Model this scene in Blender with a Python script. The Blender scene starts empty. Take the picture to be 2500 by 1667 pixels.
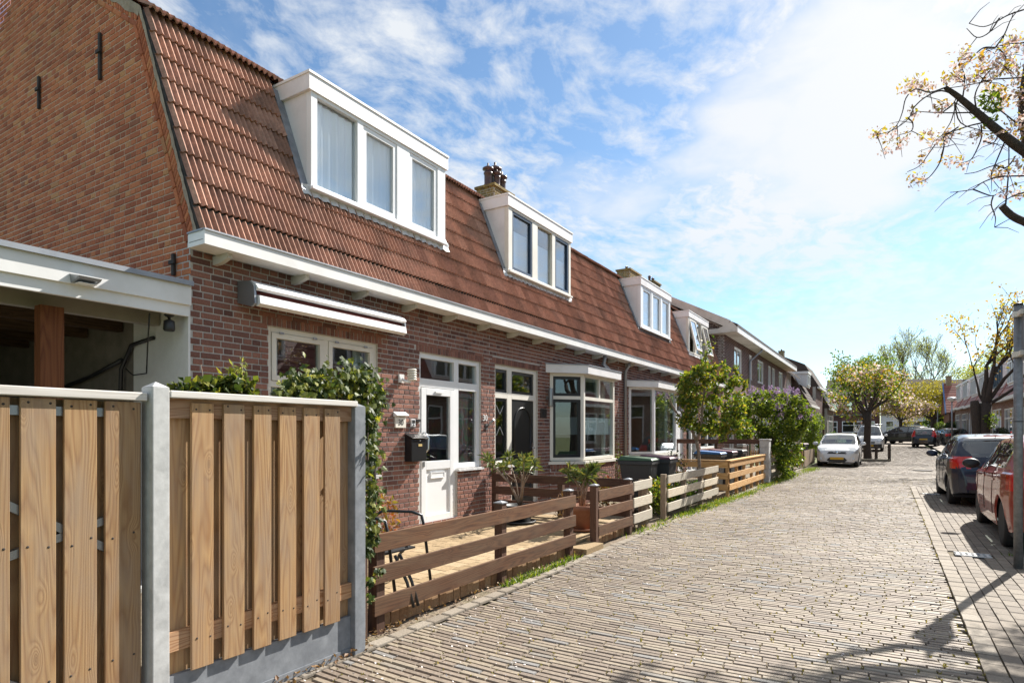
import bpy, math, random
import numpy as np
from mathutils import Vector, Matrix
random.seed(7)
RNG = np.random.default_rng(11)
S = bpy.context.scene
COL = S.collection
# ------------------------------------------------------------------ camera
CAM_F, CAM_CX, CAM_HY, CAM_H = 1490.0, 1250.0, 1056.0, 1.5
YAW = math.atan(920.0 / CAM_F)
CO, SI = math.cos(YAW), math.sin(YAW)
cam = bpy.data.cameras.new('camera')
cam_o = bpy.data.objects.new('camera', cam)
COL.objects.link(cam_o)
cam_o.location = (0, 0, CAM_H)
cam_o.rotation_euler = (math.pi / 2, 0, YAW)
cam.sensor_width = 36.0
cam.lens = 36.0 * CAM_F / 2500.0
cam.shift_x = 0.0
cam.shift_y = (CAM_HY - 833.5) / 2500.0
cam.clip_start = 0.05
cam.clip_end = 3000
S.camera = cam_o
# ------------------------------------------------------------------ world, sun, exposure
SUN_AZ = math.radians(17.5)      # from +Y towards +X
SUN_EL = math.radians(40.0)
SUN_DIR = Vector((math.sin(SUN_AZ) * math.cos(SUN_EL), math.cos(SUN_AZ) * math.cos(SUN_EL), math.sin(SUN_EL)))
SKY_STRENGTH, SUN_STRENGTH, EXPOSURE = 0.06, 5.0, 1.18


def make_world():
    w = bpy.data.worlds.new('World')
    S.world = w
    w.use_nodes = True
    nt = w.node_tree
    nt.nodes.clear()
    N = lambda t, **k: _node(nt, t, **k)
    L = nt.links.new
    out = N('ShaderNodeOutputWorld')
    bg = N('ShaderNodeBackground')
    sky = N('ShaderNodeTexSky')
    sky.sky_type = 'NISHITA'
    sky.sun_disc = False
    sky.sun_elevation = SUN_EL
    sky.sun_rotation = SUN_AZ
    sky.altitude = 0
    sky.air_density = 1.0
    sky.dust_density = 0.35
    sky.ozone_density = 3.0
    geo = N('ShaderNodeTexCoord')
    nrm = N('ShaderNodeVectorMath', operation='NORMALIZE')
    L(geo.outputs['Generated'], nrm.inputs[0])
    sep = N('ShaderNodeSeparateXYZ')
    L(nrm.outputs[0], sep.inputs[0])
    # flat cloud layer seen in perspective: direction / (z + c)
    zz = _math(nt, 'ADD', _math(nt, 'MAXIMUM', sep.outputs['Z'], 0.0), 0.10)
    cx = _math(nt, 'DIVIDE', sep.outputs['X'], zz)
    cy = _math(nt, 'DIVIDE', sep.outputs['Y'], zz)
    cmb = N('ShaderNodeCombineXYZ')
    L(cx, cmb.inputs[0]); L(cy, cmb.inputs[1])
    warp = N('ShaderNodeTexNoise'); warp.inputs['Scale'].default_value = 1.8; warp.inputs['Detail'].default_value = 3
    L(cmb.outputs[0], warp.inputs['Vector'])
    wv = N('ShaderNodeVectorMath', operation='SCALE'); wv.inputs['Scale'].default_value = 0.30
    L(warp.outputs['Color'], wv.inputs[0])
    add = N('ShaderNodeVectorMath', operation='ADD')
    L(cmb.outputs[0], add.inputs[0]); L(wv.outputs[0], add.inputs[1])
    mp = N('ShaderNodeMapping')
    mp.inputs['Location'].default_value = (7.7, 2.9, 0)
    mp.inputs['Rotation'].default_value = (0, 0, math.radians(-35))
    mp.inputs['Scale'].default_value = (1.25, 0.8, 1)
    L(add.outputs[0], mp.inputs['Vector'])
    n1 = N('ShaderNodeTexNoise'); n1.inputs['Scale'].default_value = 1.1; n1.inputs['Detail'].default_value = 4; n1.inputs['Roughness'].default_value = 0.5
    n2 = N('ShaderNodeTexNoise'); n2.inputs['Scale'].default_value = 8.5; n2.inputs['Detail'].default_value = 9; n2.inputs['Roughness'].default_value = 0.62
    L(mp.outputs[0], n1.inputs['Vector']); L(mp.outputs[0], n2.inputs['Vector'])
    a = _math(nt, 'MULTIPLY', n1.outputs['Fac'], 0.50)
    b = _math(nt, 'MULTIPLY', n2.outputs['Fac'], 0.58)
    dens = _math(nt, 'ADD', a, b)
    # thin veil towards the sun: forward scattering in the cirrus layer
    sd = N('ShaderNodeVectorMath', operation='DOT_PRODUCT')
    L(nrm.outputs[0], sd.inputs[0]); sd.inputs[1].default_value = SUN_DIR
    halo = _math(nt, 'POWER', _math(nt, 'MAXIMUM', sd.outputs['Value'], 0.0), 9.0)
    dens = _math(nt, 'ADD', dens, _math(nt, 'MULTIPLY', halo, 0.10))
    ramp = N('ShaderNodeValToRGB')
    ramp.color_ramp.elements[0].position = 0.47; ramp.color_ramp.elements[0].color = (0, 0, 0, 1)
    ramp.color_ramp.elements[1].position = 0.66; ramp.color_ramp.elements[1].color = (1, 1, 1, 1)
    L(dens, ramp.inputs['Fac'])
    # clouds thin out to a pale haze at the horizon
    hz = N('ShaderNodeMapRange'); hz.inputs['From Min'].default_value = 0.03; hz.inputs['From Max'].default_value = 0.30
    hz.inputs['To Min'].default_value = 0.0; hz.inputs['To Max'].default_value = 0.93
    L(sep.outputs['Z'], hz.inputs['Value'])
    # a few larger, softer clouds below the veil
    mc = N('ShaderNodeMapping'); mc.inputs['Location'].default_value = (-0.5, -0.3, 4.0); mc.inputs['Scale'].default_value = (1.0, 0.8, 1)
    L(add.outputs[0], mc.inputs['Vector'])
    n3 = N('ShaderNodeTexNoise'); n3.inputs['Scale'].default_value = 0.85; n3.inputs['Detail'].default_value = 7; n3.inputs['Roughness'].default_value = 0.52
    L(mc.outputs[0], n3.inputs['Vector'])
    cum = N('ShaderNodeMapRange', interpolation_type='SMOOTHSTEP'); cum.inputs['From Min'].default_value = 0.52; cum.inputs['From Max'].default_value = 0.66
    L(n3.outputs['Fac'], cum.inputs['Value'])
    fac = _math(nt, 'MULTIPLY', _math(nt, 'MAXIMUM', ramp.outputs['Color'], cum.outputs['Result']), hz.outputs['Result'])
    cl = N('ShaderNodeMix', data_type='RGBA')
    cl.inputs['A'].default_value = (6.6, 6.85, 7.1, 1)
    cl.inputs['B'].default_value = (7.9, 7.85, 7.75, 1)
    L(halo, cl.inputs['Factor'])
    # gain + slight push to a clear spring blue
    gain = N('ShaderNodeMix', data_type='RGBA', blend_type='MULTIPLY')
    gain.inputs['Factor'].default_value = 1.0
    gain.inputs['B'].default_value = (1.10, 1.22, 1.22, 1)
    L(sky.outputs[0], gain.inputs['A'])
    mix = N('ShaderNodeMix', data_type='RGBA')
    L(fac, mix.inputs['Factor']); L(gain.outputs['Result'], mix.inputs['A']); L(cl.outputs['Result'], mix.inputs['B'])
    L(mix.outputs['Result'], bg.inputs['Color'])
    bg.inputs['Strength'].default_value = SKY_STRENGTH
    L(bg.outputs[0], out.inputs['Surface'])


def _node(nt, t, **k):
    n = nt.nodes.new(t)
    for a, v in k.items():
        setattr(n, a, v)
    return n


def _math(nt, op, a, b=None, clamp=False):
    n = nt.nodes.new('ShaderNodeMath')
    n.operation = op
    n.use_clamp = clamp
    for i, v in enumerate((a, b)):
        if v is None:
            continue
        if isinstance(v, (int, float)):
            n.inputs[i].default_value = v
        else:
            nt.links.new(v, n.inputs[i])
    return n.outputs[0]


make_world()
sun = bpy.data.lights.new('sun', 'SUN')
sun.energy = SUN_STRENGTH
sun.angle = math.radians(0.53)
sun.color = (1.0, 0.955, 0.88)
sun_o = bpy.data.objects.new('sun', sun)
COL.objects.link(sun_o)
sun_o.location = (20, 60, 50)
sun_o.rotation_euler = (-SUN_DIR).to_track_quat('-Z', 'Y').to_euler()
S.view_settings.view_transform = 'Standard'
S.view_settings.look = 'None'
S.view_settings.gamma = 1.0
S.view_settings.use_curve_mapping = False
S.view_settings.exposure = EXPOSURE
S.render.engine = 'CYCLES'
S.cycles.max_bounces = 7
S.cycles.transparent_max_bounces = 12
S.cycles.caustics_reflective = False
S.cycles.caustics_refractive = False


def project(p):
    x = p[0] * CO + p[1] * SI
    z = p[1] * CO - p[0] * SI
    if z < 0.2:
        return (-9999, -9999, z)
    return (CAM_CX + CAM_F * x / z, CAM_HY - CAM_F * (p[2] - CAM_H) / z, z)


def in_frame(p, m=30):
    x, y, z = project(p)
    return z > 0.2 and -m < x < 2500 + m and -m < y < 1667 + m


def ray(px, py):
    u = (px - CAM_CX) / CAM_F
    return Vector((u * CO - SI, u * SI + CO, (CAM_HY - py) / CAM_F))


def at_depth(px, py, d):         # point on a viewing ray, d metres along the optical axis
    return Vector((0, 0, CAM_H)) + ray(px, py) * d


def gz(y):                       # the street climbs a little towards its end
    return 0.0 if y < 33 else min(0.0135 * (y - 33), 0.75)


# ------------------------------------------------------------------ materials
MAT = {}


def rgb(*c):
    return (c[0], c[1], c[2], 1.0)


def new_mat(name):
    m = bpy.data.materials.new(name)
    m.use_nodes = True
    nt = m.node_tree
    b = nt.nodes['Principled BSDF']
    MAT[name] = m
    return m, nt, b


def rnd_value(nt):
    """one random number per separate object and per loose piece"""
    oi = _node(nt, 'ShaderNodeObjectInfo')
    ge = _node(nt, 'ShaderNodeNewGeometry')
    s = _math(nt, 'ADD', oi.outputs['Random'], ge.outputs['Random Per Island'])
    return _math(nt, 'FRACT', s), ge


def ramp(nt, fac, stops):
    r = _node(nt, 'ShaderNodeValToRGB')
    e = r.color_ramp.elements
    while len(e) < len(stops):
        e.new(0.5)
    for i, (p, c) in enumerate(stops):
        e[i].position = p
        e[i].color = rgb(*c)
    nt.links.new(fac, r.inputs['Fac'])
    return r.outputs['Color']


def noise(nt, vec, scale, detail=4, rough=0.55, dist=0.0):
    n = _node(nt, 'ShaderNodeTexNoise')
    n.inputs['Scale'].default_value = scale
    n.inputs['Detail'].default_value = detail
    n.inputs['Roughness'].default_value = rough
    n.inputs['Distortion'].default_value = dist
    if vec is not None:
        nt.links.new(vec, n.inputs['Vector'])
    return n


def mixc(nt, fac, a, b, mode='MIX'):
    m = _node(nt, 'ShaderNodeMix', data_type='RGBA', blend_type=mode)
    for k, v in (('Factor', fac), ('A', a), ('B', b)):
        if isinstance(v, (int, float)):
            m.inputs[k].default_value = v
        elif isinstance(v, tuple):
            m.inputs[k].default_value = rgb(*v[:3])
        else:
            nt.links.new(v, m.inputs[k])
    return m.outputs['Result']


def bump(nt, b, height, strength=0.3, dist=0.01):
    n = _node(nt, 'ShaderNodeBump')
    n.inputs['Strength'].default_value = strength
    n.inputs['Distance'].default_value = dist
    nt.links.new(height, n.inputs['Height'])
    nt.links.new(n.outputs[0], b.inputs['Normal'])


def brick_mat(name, stops, dirt=(0.06, 0.045, 0.04), dirt_amt=0.5, rough=0.85, nscale=60, big=0.7, bstr=0.5, spec=0.25):
    m, nt, b = new_mat(name)
    r, ge = rnd_value(nt)
    pos = ge.outputs['Position']
    c = ramp(nt, r, stops)
    n = noise(nt, pos, nscale, 5, 0.65)
    c = mixc(nt, 1.0, c, ramp(nt, n.outputs['Fac'], [(0.3, (0.72, 0.72, 0.72)), (0.7, (1.22, 1.2, 1.18))]), 'MULTIPLY')
    n2 = noise(nt, pos, big, 5, 0.6)
    f = ramp(nt, n2.outputs['Fac'], [(0.50, (0, 0, 0)), (0.78, (1, 1, 1))])
    f = _math(nt, 'MULTIPLY', f, dirt_amt)
    c = mixc(nt, f, c, dirt)
    nt.links.new(c, b.inputs['Base Color'])
    b.inputs['Roughness'].default_value = rough
    b.inputs['Specular IOR Level'].default_value = spec
    bump(nt, b, n.outputs['Fac'], bstr, 0.006)
    return m


def noisy_mat(name, c1, c2, scale=8, rough=0.7, detail=5, bstr=0.2, spec=0.4, bd=0.004, dirt=None, dscale=2.0, damt=0.5, metal=0.0):
    m, nt, b = new_mat(name)
    ge = _node(nt, 'ShaderNodeNewGeometry')
    pos = ge.outputs['Position']
    n = noise(nt, pos, scale, detail, 0.6)
    c = ramp(nt, n.outputs['Fac'], [(0.32, c1), (0.68, c2)])
    if dirt:
        n2 = noise(nt, pos, dscale, 6, 0.65)
        f = _math(nt, 'MULTIPLY', ramp(nt, n2.outputs['Fac'], [(0.5, (0, 0, 0)), (0.75, (1, 1, 1))]), damt)
        c = mixc(nt, f, c, dirt)
    nt.links.new(c, b.inputs['Base Color'])
    b.inputs['Roughness'].default_value = rough
    b.inputs['Specular IOR Level'].default_value = spec
    b.inputs['Metallic'].default_value = metal
    bump(nt, b, n.outputs['Fac'], bstr, bd)
    return m


def flat_mat(name, c, rough=0.5, metal=0.0, spec=0.5, coat=0.0, emit=None):
    m, nt, b = new_mat(name)
    b.inputs['Base Color'].default_value = rgb(*c)
    b.inputs['Roughness'].default_value = rough
    b.inputs['Metallic'].default_value = metal
    b.inputs['Specular IOR Level'].default_value = spec
    b.inputs['Coat Weight'].default_value = coat
    b.inputs['Coat Roughness'].default_value = 0.03
    return m


def wood_mat(name, light, dark, weather=None, wamt=0.4, ring=26, rough=0.75, knot=True, axis='Z', stain=None):
    """plank grain along the local long axis; a new cut for each plank"""
    m, nt, b = new_mat(name)
    L = nt.links.new
    tc = _node(nt, 'ShaderNodeTexCoord')
    oi = _node(nt, 'ShaderNodeObjectInfo')
    sep = _node(nt, 'ShaderNodeSeparateXYZ'); L(tc.outputs['Object'], sep.inputs[0])
    order = {'Z': ('X', 'Y', 'Z'), 'Y': ('X', 'Z', 'Y'), 'X': ('Y', 'Z', 'X')}[axis]
    cmb = _node(nt, 'ShaderNodeCombineXYZ')
    for i, k in enumerate(order):
        L(sep.outputs[k], cmb.inputs[i])
    off = _math(nt, 'MULTIPLY', oi.outputs['Random'], 37.0)
    v = _node(nt, 'ShaderNodeVectorMath', operation='ADD')
    co = _node(nt, 'ShaderNodeCombineXYZ')
    L(_math(nt, 'MULTIPLY', off, 0.03), co.inputs[0]); L(_math(nt, 'MULTIPLY', off, 0.05), co.inputs[1]); L(off, co.inputs[2])
    L(cmb.outputs[0], v.inputs[0]); L(co.outputs[0], v.inputs[1])
    # growth rings: long stretched field sliced by the plank
    mp = _node(nt, 'ShaderNodeMapping'); mp.inputs['Scale'].default_value = (5.0, 5.0, 0.42)
    L(v.outputs[0], mp.inputs['Vector'])
    f = noise(nt, mp.outputs[0], 1.15, 2.2, 0.45, 0.12)
    fac = f.outputs['Fac']
    if knot:
        mk = _node(nt, 'ShaderNodeMapping'); mk.inputs['Scale'].default_value = (9.0, 9.0, 3.0)
        L(v.outputs[0], mk.inputs['Vector'])
        vo = _node(nt, 'ShaderNodeTexVoronoi'); vo.inputs['Scale'].default_value = 1.0; vo.inputs['Randomness'].default_value = 1.0
        L(mk.outputs[0], vo.inputs['Vector'])
        kd = _node(nt, 'ShaderNodeMapRange'); kd.inputs['From Min'].default_value = 0.0; kd.inputs['From Max'].default_value = 0.34
        kd.inputs['To Min'].default_value = 1.0; kd.inputs['To Max'].default_value = 0.0
        L(vo.outputs['Distance'], kd.inputs['Value'])
        k2 = _math(nt, 'POWER', kd.outputs['Result'], 2.0)
        fac = _math(nt, 'ADD', fac, _math(nt, 'MULTIPLY', k2, 0.22))
    rg = _math(nt, 'FRACT', _math(nt, 'MULTIPLY', fac, ring))
    rg = _math(nt, 'ABSOLUTE', _math(nt, 'SUBTRACT', rg, 0.42))
    c = ramp(nt, rg, [(0.02, dark), (0.20, tuple(0.55 * a + 0.45 * q for a, q in zip(light, dark))), (0.46, light)])
    mf = _node(nt, 'ShaderNodeMapping'); mf.inputs['Scale'].default_value = (160, 160, 3.0)
    L(v.outputs[0], mf.inputs['Vector'])
    fib = noise(nt, mf.outputs[0], 1.0, 3, 0.6)
    c = mixc(nt, 1.0, c, ramp(nt, fib.outputs['Fac'], [(0.3, (0.86, 0.85, 0.84)), (0.7, (1.08, 1.08, 1.08))]), 'MULTIPLY')
    tone = ramp(nt, oi.outputs['Random'], [(0.0, (0.80, 0.78, 0.78)), (0.5, (1, 1, 1)), (1.0, (1.16, 1.10, 1.02))])
    c = mixc(nt, 1.0, c, tone, 'MULTIPLY')
    if knot:
        kc = ramp(nt, vo.outputs['Distance'], [(0.05, (1, 1, 1)), (0.11, (0, 0, 0))])
        c = mixc(nt, _math(nt, 'MULTIPLY', kc, 0.55), c, tuple(a * 0.72 for a in dark))
    if weather:
        mw = _node(nt, 'ShaderNodeMapping'); mw.inputs['Scale'].default_value = (6, 6, 1.6)
        L(v.outputs[0], mw.inputs['Vector'])
        wn = noise(nt, mw.outputs[0], 1.3, 6, 0.65)
        c = mixc(nt, _math(nt, 'MULTIPLY', ramp(nt, wn.outputs['Fac'], [(0.38, (0, 0, 0)), (0.66, (1, 1, 1))]), wamt), c, weather)
    L(c, b.inputs['Base Color'])
    b.inputs['Roughness'].default_value = rough
    b.inputs['Specular IOR Level'].default_value = 0.25
    h = _math(nt, 'ADD', _math(nt, 'MULTIPLY', rg, 0.6), fib.outputs['Fac'])
    bump(nt, b, h, 0.22, 0.003)
    return m


def leaf_mat(name, stops, trans=0.45, rough=0.5, spec=0.35, tint=(1.25, 1.2, 0.55)):
    m, nt, b = new_mat(name)
    L = nt.links.new
    r, ge = rnd_value(nt)
    c = ramp(nt, r, stops)
    L(c, b.inputs['Base Color'])
    b.inputs['Roughness'].default_value = rough
    b.inputs['Specular IOR Level'].default_value = spec
    tr = _node(nt, 'ShaderNodeBsdfTranslucent')
    L(mixc(nt, 1.0, c, tint, 'MULTIPLY'), tr.inputs['Color'])
    mx = _node(nt, 'ShaderNodeMixShader'); mx.inputs[0].default_value = trans
    L(b.outputs[0], mx.inputs[1]); L(tr.outputs[0], mx.inputs[2])
    L(mx.outputs[0], nt.nodes['Material Output'].inputs['Surface'])
    return m


def glass_mat(name, tint=(0.86, 0.92, 0.92), refl=1.0, rough=0.0, base=0.05):
    m, nt, b = new_mat(name)
    L = nt.links.new
    nt.nodes.remove(b)
    gi = _node(nt, 'ShaderNodeNewGeometry')
    dp = _node(nt, 'ShaderNodeVectorMath', operation='DOT_PRODUCT')
    L(gi.outputs['Incoming'], dp.inputs[0]); L(gi.outputs['True Normal'], dp.inputs[1])
    om = _math(nt, 'SUBTRACT', 1.0, _math(nt, 'ABSOLUTE', dp.outputs['Value']), True)
    fres = _math(nt, 'ADD', _math(nt, 'MULTIPLY', _math(nt, 'POWER', om, 5.0), 0.95), 0.045)
    t = _node(nt, 'ShaderNodeBsdfTransparent'); t.inputs['Color'].default_value = rgb(*tint)
    g = _node(nt, 'ShaderNodeBsdfGlossy'); g.inputs['Roughness'].default_value = rough
    g.inputs['Color'].default_value = rgb(0.95, 0.97, 1.0)
    ge = _node(nt, 'ShaderNodeNewGeometry')
    n = noise(nt, ge.outputs['Position'], 1.1, 2, 0.5)
    bp = _node(nt, 'ShaderNodeBump'); bp.inputs['Strength'].default_value = 0.04; bp.inputs['Distance'].default_value = 0.05
    L(n.outputs['Fac'], bp.inputs['Height']); L(bp.outputs[0], g.inputs['Normal'])
    f = _math(nt, 'ADD', _math(nt, 'MULTIPLY', fres, 1.5 * refl), base, True)
    mx = _node(nt, 'ShaderNodeMixShader')
    L(f, mx.inputs[0]); L(t.outputs[0], mx.inputs[1]); L(g.outputs[0], mx.inputs[2])
    L(mx.outputs[0], nt.nodes['Material Output'].inputs['Surface'])
    return m


brick_mat('brick_facade', [(0.0, (0.135, 0.068, 0.058)), (0.3, (0.215, 0.103, 0.08)), (0.6, (0.265, 0.125, 0.094)), (0.85, (0.31, 0.152, 0.112)), (1.0, (0.18, 0.092, 0.078))], dirt_amt=0.15)
brick_mat('brick_gable', [(0.0, (0.33, 0.11, 0.062)), (0.3, (0.45, 0.15, 0.078)), (0.6, (0.51, 0.175, 0.085)), (0.88, (0.55, 0.21, 0.10)), (0.97, (0.53, 0.27, 0.13)), (1.0, (0.30, 0.12, 0.075))], dirt=(0.14, 0.065, 0.042), dirt_amt=0.5, big=0.55, spec=0.1)
brick_mat('brick_brown', [(0.0, (0.075, 0.042, 0.038)), (0.5, (0.125, 0.066, 0.056)), (1.0, (0.17, 0.088, 0.07))], dirt_amt=0.25)
brick_mat('brick_far', [(0.0, (0.16, 0.075, 0.055)), (0.5, (0.21, 0.10, 0.07)), (1.0, (0.25, 0.13, 0.09))], dirt_amt=0.25)
noisy_mat('mortar', (0.43, 0.40, 0.37), (0.56, 0.53, 0.49), 30, 0.95, bstr=0.4, dirt=(0.13, 0.11, 0.095), dscale=1.2, damt=0.5)
noisy_mat('mortar_gable', (0.58, 0.43, 0.32), (0.72, 0.56, 0.43), 30, 0.95, bstr=0.3, dirt=(0.26, 0.18, 0.13), dscale=0.8, damt=0.6)
noisy_mat('verge_mortar', (0.30, 0.23, 0.17), (0.44, 0.36, 0.28), 14, 0.95, bstr=0.9, bd=0.02, dirt=(0.10, 0.08, 0.06), dscale=4)
brick_mat('roof_tile', [(0.0, (0.30, 0.17, 0.125)), (0.35, (0.39, 0.215, 0.155)), (0.7, (0.47, 0.275, 0.205)), (1.0, (0.33, 0.185, 0.14))], dirt=(0.10, 0.07, 0.058), dirt_amt=0.7, big=1.9, nscale=22, rough=0.85, bstr=0.3, spec=0.15)
brick_mat('roof_tile_red', [(0.0, (0.22, 0.075, 0.055)), (0.5, (0.28, 0.095, 0.068)), (1.0, (0.33, 0.12, 0.085))], dirt_amt=0.4, big=0.8, nscale=15, rough=0.6, bstr=0.2, spec=0.4)
brick_mat('roof_tile_dark', [(0.0, (0.05, 0.04, 0.037)), (1.0, (0.09, 0.065, 0.055))], dirt_amt=0.3, nscale=15, bstr=0.2)
brick_mat('roof_tile_pale', [(0.0, (0.33, 0.16, 0.10)), (1.0, (0.42, 0.23, 0.15))], dirt_amt=0.3, nscale=15, bstr=0.2)
noisy_mat('white_paint', (0.74, 0.73, 0.71), (0.80, 0.79, 0.775), 3, 0.45, bstr=0.05, dirt=(0.42, 0.39, 0.35), dscale=1.7, damt=0.28)
noisy_mat('white_pvc', (0.79, 0.795, 0.80), (0.815, 0.82, 0.825), 2, 0.3, bstr=0.02, dirt=(0.6, 0.6, 0.58), dscale=2.5, damt=0.15)
noisy_mat('panel_white', (0.72, 0.70, 0.70), (0.78, 0.76, 0.755), 2.5, 0.5, bstr=0.05, dirt=(0.38, 0.35, 0.34), dscale=1.5, damt=0.35)
noisy_mat('cream_paint', (0.72, 0.68, 0.60), (0.78, 0.745, 0.67), 3, 0.45, bstr=0.05, dirt=(0.45, 0.4, 0.33), dscale=2, damt=0.25)
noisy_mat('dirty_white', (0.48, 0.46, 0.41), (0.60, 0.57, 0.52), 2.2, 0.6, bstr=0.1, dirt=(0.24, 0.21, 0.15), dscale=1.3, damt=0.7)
noisy_mat('plaster', (0.70, 0.69, 0.68), (0.76, 0.75, 0.735), 9, 0.9, bstr=0.25, dirt=(0.5, 0.47, 0.43), dscale=1.1, damt=0.35)
noisy_mat('plaster_shaded', (0.16, 0.14, 0.12), (0.24, 0.21, 0.18), 4, 0.9, bstr=0.2)  # same wall deeper in, with the carport shade put into its colour
noisy_mat('interior', (0.30, 0.27, 0.24), (0.36, 0.33, 0.29), 3, 0.9)
noisy_mat('zinc', (0.25, 0.265, 0.29), (0.36, 0.375, 0.40), 4, 0.5, bstr=0.1, metal=0.6, dirt=(0.14, 0.14, 0.14), damt=0.5)
noisy_mat('lead', (0.20, 0.215, 0.245), (0.33, 0.345, 0.38), 7, 0.45, bstr=0.5, bd=0.02, metal=0.5)
noisy_mat('lead_pale', (0.55, 0.55, 0.55), (0.72, 0.72, 0.72), 9, 0.55, bstr=0.7, bd=0.02, dirt=(0.3, 0.29, 0.28), dscale=5, damt=0.5)
noisy_mat('roofing_felt', (0.085, 0.085, 0.085), (0.15, 0.15, 0.15), 12, 0.9, bstr=0.4)
noisy_mat('iron', (0.02, 0.018, 0.017), (0.055, 0.04, 0.033), 20, 0.8)
noisy_mat('pot_glaze', (0.055, 0.03, 0.03), (0.11, 0.06, 0.055), 12, 0.3, bstr=0.1)
noisy_mat('moss_brick', (0.12, 0.09, 0.05), (0.30, 0.22, 0.07), 9, 0.95, bstr=0.5)
glass_mat('glass')
glass_mat('glass_dark', (0.62, 0.66, 0.66), 1.0, 0.0, 0.06)
glass_mat('glass_sky', (0.95, 0.98, 1.0), 1.2, 0.0, 0.06)
glass_mat('glass_car', (0.42, 0.50, 0.50), 1.0, 0.0, 0.07)
flat_mat('black_paint', (0.012, 0.012, 0.014), 0.35)
flat_mat('dark_blue_paint', (0.03, 0.055, 0.10), 0.4)
flat_mat('black_plastic', (0.02, 0.02, 0.021), 0.45)
flat_mat('grey_metal', (0.30, 0.31, 0.32), 0.35, 0.7)
flat_mat('chrome', (0.7, 0.7, 0.7), 0.15, 1.0)
flat_mat('rubber', (0.017, 0.017, 0.018), 0.8)
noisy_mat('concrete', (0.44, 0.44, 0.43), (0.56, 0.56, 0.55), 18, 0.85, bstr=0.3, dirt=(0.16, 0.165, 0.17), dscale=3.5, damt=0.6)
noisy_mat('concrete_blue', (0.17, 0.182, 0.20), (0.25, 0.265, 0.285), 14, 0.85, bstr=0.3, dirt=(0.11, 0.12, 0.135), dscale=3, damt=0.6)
wood_mat('wood_honey', (0.42, 0.265, 0.132), (0.30, 0.168, 0.08), weather=(0.30, 0.225, 0.165), wamt=0.6, ring=24)
wood_mat('wood_honey_rail', (0.42, 0.26, 0.15), (0.26, 0.13, 0.06), weather=(0.27, 0.21, 0.17), wamt=0.4, axis='Y')
wood_mat('wood_cap', (0.78, 0.75, 0.71), (0.66, 0.62, 0.57), weather=(0.55, 0.51, 0.46), wamt=0.4, axis='Y', knot=False)
wood_mat('wood_brown', (0.145, 0.072, 0.038), (0.08, 0.038, 0.022), weather=(0.15, 0.10, 0.062), wamt=0.5, axis='Y', ring=18)
wood_mat('wood_brown_x', (0.12, 0.06, 0.042), (0.065, 0.032, 0.024), weather=(0.13, 0.09, 0.065), wamt=0.45, axis='X', ring=18)
wood_mat('wood_brown_z', (0.12, 0.062, 0.042), (0.065, 0.033, 0.024), weather=(0.12, 0.085, 0.06), wamt=0.45, ring=18)
wood_mat('wood_pale', (0.66, 0.61, 0.52), (0.52, 0.46, 0.37), weather=(0.42, 0.40, 0.30), wamt=0.35, axis='Y')
wood_mat('wood_pale_z', (0.34, 0.26, 0.19), (0.22, 0.15, 0.1), weather=(0.2, 0.18, 0.13), wamt=0.5)
wood_mat('wood_fresh', (0.66, 0.44, 0.22), (0.50, 0.27, 0.10), axis='Y', ring=20)
wood_mat('wood_fresh_x', (0.66, 0.44, 0.22), (0.50, 0.27, 0.10), axis='X', ring=20)
wood_mat('wood_fresh_z', (0.60, 0.40, 0.20), (0.44, 0.24, 0.09), ring=20)
wood_mat('wood_old', (0.30, 0.27, 0.23), (0.17, 0.15, 0.125), weather=(0.15, 0.17, 0.09), wamt=0.5, axis='Y')
wood_mat('wood_red', (0.20, 0.075, 0.03), (0.13, 0.045, 0.02), ring=14, knot=False)
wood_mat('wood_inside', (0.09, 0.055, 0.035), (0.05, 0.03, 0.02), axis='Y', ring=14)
brick_mat('paver', [(0.0, (0.165, 0.13, 0.10)), (0.3, (0.22, 0.175, 0.136)), (0.6, (0.25, 0.204, 0.154)), (0.86, (0.27, 0.225, 0.165)), (0.94, (0.195, 0.18, 0.162)), (1.0, (0.215, 0.21, 0.205))], dirt=(0.115, 0.086, 0.062), dirt_amt=0.45, big=0.6, nscale=45, rough=0.68, bstr=0.35, spec=0.45)
brick_mat('paver_grey', [(0.0, (0.15, 0.125, 0.10)), (0.5, (0.19, 0.16, 0.128)), (1.0, (0.225, 0.19, 0.15))], dirt=(0.16, 0.125, 0.09), dirt_amt=0.35, big=0.5, nscale=110, rough=0.8, bstr=0.5, spec=0.3)
brick_mat('paver_band', [(0.0, (0.20, 0.17, 0.135)), (0.5, (0.245, 0.21, 0.168)), (1.0, (0.285, 0.25, 0.205))], dirt_amt=0.3, nscale=60, rough=0.8)
brick_mat('paver_yellow', [(0.0, (0.28, 0.20, 0.11)), (0.5, (0.345, 0.25, 0.145)), (1.0, (0.40, 0.30, 0.185))], dirt=(0.2, 0.15, 0.09), dirt_amt=0.4, nscale=40, rough=0.8)
brick_mat('edging_clay', [(0.0, (0.27, 0.15, 0.08)), (1.0, (0.40, 0.26, 0.15))], dirt_amt=0.4, nscale=40)
noisy_mat('joint_sand', (0.09, 0.07, 0.048), (0.15, 0.12, 0.075), 60, 0.95, bstr=0.6, dirt=(0.16, 0.16, 0.05), dscale=4, damt=0.6)
noisy_mat('soil', (0.13, 0.095, 0.065), (0.24, 0.19, 0.135), 25, 0.95, bstr=1.0, bd=0.02, dirt=(0.13, 0.14, 0.05), dscale=3, damt=0.6)
noisy_mat('grass_ground', (0.07, 0.10, 0.03), (0.16, 0.16, 0.06), 3, 0.95, bstr=0.4)
noisy_mat('bark', (0.075, 0.055, 0.04), (0.16, 0.12, 0.09), 28, 0.9, bstr=1.0, bd=0.02)
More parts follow.
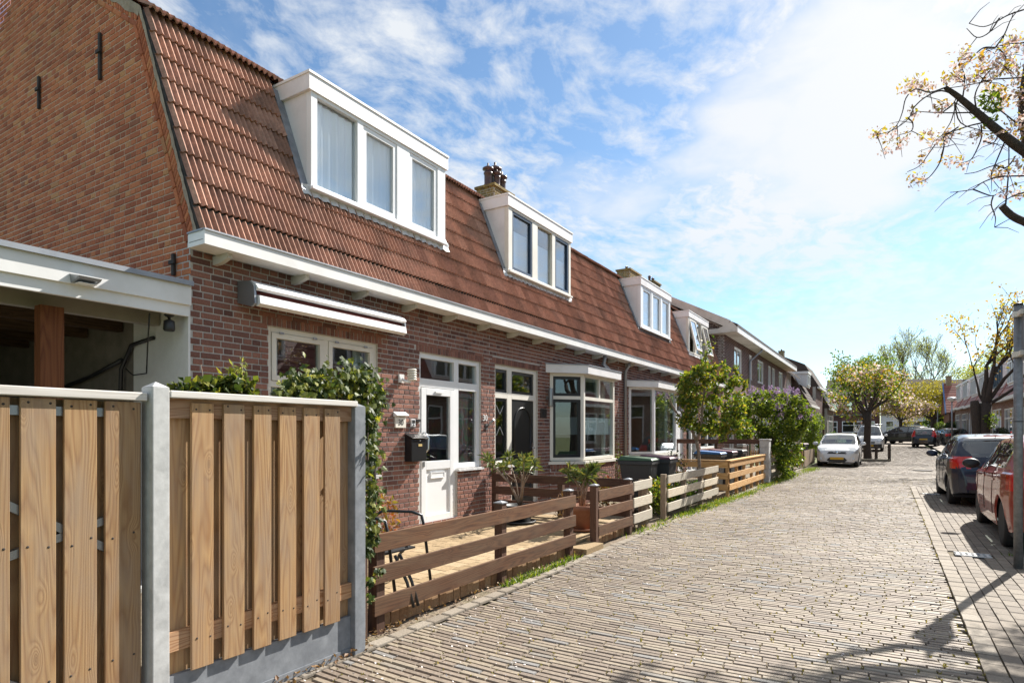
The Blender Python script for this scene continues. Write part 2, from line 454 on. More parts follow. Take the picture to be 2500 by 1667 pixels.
noisy_mat('bark_dark', (0.028, 0.022, 0.019), (0.075, 0.058, 0.048), 30, 0.9, bstr=1.0, bd=0.02)
noisy_mat('bark_pale', (0.20, 0.145, 0.105), (0.33, 0.25, 0.19), 25, 0.85, bstr=0.6, bd=0.01)
noisy_mat('terracotta', (0.27, 0.115, 0.065), (0.36, 0.165, 0.095), 6, 0.8, bstr=0.1)
leaf_mat('leaf_ivy', [(0.0, (0.03, 0.05, 0.014)), (0.45, (0.06, 0.095, 0.025)), (0.75, (0.15, 0.18, 0.035)), (1.0, (0.32, 0.31, 0.05))], trans=0.45, rough=0.5, spec=0.3)
leaf_mat('leaf_oleander', [(0.0, (0.05, 0.085, 0.028)), (0.6, (0.115, 0.15, 0.045)), (1.0, (0.27, 0.24, 0.08))], trans=0.3, rough=0.45)
leaf_mat('leaf_maple', [(0.0, (0.035, 0.075, 0.015)), (0.45, (0.10, 0.16, 0.025)), (0.8, (0.24, 0.28, 0.035)), (1.0, (0.40, 0.28, 0.06))], trans=0.5, rough=0.45)
leaf_mat('leaf_lilac', [(0.0, (0.035, 0.075, 0.015)), (0.5, (0.11, 0.175, 0.025)), (1.0, (0.30, 0.34, 0.045))], trans=0.5, rough=0.4)
leaf_mat('bloom_lilac', [(0.0, (0.27, 0.17, 0.30)), (1.0, (0.47, 0.34, 0.50))], trans=0.3, rough=0.7, tint=(1, 1, 1))
leaf_mat('bloom_cherry', [(0.0, (0.50, 0.33, 0.29)), (0.6, (0.66, 0.52, 0.48)), (1.0, (0.76, 0.68, 0.65))], trans=0.4, rough=0.7, tint=(1, 1, 1))
leaf_mat('leaf_cherry', [(0.0, (0.26, 0.13, 0.03)), (0.4, (0.40, 0.26, 0.04)), (1.0, (0.36, 0.36, 0.05))], trans=0.55, rough=0.45)
leaf_mat('leaf_fresh', [(0.0, (0.06, 0.11, 0.02)), (0.6, (0.13, 0.20, 0.03)), (1.0, (0.26, 0.30, 0.05))], trans=0.5)
leaf_mat('leaf_mid', [(0.0, (0.025, 0.06, 0.015)), (0.6, (0.06, 0.115, 0.025)), (1.0, (0.12, 0.18, 0.035))], trans=0.45)
leaf_mat('leaf_spring', [(0.0, (0.20, 0.24, 0.07)), (1.0, (0.36, 0.38, 0.13))], trans=0.5)
leaf_mat('leaf_willow', [(0.0, (0.13, 0.12, 0.02)), (0.5, (0.22, 0.19, 0.03)), (1.0, (0.33, 0.30, 0.05))], trans=0.5)
leaf_mat('leaf_dark', [(0.0, (0.015, 0.035, 0.012)), (1.0, (0.05, 0.08, 0.025))], trans=0.3)
leaf_mat('leaf_red', [(0.0, (0.28, 0.06, 0.02)), (0.5, (0.30, 0.16, 0.04)), (1.0, (0.16, 0.19, 0.04))], trans=0.4)
leaf_mat('petal_yellow', [(0.0, (0.55, 0.36, 0.02)), (1.0, (0.7, 0.5, 0.04))], trans=0.3, tint=(1, 1, 1))
leaf_mat('petal_red', [(0.0, (0.35, 0.03, 0.01)), (1.0, (0.55, 0.12, 0.03))], trans=0.3, tint=(1, 1, 1))
leaf_mat('petal_white', [(0.0, (0.62, 0.55, 0.53)), (1.0, (0.78, 0.74, 0.72))], trans=0.2, tint=(1, 1, 1))
leaf_mat('grass_blade', [(0.0, (0.14, 0.13, 0.03)), (0.6, (0.24, 0.21, 0.06)), (1.0, (0.34, 0.28, 0.12))], trans=0.4)
leaf_mat('dry_leaf', [(0.0, (0.16, 0.075, 0.03)), (1.0, (0.36, 0.24, 0.13))], trans=0.2)
leaf_mat('curtain', [(0.0, (0.90, 0.94, 0.96)), (1.0, (0.90, 0.94, 0.96))], trans=0.05, rough=0.9, spec=0.1, tint=(1, 1, 1))
leaf_mat('blind', [(0.0, (0.80, 0.84, 0.86)), (1.0, (0.80, 0.84, 0.86))], trans=0.1, rough=0.9, spec=0.1, tint=(1, 1, 1))
# ------------------------------------------------------------------ geometry helpers
WORLD = {}


def tag(o, label=None, cat=None, group=None, kind=None):
    if label: o['label'] = label
    if cat: o['category'] = cat
    if group: o['group'] = group
    if kind: o['kind'] = kind
    return o


def thing(name, loc, label, cat, group=None):
    o = bpy.data.objects.new(name, None)
    o.empty_display_size = 0.2
    COL.objects.link(o)
    o.location = loc
    WORLD[o.name] = Vector(loc)
    return tag(o, label, cat, group)


def link_obj(name, me, world, parent=None):
    o = bpy.data.objects.new(name, me)
    COL.objects.link(o)
    w = Vector(world)
    if parent is not None:
        o.parent = parent
        o.location = w - WORLD[parent.name]
    else:
        o.location = w
    WORLD[o.name] = w
    return o


class MB:
    def __init__(s):
        s.v = []; s.f = []; s.sm = []

    def add(s, verts, faces, smooth=False):
        n = len(s.v)
        s.v.extend([tuple(p) for p in verts])
        s.f.extend([tuple(i + n for i in f) for f in faces])
        s.sm.extend([smooth] * len(faces))
        return s

    def box(s, x0, x1, y0, y1, z0, z1):
        if x0 > x1: x0, x1 = x1, x0
        if y0 > y1: y0, y1 = y1, y0
        if z0 > z1: z0, z1 = z1, z0
        v = [(x0, y0, z0), (x1, y0, z0), (x1, y1, z0), (x0, y1, z0), (x0, y0, z1), (x1, y0, z1), (x1, y1, z1), (x0, y1, z1)]
        return s.add(v, [(0, 3, 2, 1), (4, 5, 6, 7), (0, 1, 5, 4), (1, 2, 6, 5), (2, 3, 7, 6), (3, 0, 4, 7)])

    def obox(s, p, q, w, t, up=(0, 0, 1)):
        """beam from p to q, width w across, thickness t along up"""
        p = Vector(p); q = Vector(q)
        d = (q - p).normalized()
        u = Vector(up)
        u = (u - d * u.dot(d)).normalized()
        c = d.cross(u)
        a = c * (w / 2); b = u * (t / 2)
        v = [p - a - b, p + a - b, p + a + b, p - a + b, q - a - b, q + a - b, q + a + b, q - a + b]
        return s.add(v, [(0, 1, 2, 3), (7, 6, 5, 4), (0, 4, 5, 1), (1, 5, 6, 2), (2, 6, 7, 3), (3, 7, 4, 0)])

    def prism(s, poly, axis, a, b):
        """polygon in the two other axes, extruded from a to b"""
        n = len(poly)
        def P(pt, h):
            if axis == 'X': return (h, pt[0], pt[1])
            if axis == 'Y': return (pt[0], h, pt[1])
            return (pt[0], pt[1], h)
        v = [P(p, a) for p in poly] + [P(p, b) for p in poly]
        f = [tuple(range(n)), tuple(range(2 * n - 1, n - 1, -1))]
        f += [(i, i + n, (i + 1) % n + n, (i + 1) % n) for i in range(n)]
        return s.add(v, f)

    def tube(s, pts, rad, n=6, cap=True):
        pts = [Vector(p) for p in pts]
        if isinstance(rad, (int, float)): rad = [rad] * len(pts)
        rings = []
        prev = None
        for i, p in enumerate(pts):
            d = (pts[min(i + 1, len(pts) - 1)] - pts[max(i - 1, 0)])
            if d.length < 1e-9: d = Vector((0, 0, 1))
            d.normalize()
            if prev is None:
                a = Vector((1, 0, 0)) if abs(d.x) < 0.8 else Vector((0, 1, 0))
                a = (a - d * a.dot(d)).normalized()
            else:
                a = prev - d * prev.dot(d)
                a = a.normalized() if a.length > 1e-6 else Vector((1, 0, 0))
            prev = a
            b = d.cross(a)
            rings.append([p + (a * math.cos(t) + b * math.sin(t)) * rad[i] for t in [2 * math.pi * k / n for k in range(n)]])
        v = [q for r in rings for q in r]
        f = []
        for i in range(len(rings) - 1):
            for k in range(n):
                f.append((i * n + k, i * n + (k + 1) % n, (i + 1) * n + (k + 1) % n, (i + 1) * n + k))
        s.add(v, f, True)
        if cap:
            m = len(s.v) - len(v)
            s.f.append(tuple(m + k for k in range(n))[::-1]); s.sm.append(False)
            s.f.append(tuple(m + (len(rings) - 1) * n + k for k in range(n))); s.sm.append(False)
        return s

    def lathe(s, prof, c, n=20, axis='Z', cap=True):
        v = []
        for r, h in prof:
            for k in range(n):
                t = 2 * math.pi * k / n
                a, b = r * math.cos(t), r * math.sin(t)
                v.append({'Z': (c[0] + a, c[1] + b, c[2] + h), 'X': (c[0] + h, c[1] + a, c[2] + b), 'Y': (c[0] + b, c[1] + h, c[2] + a)}[axis])
        f = []
        for i in range(len(prof) - 1):
            for k in range(n):
                f.append((i * n + k, i * n + (k + 1) % n, (i + 1) * n + (k + 1) % n, (i + 1) * n + k))
        s.add(v, f, True)
        if cap:
            m = len(s.v) - len(v)
            s.f.append(tuple(m + k for k in range(n))[::-1]); s.sm.append(False)
            s.f.append(tuple(m + (len(prof) - 1) * n + k for k in range(n))); s.sm.append(False)
        return s

    def frame(s, u0, u1, z0, z1, w, depth0, depth1, axis='X'):
        """rectangular frame ring of four bars butted end to end; axis = normal"""
        for (a, b, c, d) in ((u0, u0 + w, z0, z1), (u1 - w, u1, z0, z1), (u0 + w, u1 - w, z0, z0 + w), (u0 + w, u1 - w, z1 - w, z1)):
            if axis == 'X': s.box(depth0, depth1, a, b, c, d)
            else: s.box(a, b, depth0, depth1, c, d)
        return s

    def xform(s, M):
        s.v = [tuple(M @ Vector(p)) for p in s.v]
        return s

    def build(s, name, mat, parent=None, origin='base', smooth=None, bevel=0.0):
        if not s.v:
            return None
        a = np.array(s.v, dtype=np.float64)
        lo, hi = a.min(0), a.max(0)
        if origin == 'base': o = ((lo[0] + hi[0]) / 2, (lo[1] + hi[1]) / 2, lo[2])
        elif origin == 'mid': o = tuple((lo + hi) / 2)
        else: o = origin
        a = a - np.array(o)
        me = bpy.data.meshes.new(name)
        me.from_pydata(a.tolist(), [], s.f)
        fl = s.sm if smooth is None else [smooth] * len(s.f)
        me.polygons.foreach_set('use_smooth', fl)
        me.materials.append(MAT[mat])
        me.update()
        ob = link_obj(name, me, o, parent)
        if bevel:
            md = ob.modifiers.new('bevel', 'BEVEL'); md.width = bevel; md.segments = 2; md.limit_method = 'ANGLE'
        return ob


def np_mesh(name, V, F, mat, parent=None, origin=(0, 0, 0), smooth=False, kind=None):
    """V (n,3), F (m,4) quads -> one mesh object (fast path)"""
    me = bpy.data.meshes.new(name)
    V = np.asarray(V, dtype=np.float32) - np.asarray(origin, dtype=np.float32)
    F = np.asarray(F, dtype=np.int32)
    m, k = F.shape
    me.vertices.add(len(V)); me.vertices.foreach_set('co', V.ravel())
    me.loops.add(m * k); me.loops.foreach_set('vertex_index', F.ravel())
    me.polygons.add(m)
    me.polygons.foreach_set('loop_start', np.arange(m, dtype=np.int32) * k)
    me.polygons.foreach_set('loop_total', np.full(m, k, dtype=np.int32))
    me.polygons.foreach_set('use_smooth', np.full(m, smooth, dtype=bool))
    me.materials.append(MAT[mat])
    me.update(calc_edges=True)
    me.validate()
    o = link_obj(name, me, origin, parent)
    if kind: o['kind'] = kind
    return o


# unit piece: u,v in 0..1 on the face, n = 0..1 outwards; chamfered face
def piece_unit(ch):
    a, b = ch, 1 - ch
    V = np.array([(0, 0, 0), (1, 0, 0), (1, 1, 0), (0, 1, 0), (0, 0, .7), (1, 0, .7), (1, 1, .7), (0, 1, .7), (a, ch * 1.0, 1), (b, ch, 1), (b, 1 - ch, 1), (a, 1 - ch, 1)], dtype=np.float64)
    F = np.array([(8, 9, 10, 11), (4, 5, 9, 8), (5, 6, 10, 9), (6, 7, 11, 10), (7, 4, 8, 11), (0, 1, 5, 4), (1, 2, 6, 5), (2, 3, 7, 6), (3, 0, 4, 7)], dtype=np.int32)
    return V, F


def pieces_mesh(name, rects, P0, U, V_, N, mat, parent, depth, chu=0.012, chv=0.012, jit=0.0, kind='stuff', skip=None):
    """rects (u0,u1,v0,v1) on plane P0 + u U + v V_, extruded along N by depth (joined, one mesh)"""
    R = np.array(rects, dtype=np.float64)
    n = len(R)
    if n == 0: return None
    u0, u1, v0, v1 = R.T
    d = np.full(n, depth) + (RNG.random(n) - 0.5) * 2 * jit
    lu, lv = u1 - u0, v1 - v0
    cu = np.minimum(chu / lu, 0.3); cv = np.minimum(chv / lv, 0.3)
    z = np.zeros(n); o = np.ones(n)
    uu = np.stack([z, o, o, z, z, o, o, z, cu, o - cu, o - cu, cu], 1)
    vv = np.stack([z, z, o, o, z, z, o, o, cv, cv, o - cv, o - cv], 1)
    nn = np.stack([z, z, z, z, o * .7, o * .7, o * .7, o * .7, o, o, o, o], 1)
    uu = u0[:, None] + uu * lu[:, None]
    vv = v0[:, None] + vv * lv[:, None]
    nn = nn * d[:, None]
    if jit:
        tl = (RNG.random((n, 2)) - 0.5) * 2 * jit * 0.8
        nn[:, 8:] += tl[:, :1] * np.array([-1, 1, 1, -1]) + tl[:, 1:] * np.array([-1, -1, 1, 1])
    U, V_, N, P0 = [np.asarray(q, dtype=np.float64) for q in (U, V_, N, P0)]
    pts = P0 + uu[..., None] * U + vv[..., None] * V_ + nn[..., None] * N
    F0 = piece_unit(0.1)[1]
    F = (F0[None] + (np.arange(n) * 12)[:, None, None]).reshape(-1, 4)
    flip = np.dot(np.cross(U, V_), N) < 0
    if flip: F = F[:, ::-1]
    return np_mesh(name, pts.reshape(-1, 3), F, mat, parent, tuple(P0), False, kind)


_PU = {}


def piece_objects(name, rects, P0, U, V_, N, mat, parent, depth, ch=0.05, jit=0.0, tilt=0.0):
    """the same pieces as single objects that share one unit mesh"""
    U, V_, N, P0 = Vector(U), Vector(V_), Vector(N), Vector(P0)
    key = (mat, ch)
    if key not in _PU:
        V, F = piece_unit(ch)
        V = V.copy(); V[:, 0] -= 0.5; V[:, 1] -= 0.5
        V[8:, 0] = np.sign(V[8:, 0]) * (0.5 - ch * 0.35)
        V[8:, 1] = np.sign(V[8:, 1]) * (0.5 - ch * 1.3)
        me = bpy.data.meshes.new(name)
        me.from_pydata(V.tolist(), [], F.tolist())
        me.materials.append(MAT[mat])
        _PU[key] = me
    me = _PU[key]
    flip = U.cross(V_).dot(N) < 0
    pw = WORLD[parent.name]
    for (u0, u1, v0, v1) in rects:
        d = depth + (random.random() - 0.5) * 2 * jit
        o = bpy.data.objects.new(name, me)
        c = P0 + U * ((u0 + u1) / 2) + V_ * ((v0 + v1) / 2)
        M = Matrix((U * (u1 - u0), V_ * (v1 - v0), N * d)).transposed()
        if flip:
            M = Matrix((V_ * (v1 - v0), U * (u1 - u0), N * d)).transposed()
        if tilt:
            R3 = Matrix.Rotation((random.random() - .5) * 2 * tilt, 3, U) @ Matrix.Rotation((random.random() - .5) * 2 * tilt * .4, 3, V_)
            M = R3 @ M
        o.parent = parent
        o.matrix_basis = Matrix.Translation(c - pw) @ M.to_4x4()
        COL.objects.link(o)


def size_on_screen(P, n, area):
    x, y, z = project(P)
    if z < 0.3 or x < -20 or x > 2520 or y < -20 or y > 1690: return 0.0
    v = Vector((0, 0, CAM_H)) - Vector(P)
    return area * max(0.0, v.normalized().dot(Vector(n))) / (z * z)


def pieces(name, rects, P0, U, V_, N, mat, parent, depth, limit=300, ch=0.05, jit=0.0, tilt=0.0, stuff_name=None, chm=(0.006, 0.006)):
    P0v, Uv, Vv = Vector(P0), Vector(U), Vector(V_)
    sc = [size_on_screen(P0v + Uv * ((r[0] + r[1]) / 2) + Vv * ((r[2] + r[3]) / 2), N, (r[1] - r[0]) * (r[3] - r[2])) for r in rects]
    order = sorted(range(len(rects)), key=lambda i: -sc[i])
    big = [i for i in order[:limit] if sc[i] > 0]
    bs = set(big)
    piece_objects(name, [rects[i] for i in big], P0, U, V_, N, mat, parent, depth, ch, jit, tilt)
    rest = [rects[i] for i in range(len(rects)) if i not in bs]
    if rest:
        pieces_mesh(stuff_name or name, rest, P0, U, V_, N, mat, parent, depth, chm[0], chm[1], jit)
    return len(big)


def free_spans(a, b, blocks):
    sp = [(a, b)]
    for (c, d) in blocks:
        nx = []
        for (p, q) in sp:
            if d <= p or c >= q: nx.append((p, q)); continue
            if c > p: nx.append((p, c))
            if d < q: nx.append((d, q))
        sp = nx
    return sp


def bond(u0, u1, z0, z1, openings, course=0.0685, joint=0.0145, stretch=0.2125, span_fn=None, pattern='cross'):
    """brick rectangles for a wall; openings (u0,u1,z0,z1)"""
    out = []
    r = 0
    z = z0
    head = (stretch - joint) / 2
    while z < z1 - 0.02:
        za, zb = z + joint / 2, min(z + course - joint / 2, z1)
        zm = (za + zb) / 2
        a, b = (u0, u1) if span_fn is None else span_fn(zm)
        if b - a > 0.05:
            blocks = [(o[0], o[1]) for o in openings if o[2] < zm < o[3]]
            for (p, q) in free_spans(a, b, blocks):
                if q - p < 0.03: continue
                hd = (r % 2 == 0) if pattern == 'cross' else False
                step = (head + joint) if hd else (stretch + joint)
                off = 0.25 * step if hd else (0.0 if (r // 2) % 2 == 0 else 0.5 * step)
                k = math.floor((p - u0 - off) / step)
                u = u0 + off + k * step
                while u < q:
                    w = step
                    if not hd and random.random() < 0.12: w = head + joint
                    c, d = max(u, p), min(u + w - joint, q)
                    if d - c > 0.03:
                        out.append((c, d, za, zb))
                    u += w
        z += course
        r += 1
    return out


def wall_sheet(mb, axis, c0, c1, u0, u1, z0, z1, openings):
    """solid slab between c0 (front) and c1 (back) with rectangular holes, jambs included"""
    us = sorted(set([u0, u1] + [min(max(v, u0), u1) for o in openings for v in o[:2]]))
    zs = sorted(set([z0, z1] + [min(max(v, z0), z1) for o in openings for v in o[2:]]))
    def solid(i, j):
        if i < 0 or j < 0 or i >= len(us) - 1 or j >= len(zs) - 1: return False
        um, zm = (us[i] + us[i + 1]) / 2, (zs[j] + zs[j + 1]) / 2
        return not any(o[0] < um < o[1] and o[2] < zm < o[3] for o in openings)
    def P(c, u, z): return (c, u, z) if axis == 'X' else (u, c, z)
    def Q(a, b, c, d): mb.add([a, b, c, d], [(0, 1, 2, 3)])
    for i in range(len(us) - 1):
        for j in range(len(zs) - 1):
            if not solid(i, j): continue
            a, b, c, d = us[i], us[i + 1], zs[j], zs[j + 1]
            Q(P(c0, a, c), P(c0, b, c), P(c0, b, d), P(c0, a, d))
            Q(P(c1, a, c), P(c1, a, d), P(c1, b, d), P(c1, b, c))
            if not solid(i - 1, j): Q(P(c0, a, c), P(c0, a, d), P(c1, a, d), P(c1, a, c))
            if not solid(i + 1, j): Q(P(c0, b, c), P(c1, b, c), P(c1, b, d), P(c0, b, d))
            if not solid(i, j - 1): Q(P(c0, a, c), P(c1, a, c), P(c1, b, c), P(c0, b, c))
            if not solid(i, j + 1): Q(P(c0, a, d), P(c0, b, d), P(c1, b, d), P(c1, a, d))
    return mb


def copy_tree(src, parent=None, loc=None, rot=None):
    o = src.copy()
    COL.objects.link(o)
    o.parent = parent
    if loc is not None:
        o.location = loc
    if rot is not None:
        o.rotation_euler = rot
    WORLD[o.name] = Vector(o.location)
    for ch in list(src.children):
        copy_tree(ch, o)
    return o


def leaves_np(P, size, aspect=0.55, droop=None, fold=0.25, up=0.3):
    """each leaf: two quads folded along the midrib. P (n,3), size (n,) -> V,F"""
    n = len(P)
    size = np.broadcast_to(size, (n,)).astype(np.float64)
    d = RNG.normal(size=(n, 3))
    if droop is not None: d = d * 0.6 + np.asarray(droop)
    d /= np.linalg.norm(d, axis=1)[:, None]
    nn = RNG.normal(size=(n, 3)); nn[:, 2] += up
    nn -= d * (nn * d).sum(1)[:, None]
    nn /= (np.linalg.norm(nn, axis=1)[:, None] + 1e-9)
    s = np.cross(d, nn)
    L = size[:, None]; Wd = L * aspect * 0.5
    base = P; tip = P + d * L; mid = P + d * L * 0.45
    l = mid + s * Wd + nn * Wd * fold; r = mid - s * Wd + nn * Wd * fold
    V = np.stack([base, l, tip, r], 1).reshape(-1, 3)
    F = np.arange(n * 4).reshape(-1, 4)
    return V, F


def text_mesh(name, txt, size, mat, parent, M, depth=0.002):
    cu = bpy.data.curves.new(name, 'FONT')
    cu.body = txt; cu.size = size; cu.align_x = 'CENTER'; cu.align_y = 'CENTER'; cu.extrude = depth
    cu.resolution_u = 3
    t = bpy.data.objects.new('tmp', cu)
    COL.objects.link(t)
    dg = bpy.context.evaluated_depsgraph_get()
    dg.update()
    me = bpy.data.meshes.new_from_object(t.evaluated_get(dg))
    bpy.data.objects.remove(t)
    me.materials.clear(); me.materials.append(MAT[mat])
    me.name = name
    o = bpy.data.objects.new(name, me)
    COL.objects.link(o)
    w = M.to_translation()
    if parent is not None:
        o.parent = parent
        M = Matrix.Translation(-WORLD[parent.name]) @ M
    o.matrix_basis = M
    WORLD[o.name] = w
    return o


FACE_X = Matrix(((0, 0, 1, 0), (1, 0, 0, 0), (0, 1, 0, 0), (0, 0, 0, 1)))   # text on a wall that faces +X, reading along +Y
# ------------------------------------------------------------------ ground, road, paving
def far_paving_mat():
    m, nt, b = new_mat('paving_far')
    ge = _node(nt, 'ShaderNodeNewGeometry')
    br = _node(nt, 'ShaderNodeTexBrick')
    br.inputs['Scale'].default_value = 1.0
    br.inputs['Brick Width'].default_value = 0.21; br.inputs['Row Height'].default_value = 0.058
    br.inputs['Mortar Size'].default_value = 0.006
    br.inputs['Color1'].default_value = rgb(0.25, 0.205, 0.165); br.inputs['Color2'].default_value = rgb(0.30, 0.245, 0.20); br.inputs['Mortar'].default_value = rgb(0.17, 0.14, 0.1)
    nt.links.new(ge.outputs['Position'], br.inputs['Vector'])
    n = noise(nt, ge.outputs['Position'], 0.35, 5, 0.6)
    c = mixc(nt, 1.0, br.outputs['Color'], ramp(nt, n.outputs['Fac'], [(0.3, (0.8, 0.8, 0.8)), (0.7, (1.1, 1.1, 1.1))]), 'MULTIPLY')
    nt.links.new(c, b.inputs['Base Color'])
    b.inputs['Roughness'].default_value = 0.8
    b.inputs['Specular IOR Level'].default_value = 0.2
    bump(nt, b, br.outputs['Fac'], 0.3, 0.004)


far_paving_mat()


def strip(name, x0, x1, ys, dz, mat, kind='structure', parent=None, nx=1, fn=None):
    V = []; F = []
    for y in ys:
        for i in range(nx + 1):
            x = x0 + (x1 - x0) * i / nx
            V.append((x, y, gz(y) + dz + (fn(x, y) if fn else 0)))
    for j in range(len(ys) - 1):
        for i in range(nx):
            a = j * (nx + 1) + i
            F.append((a, a + 1, a + nx + 2, a + nx + 1))
    o = np_mesh(name, V, F, mat, parent, (x0, ys[0], dz), fn is not None, None)
    if kind: o['kind'] = kind
    return o


YS_FAR = [-60, 0, 33, 40, 50, 60, 70, 80, 88.6, 120, 400, 1500]
strip('ground', -900, 900, YS_FAR, -0.10, 'grass_ground')


def und(x, y):                    # worn road: shallow ruts and dips
    return 0.012 * math.sin(1.9 * x + 0.7) + 0.010 * math.sin(0.55 * y + 1.3 * x) + 0.006 * math.sin(1.7 * y - 0.8 * x) - 0.004 * (x + 1.25) ** 2


RX0, RX1 = -3.05, 0.50
ys = [0.3 + 0.35 * i for i in range(106)]
road = strip('road', RX0 - 0.02, RX1 + 0.02, ys, -0.022, 'joint_sand', nx=14, fn=und)
strip('road_bed', -3.0, 2.62, [37.30 + 2.5 * i for i in range(10)], -0.016, 'joint_sand')
road_far = strip('road', -3.0, 2.62, [61.5 + 2.5 * i for i in range(12)], -0.004, 'paving_far')
strip('road_bed', 0.522, 2.62, [20.302, 26, 33, 37.28], -0.04, 'joint_sand')
strip('pavement', 2.84, 5.2, [-5, 0, 10, 20, 33] + [35 + 5 * i for i in range(11)], 0.085, 'paver_grey')
strip('road', -30, 40, [90, 94, 100], 0.0, 'paving_far')


def road_pavers():
    rows = []
    RX1A = 0.50
    y = 0.75
    r = 0
    while y < 61.4:
        x = RX0 - random.uniform(0.0, 0.2)
        RX1 = RX1A if y < 20.3 else 2.62
        while x < RX1 - 0.04:
            a, b = max(x, RX0), min(x + 0.2, RX1)
            if b - a > 0.05:
                rows.append((a, b, y, y + 0.0435 + random.uniform(0, 0.003)))
            x += 0.2 + random.uniform(0.003, 0.006)
        y += 0.0575
        r += 1
    R = np.array(rows)
    # courses are not straight: they bow with the traffic
    cx = (R[:, 0] + R[:, 1]) / 2
    dy = 0.05 * np.sin(cx * 1.15 + 0.4 + 0.35 * np.sin(R[:, 2] * 0.35)) + 0.03 * np.sin(R[:, 2] * 0.9 + cx * 0.6)
    R[:, 2] += dy; R[:, 3] += dy
    n = len(R)
    yaw = 0.05 * 1.15 * np.cos(cx * 1.15 + 0.4) + RNG.normal(0, 0.006, n)
    hz = np.array([und(min(a, .5), b) * (1 if b < 37 else .2) + gz(b) for a, b in zip(cx, R[:, 2])]) + RNG.normal(0, 0.0016, n)
    return R, yaw, hz


R_, YAW_, HZ_ = road_pavers()
V0, F0 = piece_unit(0.1)
V0 = V0.copy(); V0[:, 0] -= .5; V0[:, 1] -= .5; V0[:, 2] -= 1
V0[8:, 0] = np.sign(V0[8:, 0]) * (0.5 - 0.018); V0[8:, 1] = np.sign(V0[8:, 1]) * (0.5 - 0.10)
V0[:4, 2] = -1.0; V0[4:8, 2] = -0.28
me_pav = bpy.data.meshes.new('paver'); me_pav.from_pydata(V0.tolist(), [], F0.tolist()); me_pav.materials.append(MAT['paver'])
cxs, cys = (R_[:, 0] + R_[:, 1]) / 2, (R_[:, 2] + R_[:, 3]) / 2
scr = np.array([size_on_screen((x, y, 0), (0, 0, 1), (r[1] - r[0]) * (r[3] - r[2])) for x, y, r in zip(cxs, cys, R_)])
big = np.argsort(-scr)[:300]
tilt = RNG.normal(0, 0.012, (len(R_), 2))
for i in big:
    o = bpy.data.objects.new('paver', me_pav)
    o.parent = road
    p = Vector((cxs[i], cys[i], HZ_[i])) - WORLD[road.name]
    o.matrix_basis = Matrix.Translation(p) @ Matrix.Rotation(YAW_[i], 4, 'Z') @ Matrix.Rotation(tilt[i, 0], 4, 'X') @ Matrix.Rotation(tilt[i, 1] * .4, 4, 'Y') @ Matrix.Diagonal((R_[i, 1] - R_[i, 0], R_[i, 3] - R_[i, 2], 0.03, 1))
    COL.objects.link(o)
rest = np.ones(len(R_), bool); rest[big] = False
idx = np.where(rest)[0]
lx = (R_[idx, 1] - R_[idx, 0])[:, None]; ly = (R_[idx, 3] - R_[idx, 2])[:, None]
px = V0[None, :, 0] * lx; py = V0[None, :, 1] * ly
pz = V0[None, :, 2] * 0.03 + HZ_[idx][:, None] + py * tilt[idx, :1] + px * tilt[idx, 1:] * .4
cc, ss = np.cos(YAW_[idx])[:, None], np.sin(YAW_[idx])[:, None]
V = np.stack([cxs[idx][:, None] + px * cc - py * ss, cys[idx][:, None] + px * ss + py * cc, pz], -1).reshape(-1, 3)
F = (F0[None] + (np.arange(len(idx)) * 12)[:, None, None]).reshape(-1, 4)
np_mesh('paver', V, F, 'paver', road, (0, 0, 0), False, 'stuff')

# light band and the grey pavers of the parking strip
park = strip('parking_strip', RX1 + 0.021, 2.7, [0.2, 10, 20.3], -0.012, 'joint_sand')
band = []
y = 0.3
while y < 20.2:
    band.append((0.506 + random.uniform(-.003, .003), 0.630 + random.uniform(-.004, .004), y, y + 0.205)); y += 0.213
pieces('band_paver', band, (0, 0, -0.012), (1, 0, 0), (0, 1, 0), (0, 0, 1), 'paver_band', park, 0.020, 120, 0.05, 0.003, 0.006)
DRAINS = [(0.69, 1.05, 9.18, 9.42), (0.69, 1.05, 17.9, 18.14)]
gp = []
k = 0
x = 0.638
while x < 2.66:
    y = 0.3 + (0.105 if k % 2 else 0.0)
    while y < 20.1:
        a = (x, x + 0.104, y, y + 0.207)
        if not any(d[0] - .02 < (a[0] + a[1]) / 2 < d[1] + .02 and d[2] - .06 < (a[2] + a[3]) / 2 < d[3] + .06 for d in DRAINS):
            gp.append((a[0] + random.uniform(-.002, .002), a[1] + random.uniform(-.002, .002), a[2], a[3]))
        y += 0.2145
    x += 0.1105; k += 1
pieces('paver', gp, (0, 0, -0.012), (1, 0, 0), (0, 1, 0), (0, 0, 1), 'paver_grey', park, 0.018, 300, 0.04, 0.002, 0.006)
for i, d in enumerate(DRAINS):
    t = thing('street_drain', ((d[0] + d[1]) / 2, (d[2] + d[3]) / 2, -0.01), ['pale iron drain grate set in paving beside the red car', 'pale iron drain grate in the gutter beside the blue car'][i], 'drain', 'drain grates along the gutter')
    m = MB(); m.box(d[0], d[1], d[2], d[3], -0.01, 0.004); m.build('sump', 'iron', t)
    m = MB()
    m.box(d[0], d[1], d[2], d[2] + .035, 0.0045, 0.016); m.box(d[0], d[1], d[3] - .035, d[3], 0.0045, 0.016)
    ym = (d[2] + d[3]) / 2
    m.box(d[0], d[1], ym - .014, ym + .014, 0.0045, 0.0158)
    for j in range(6):
        xx = d[0] + .02 + j * (d[1] - d[0] - .04 - 0.028) / 5
        m.box(xx, xx + .028, d[2] + .035, ym - .014, 0.0045, 0.0155); m.box(xx, xx + .028, ym + .014, d[3] - .035, 0.0045, 0.0155)
    m.build('grate', 'concrete', t)
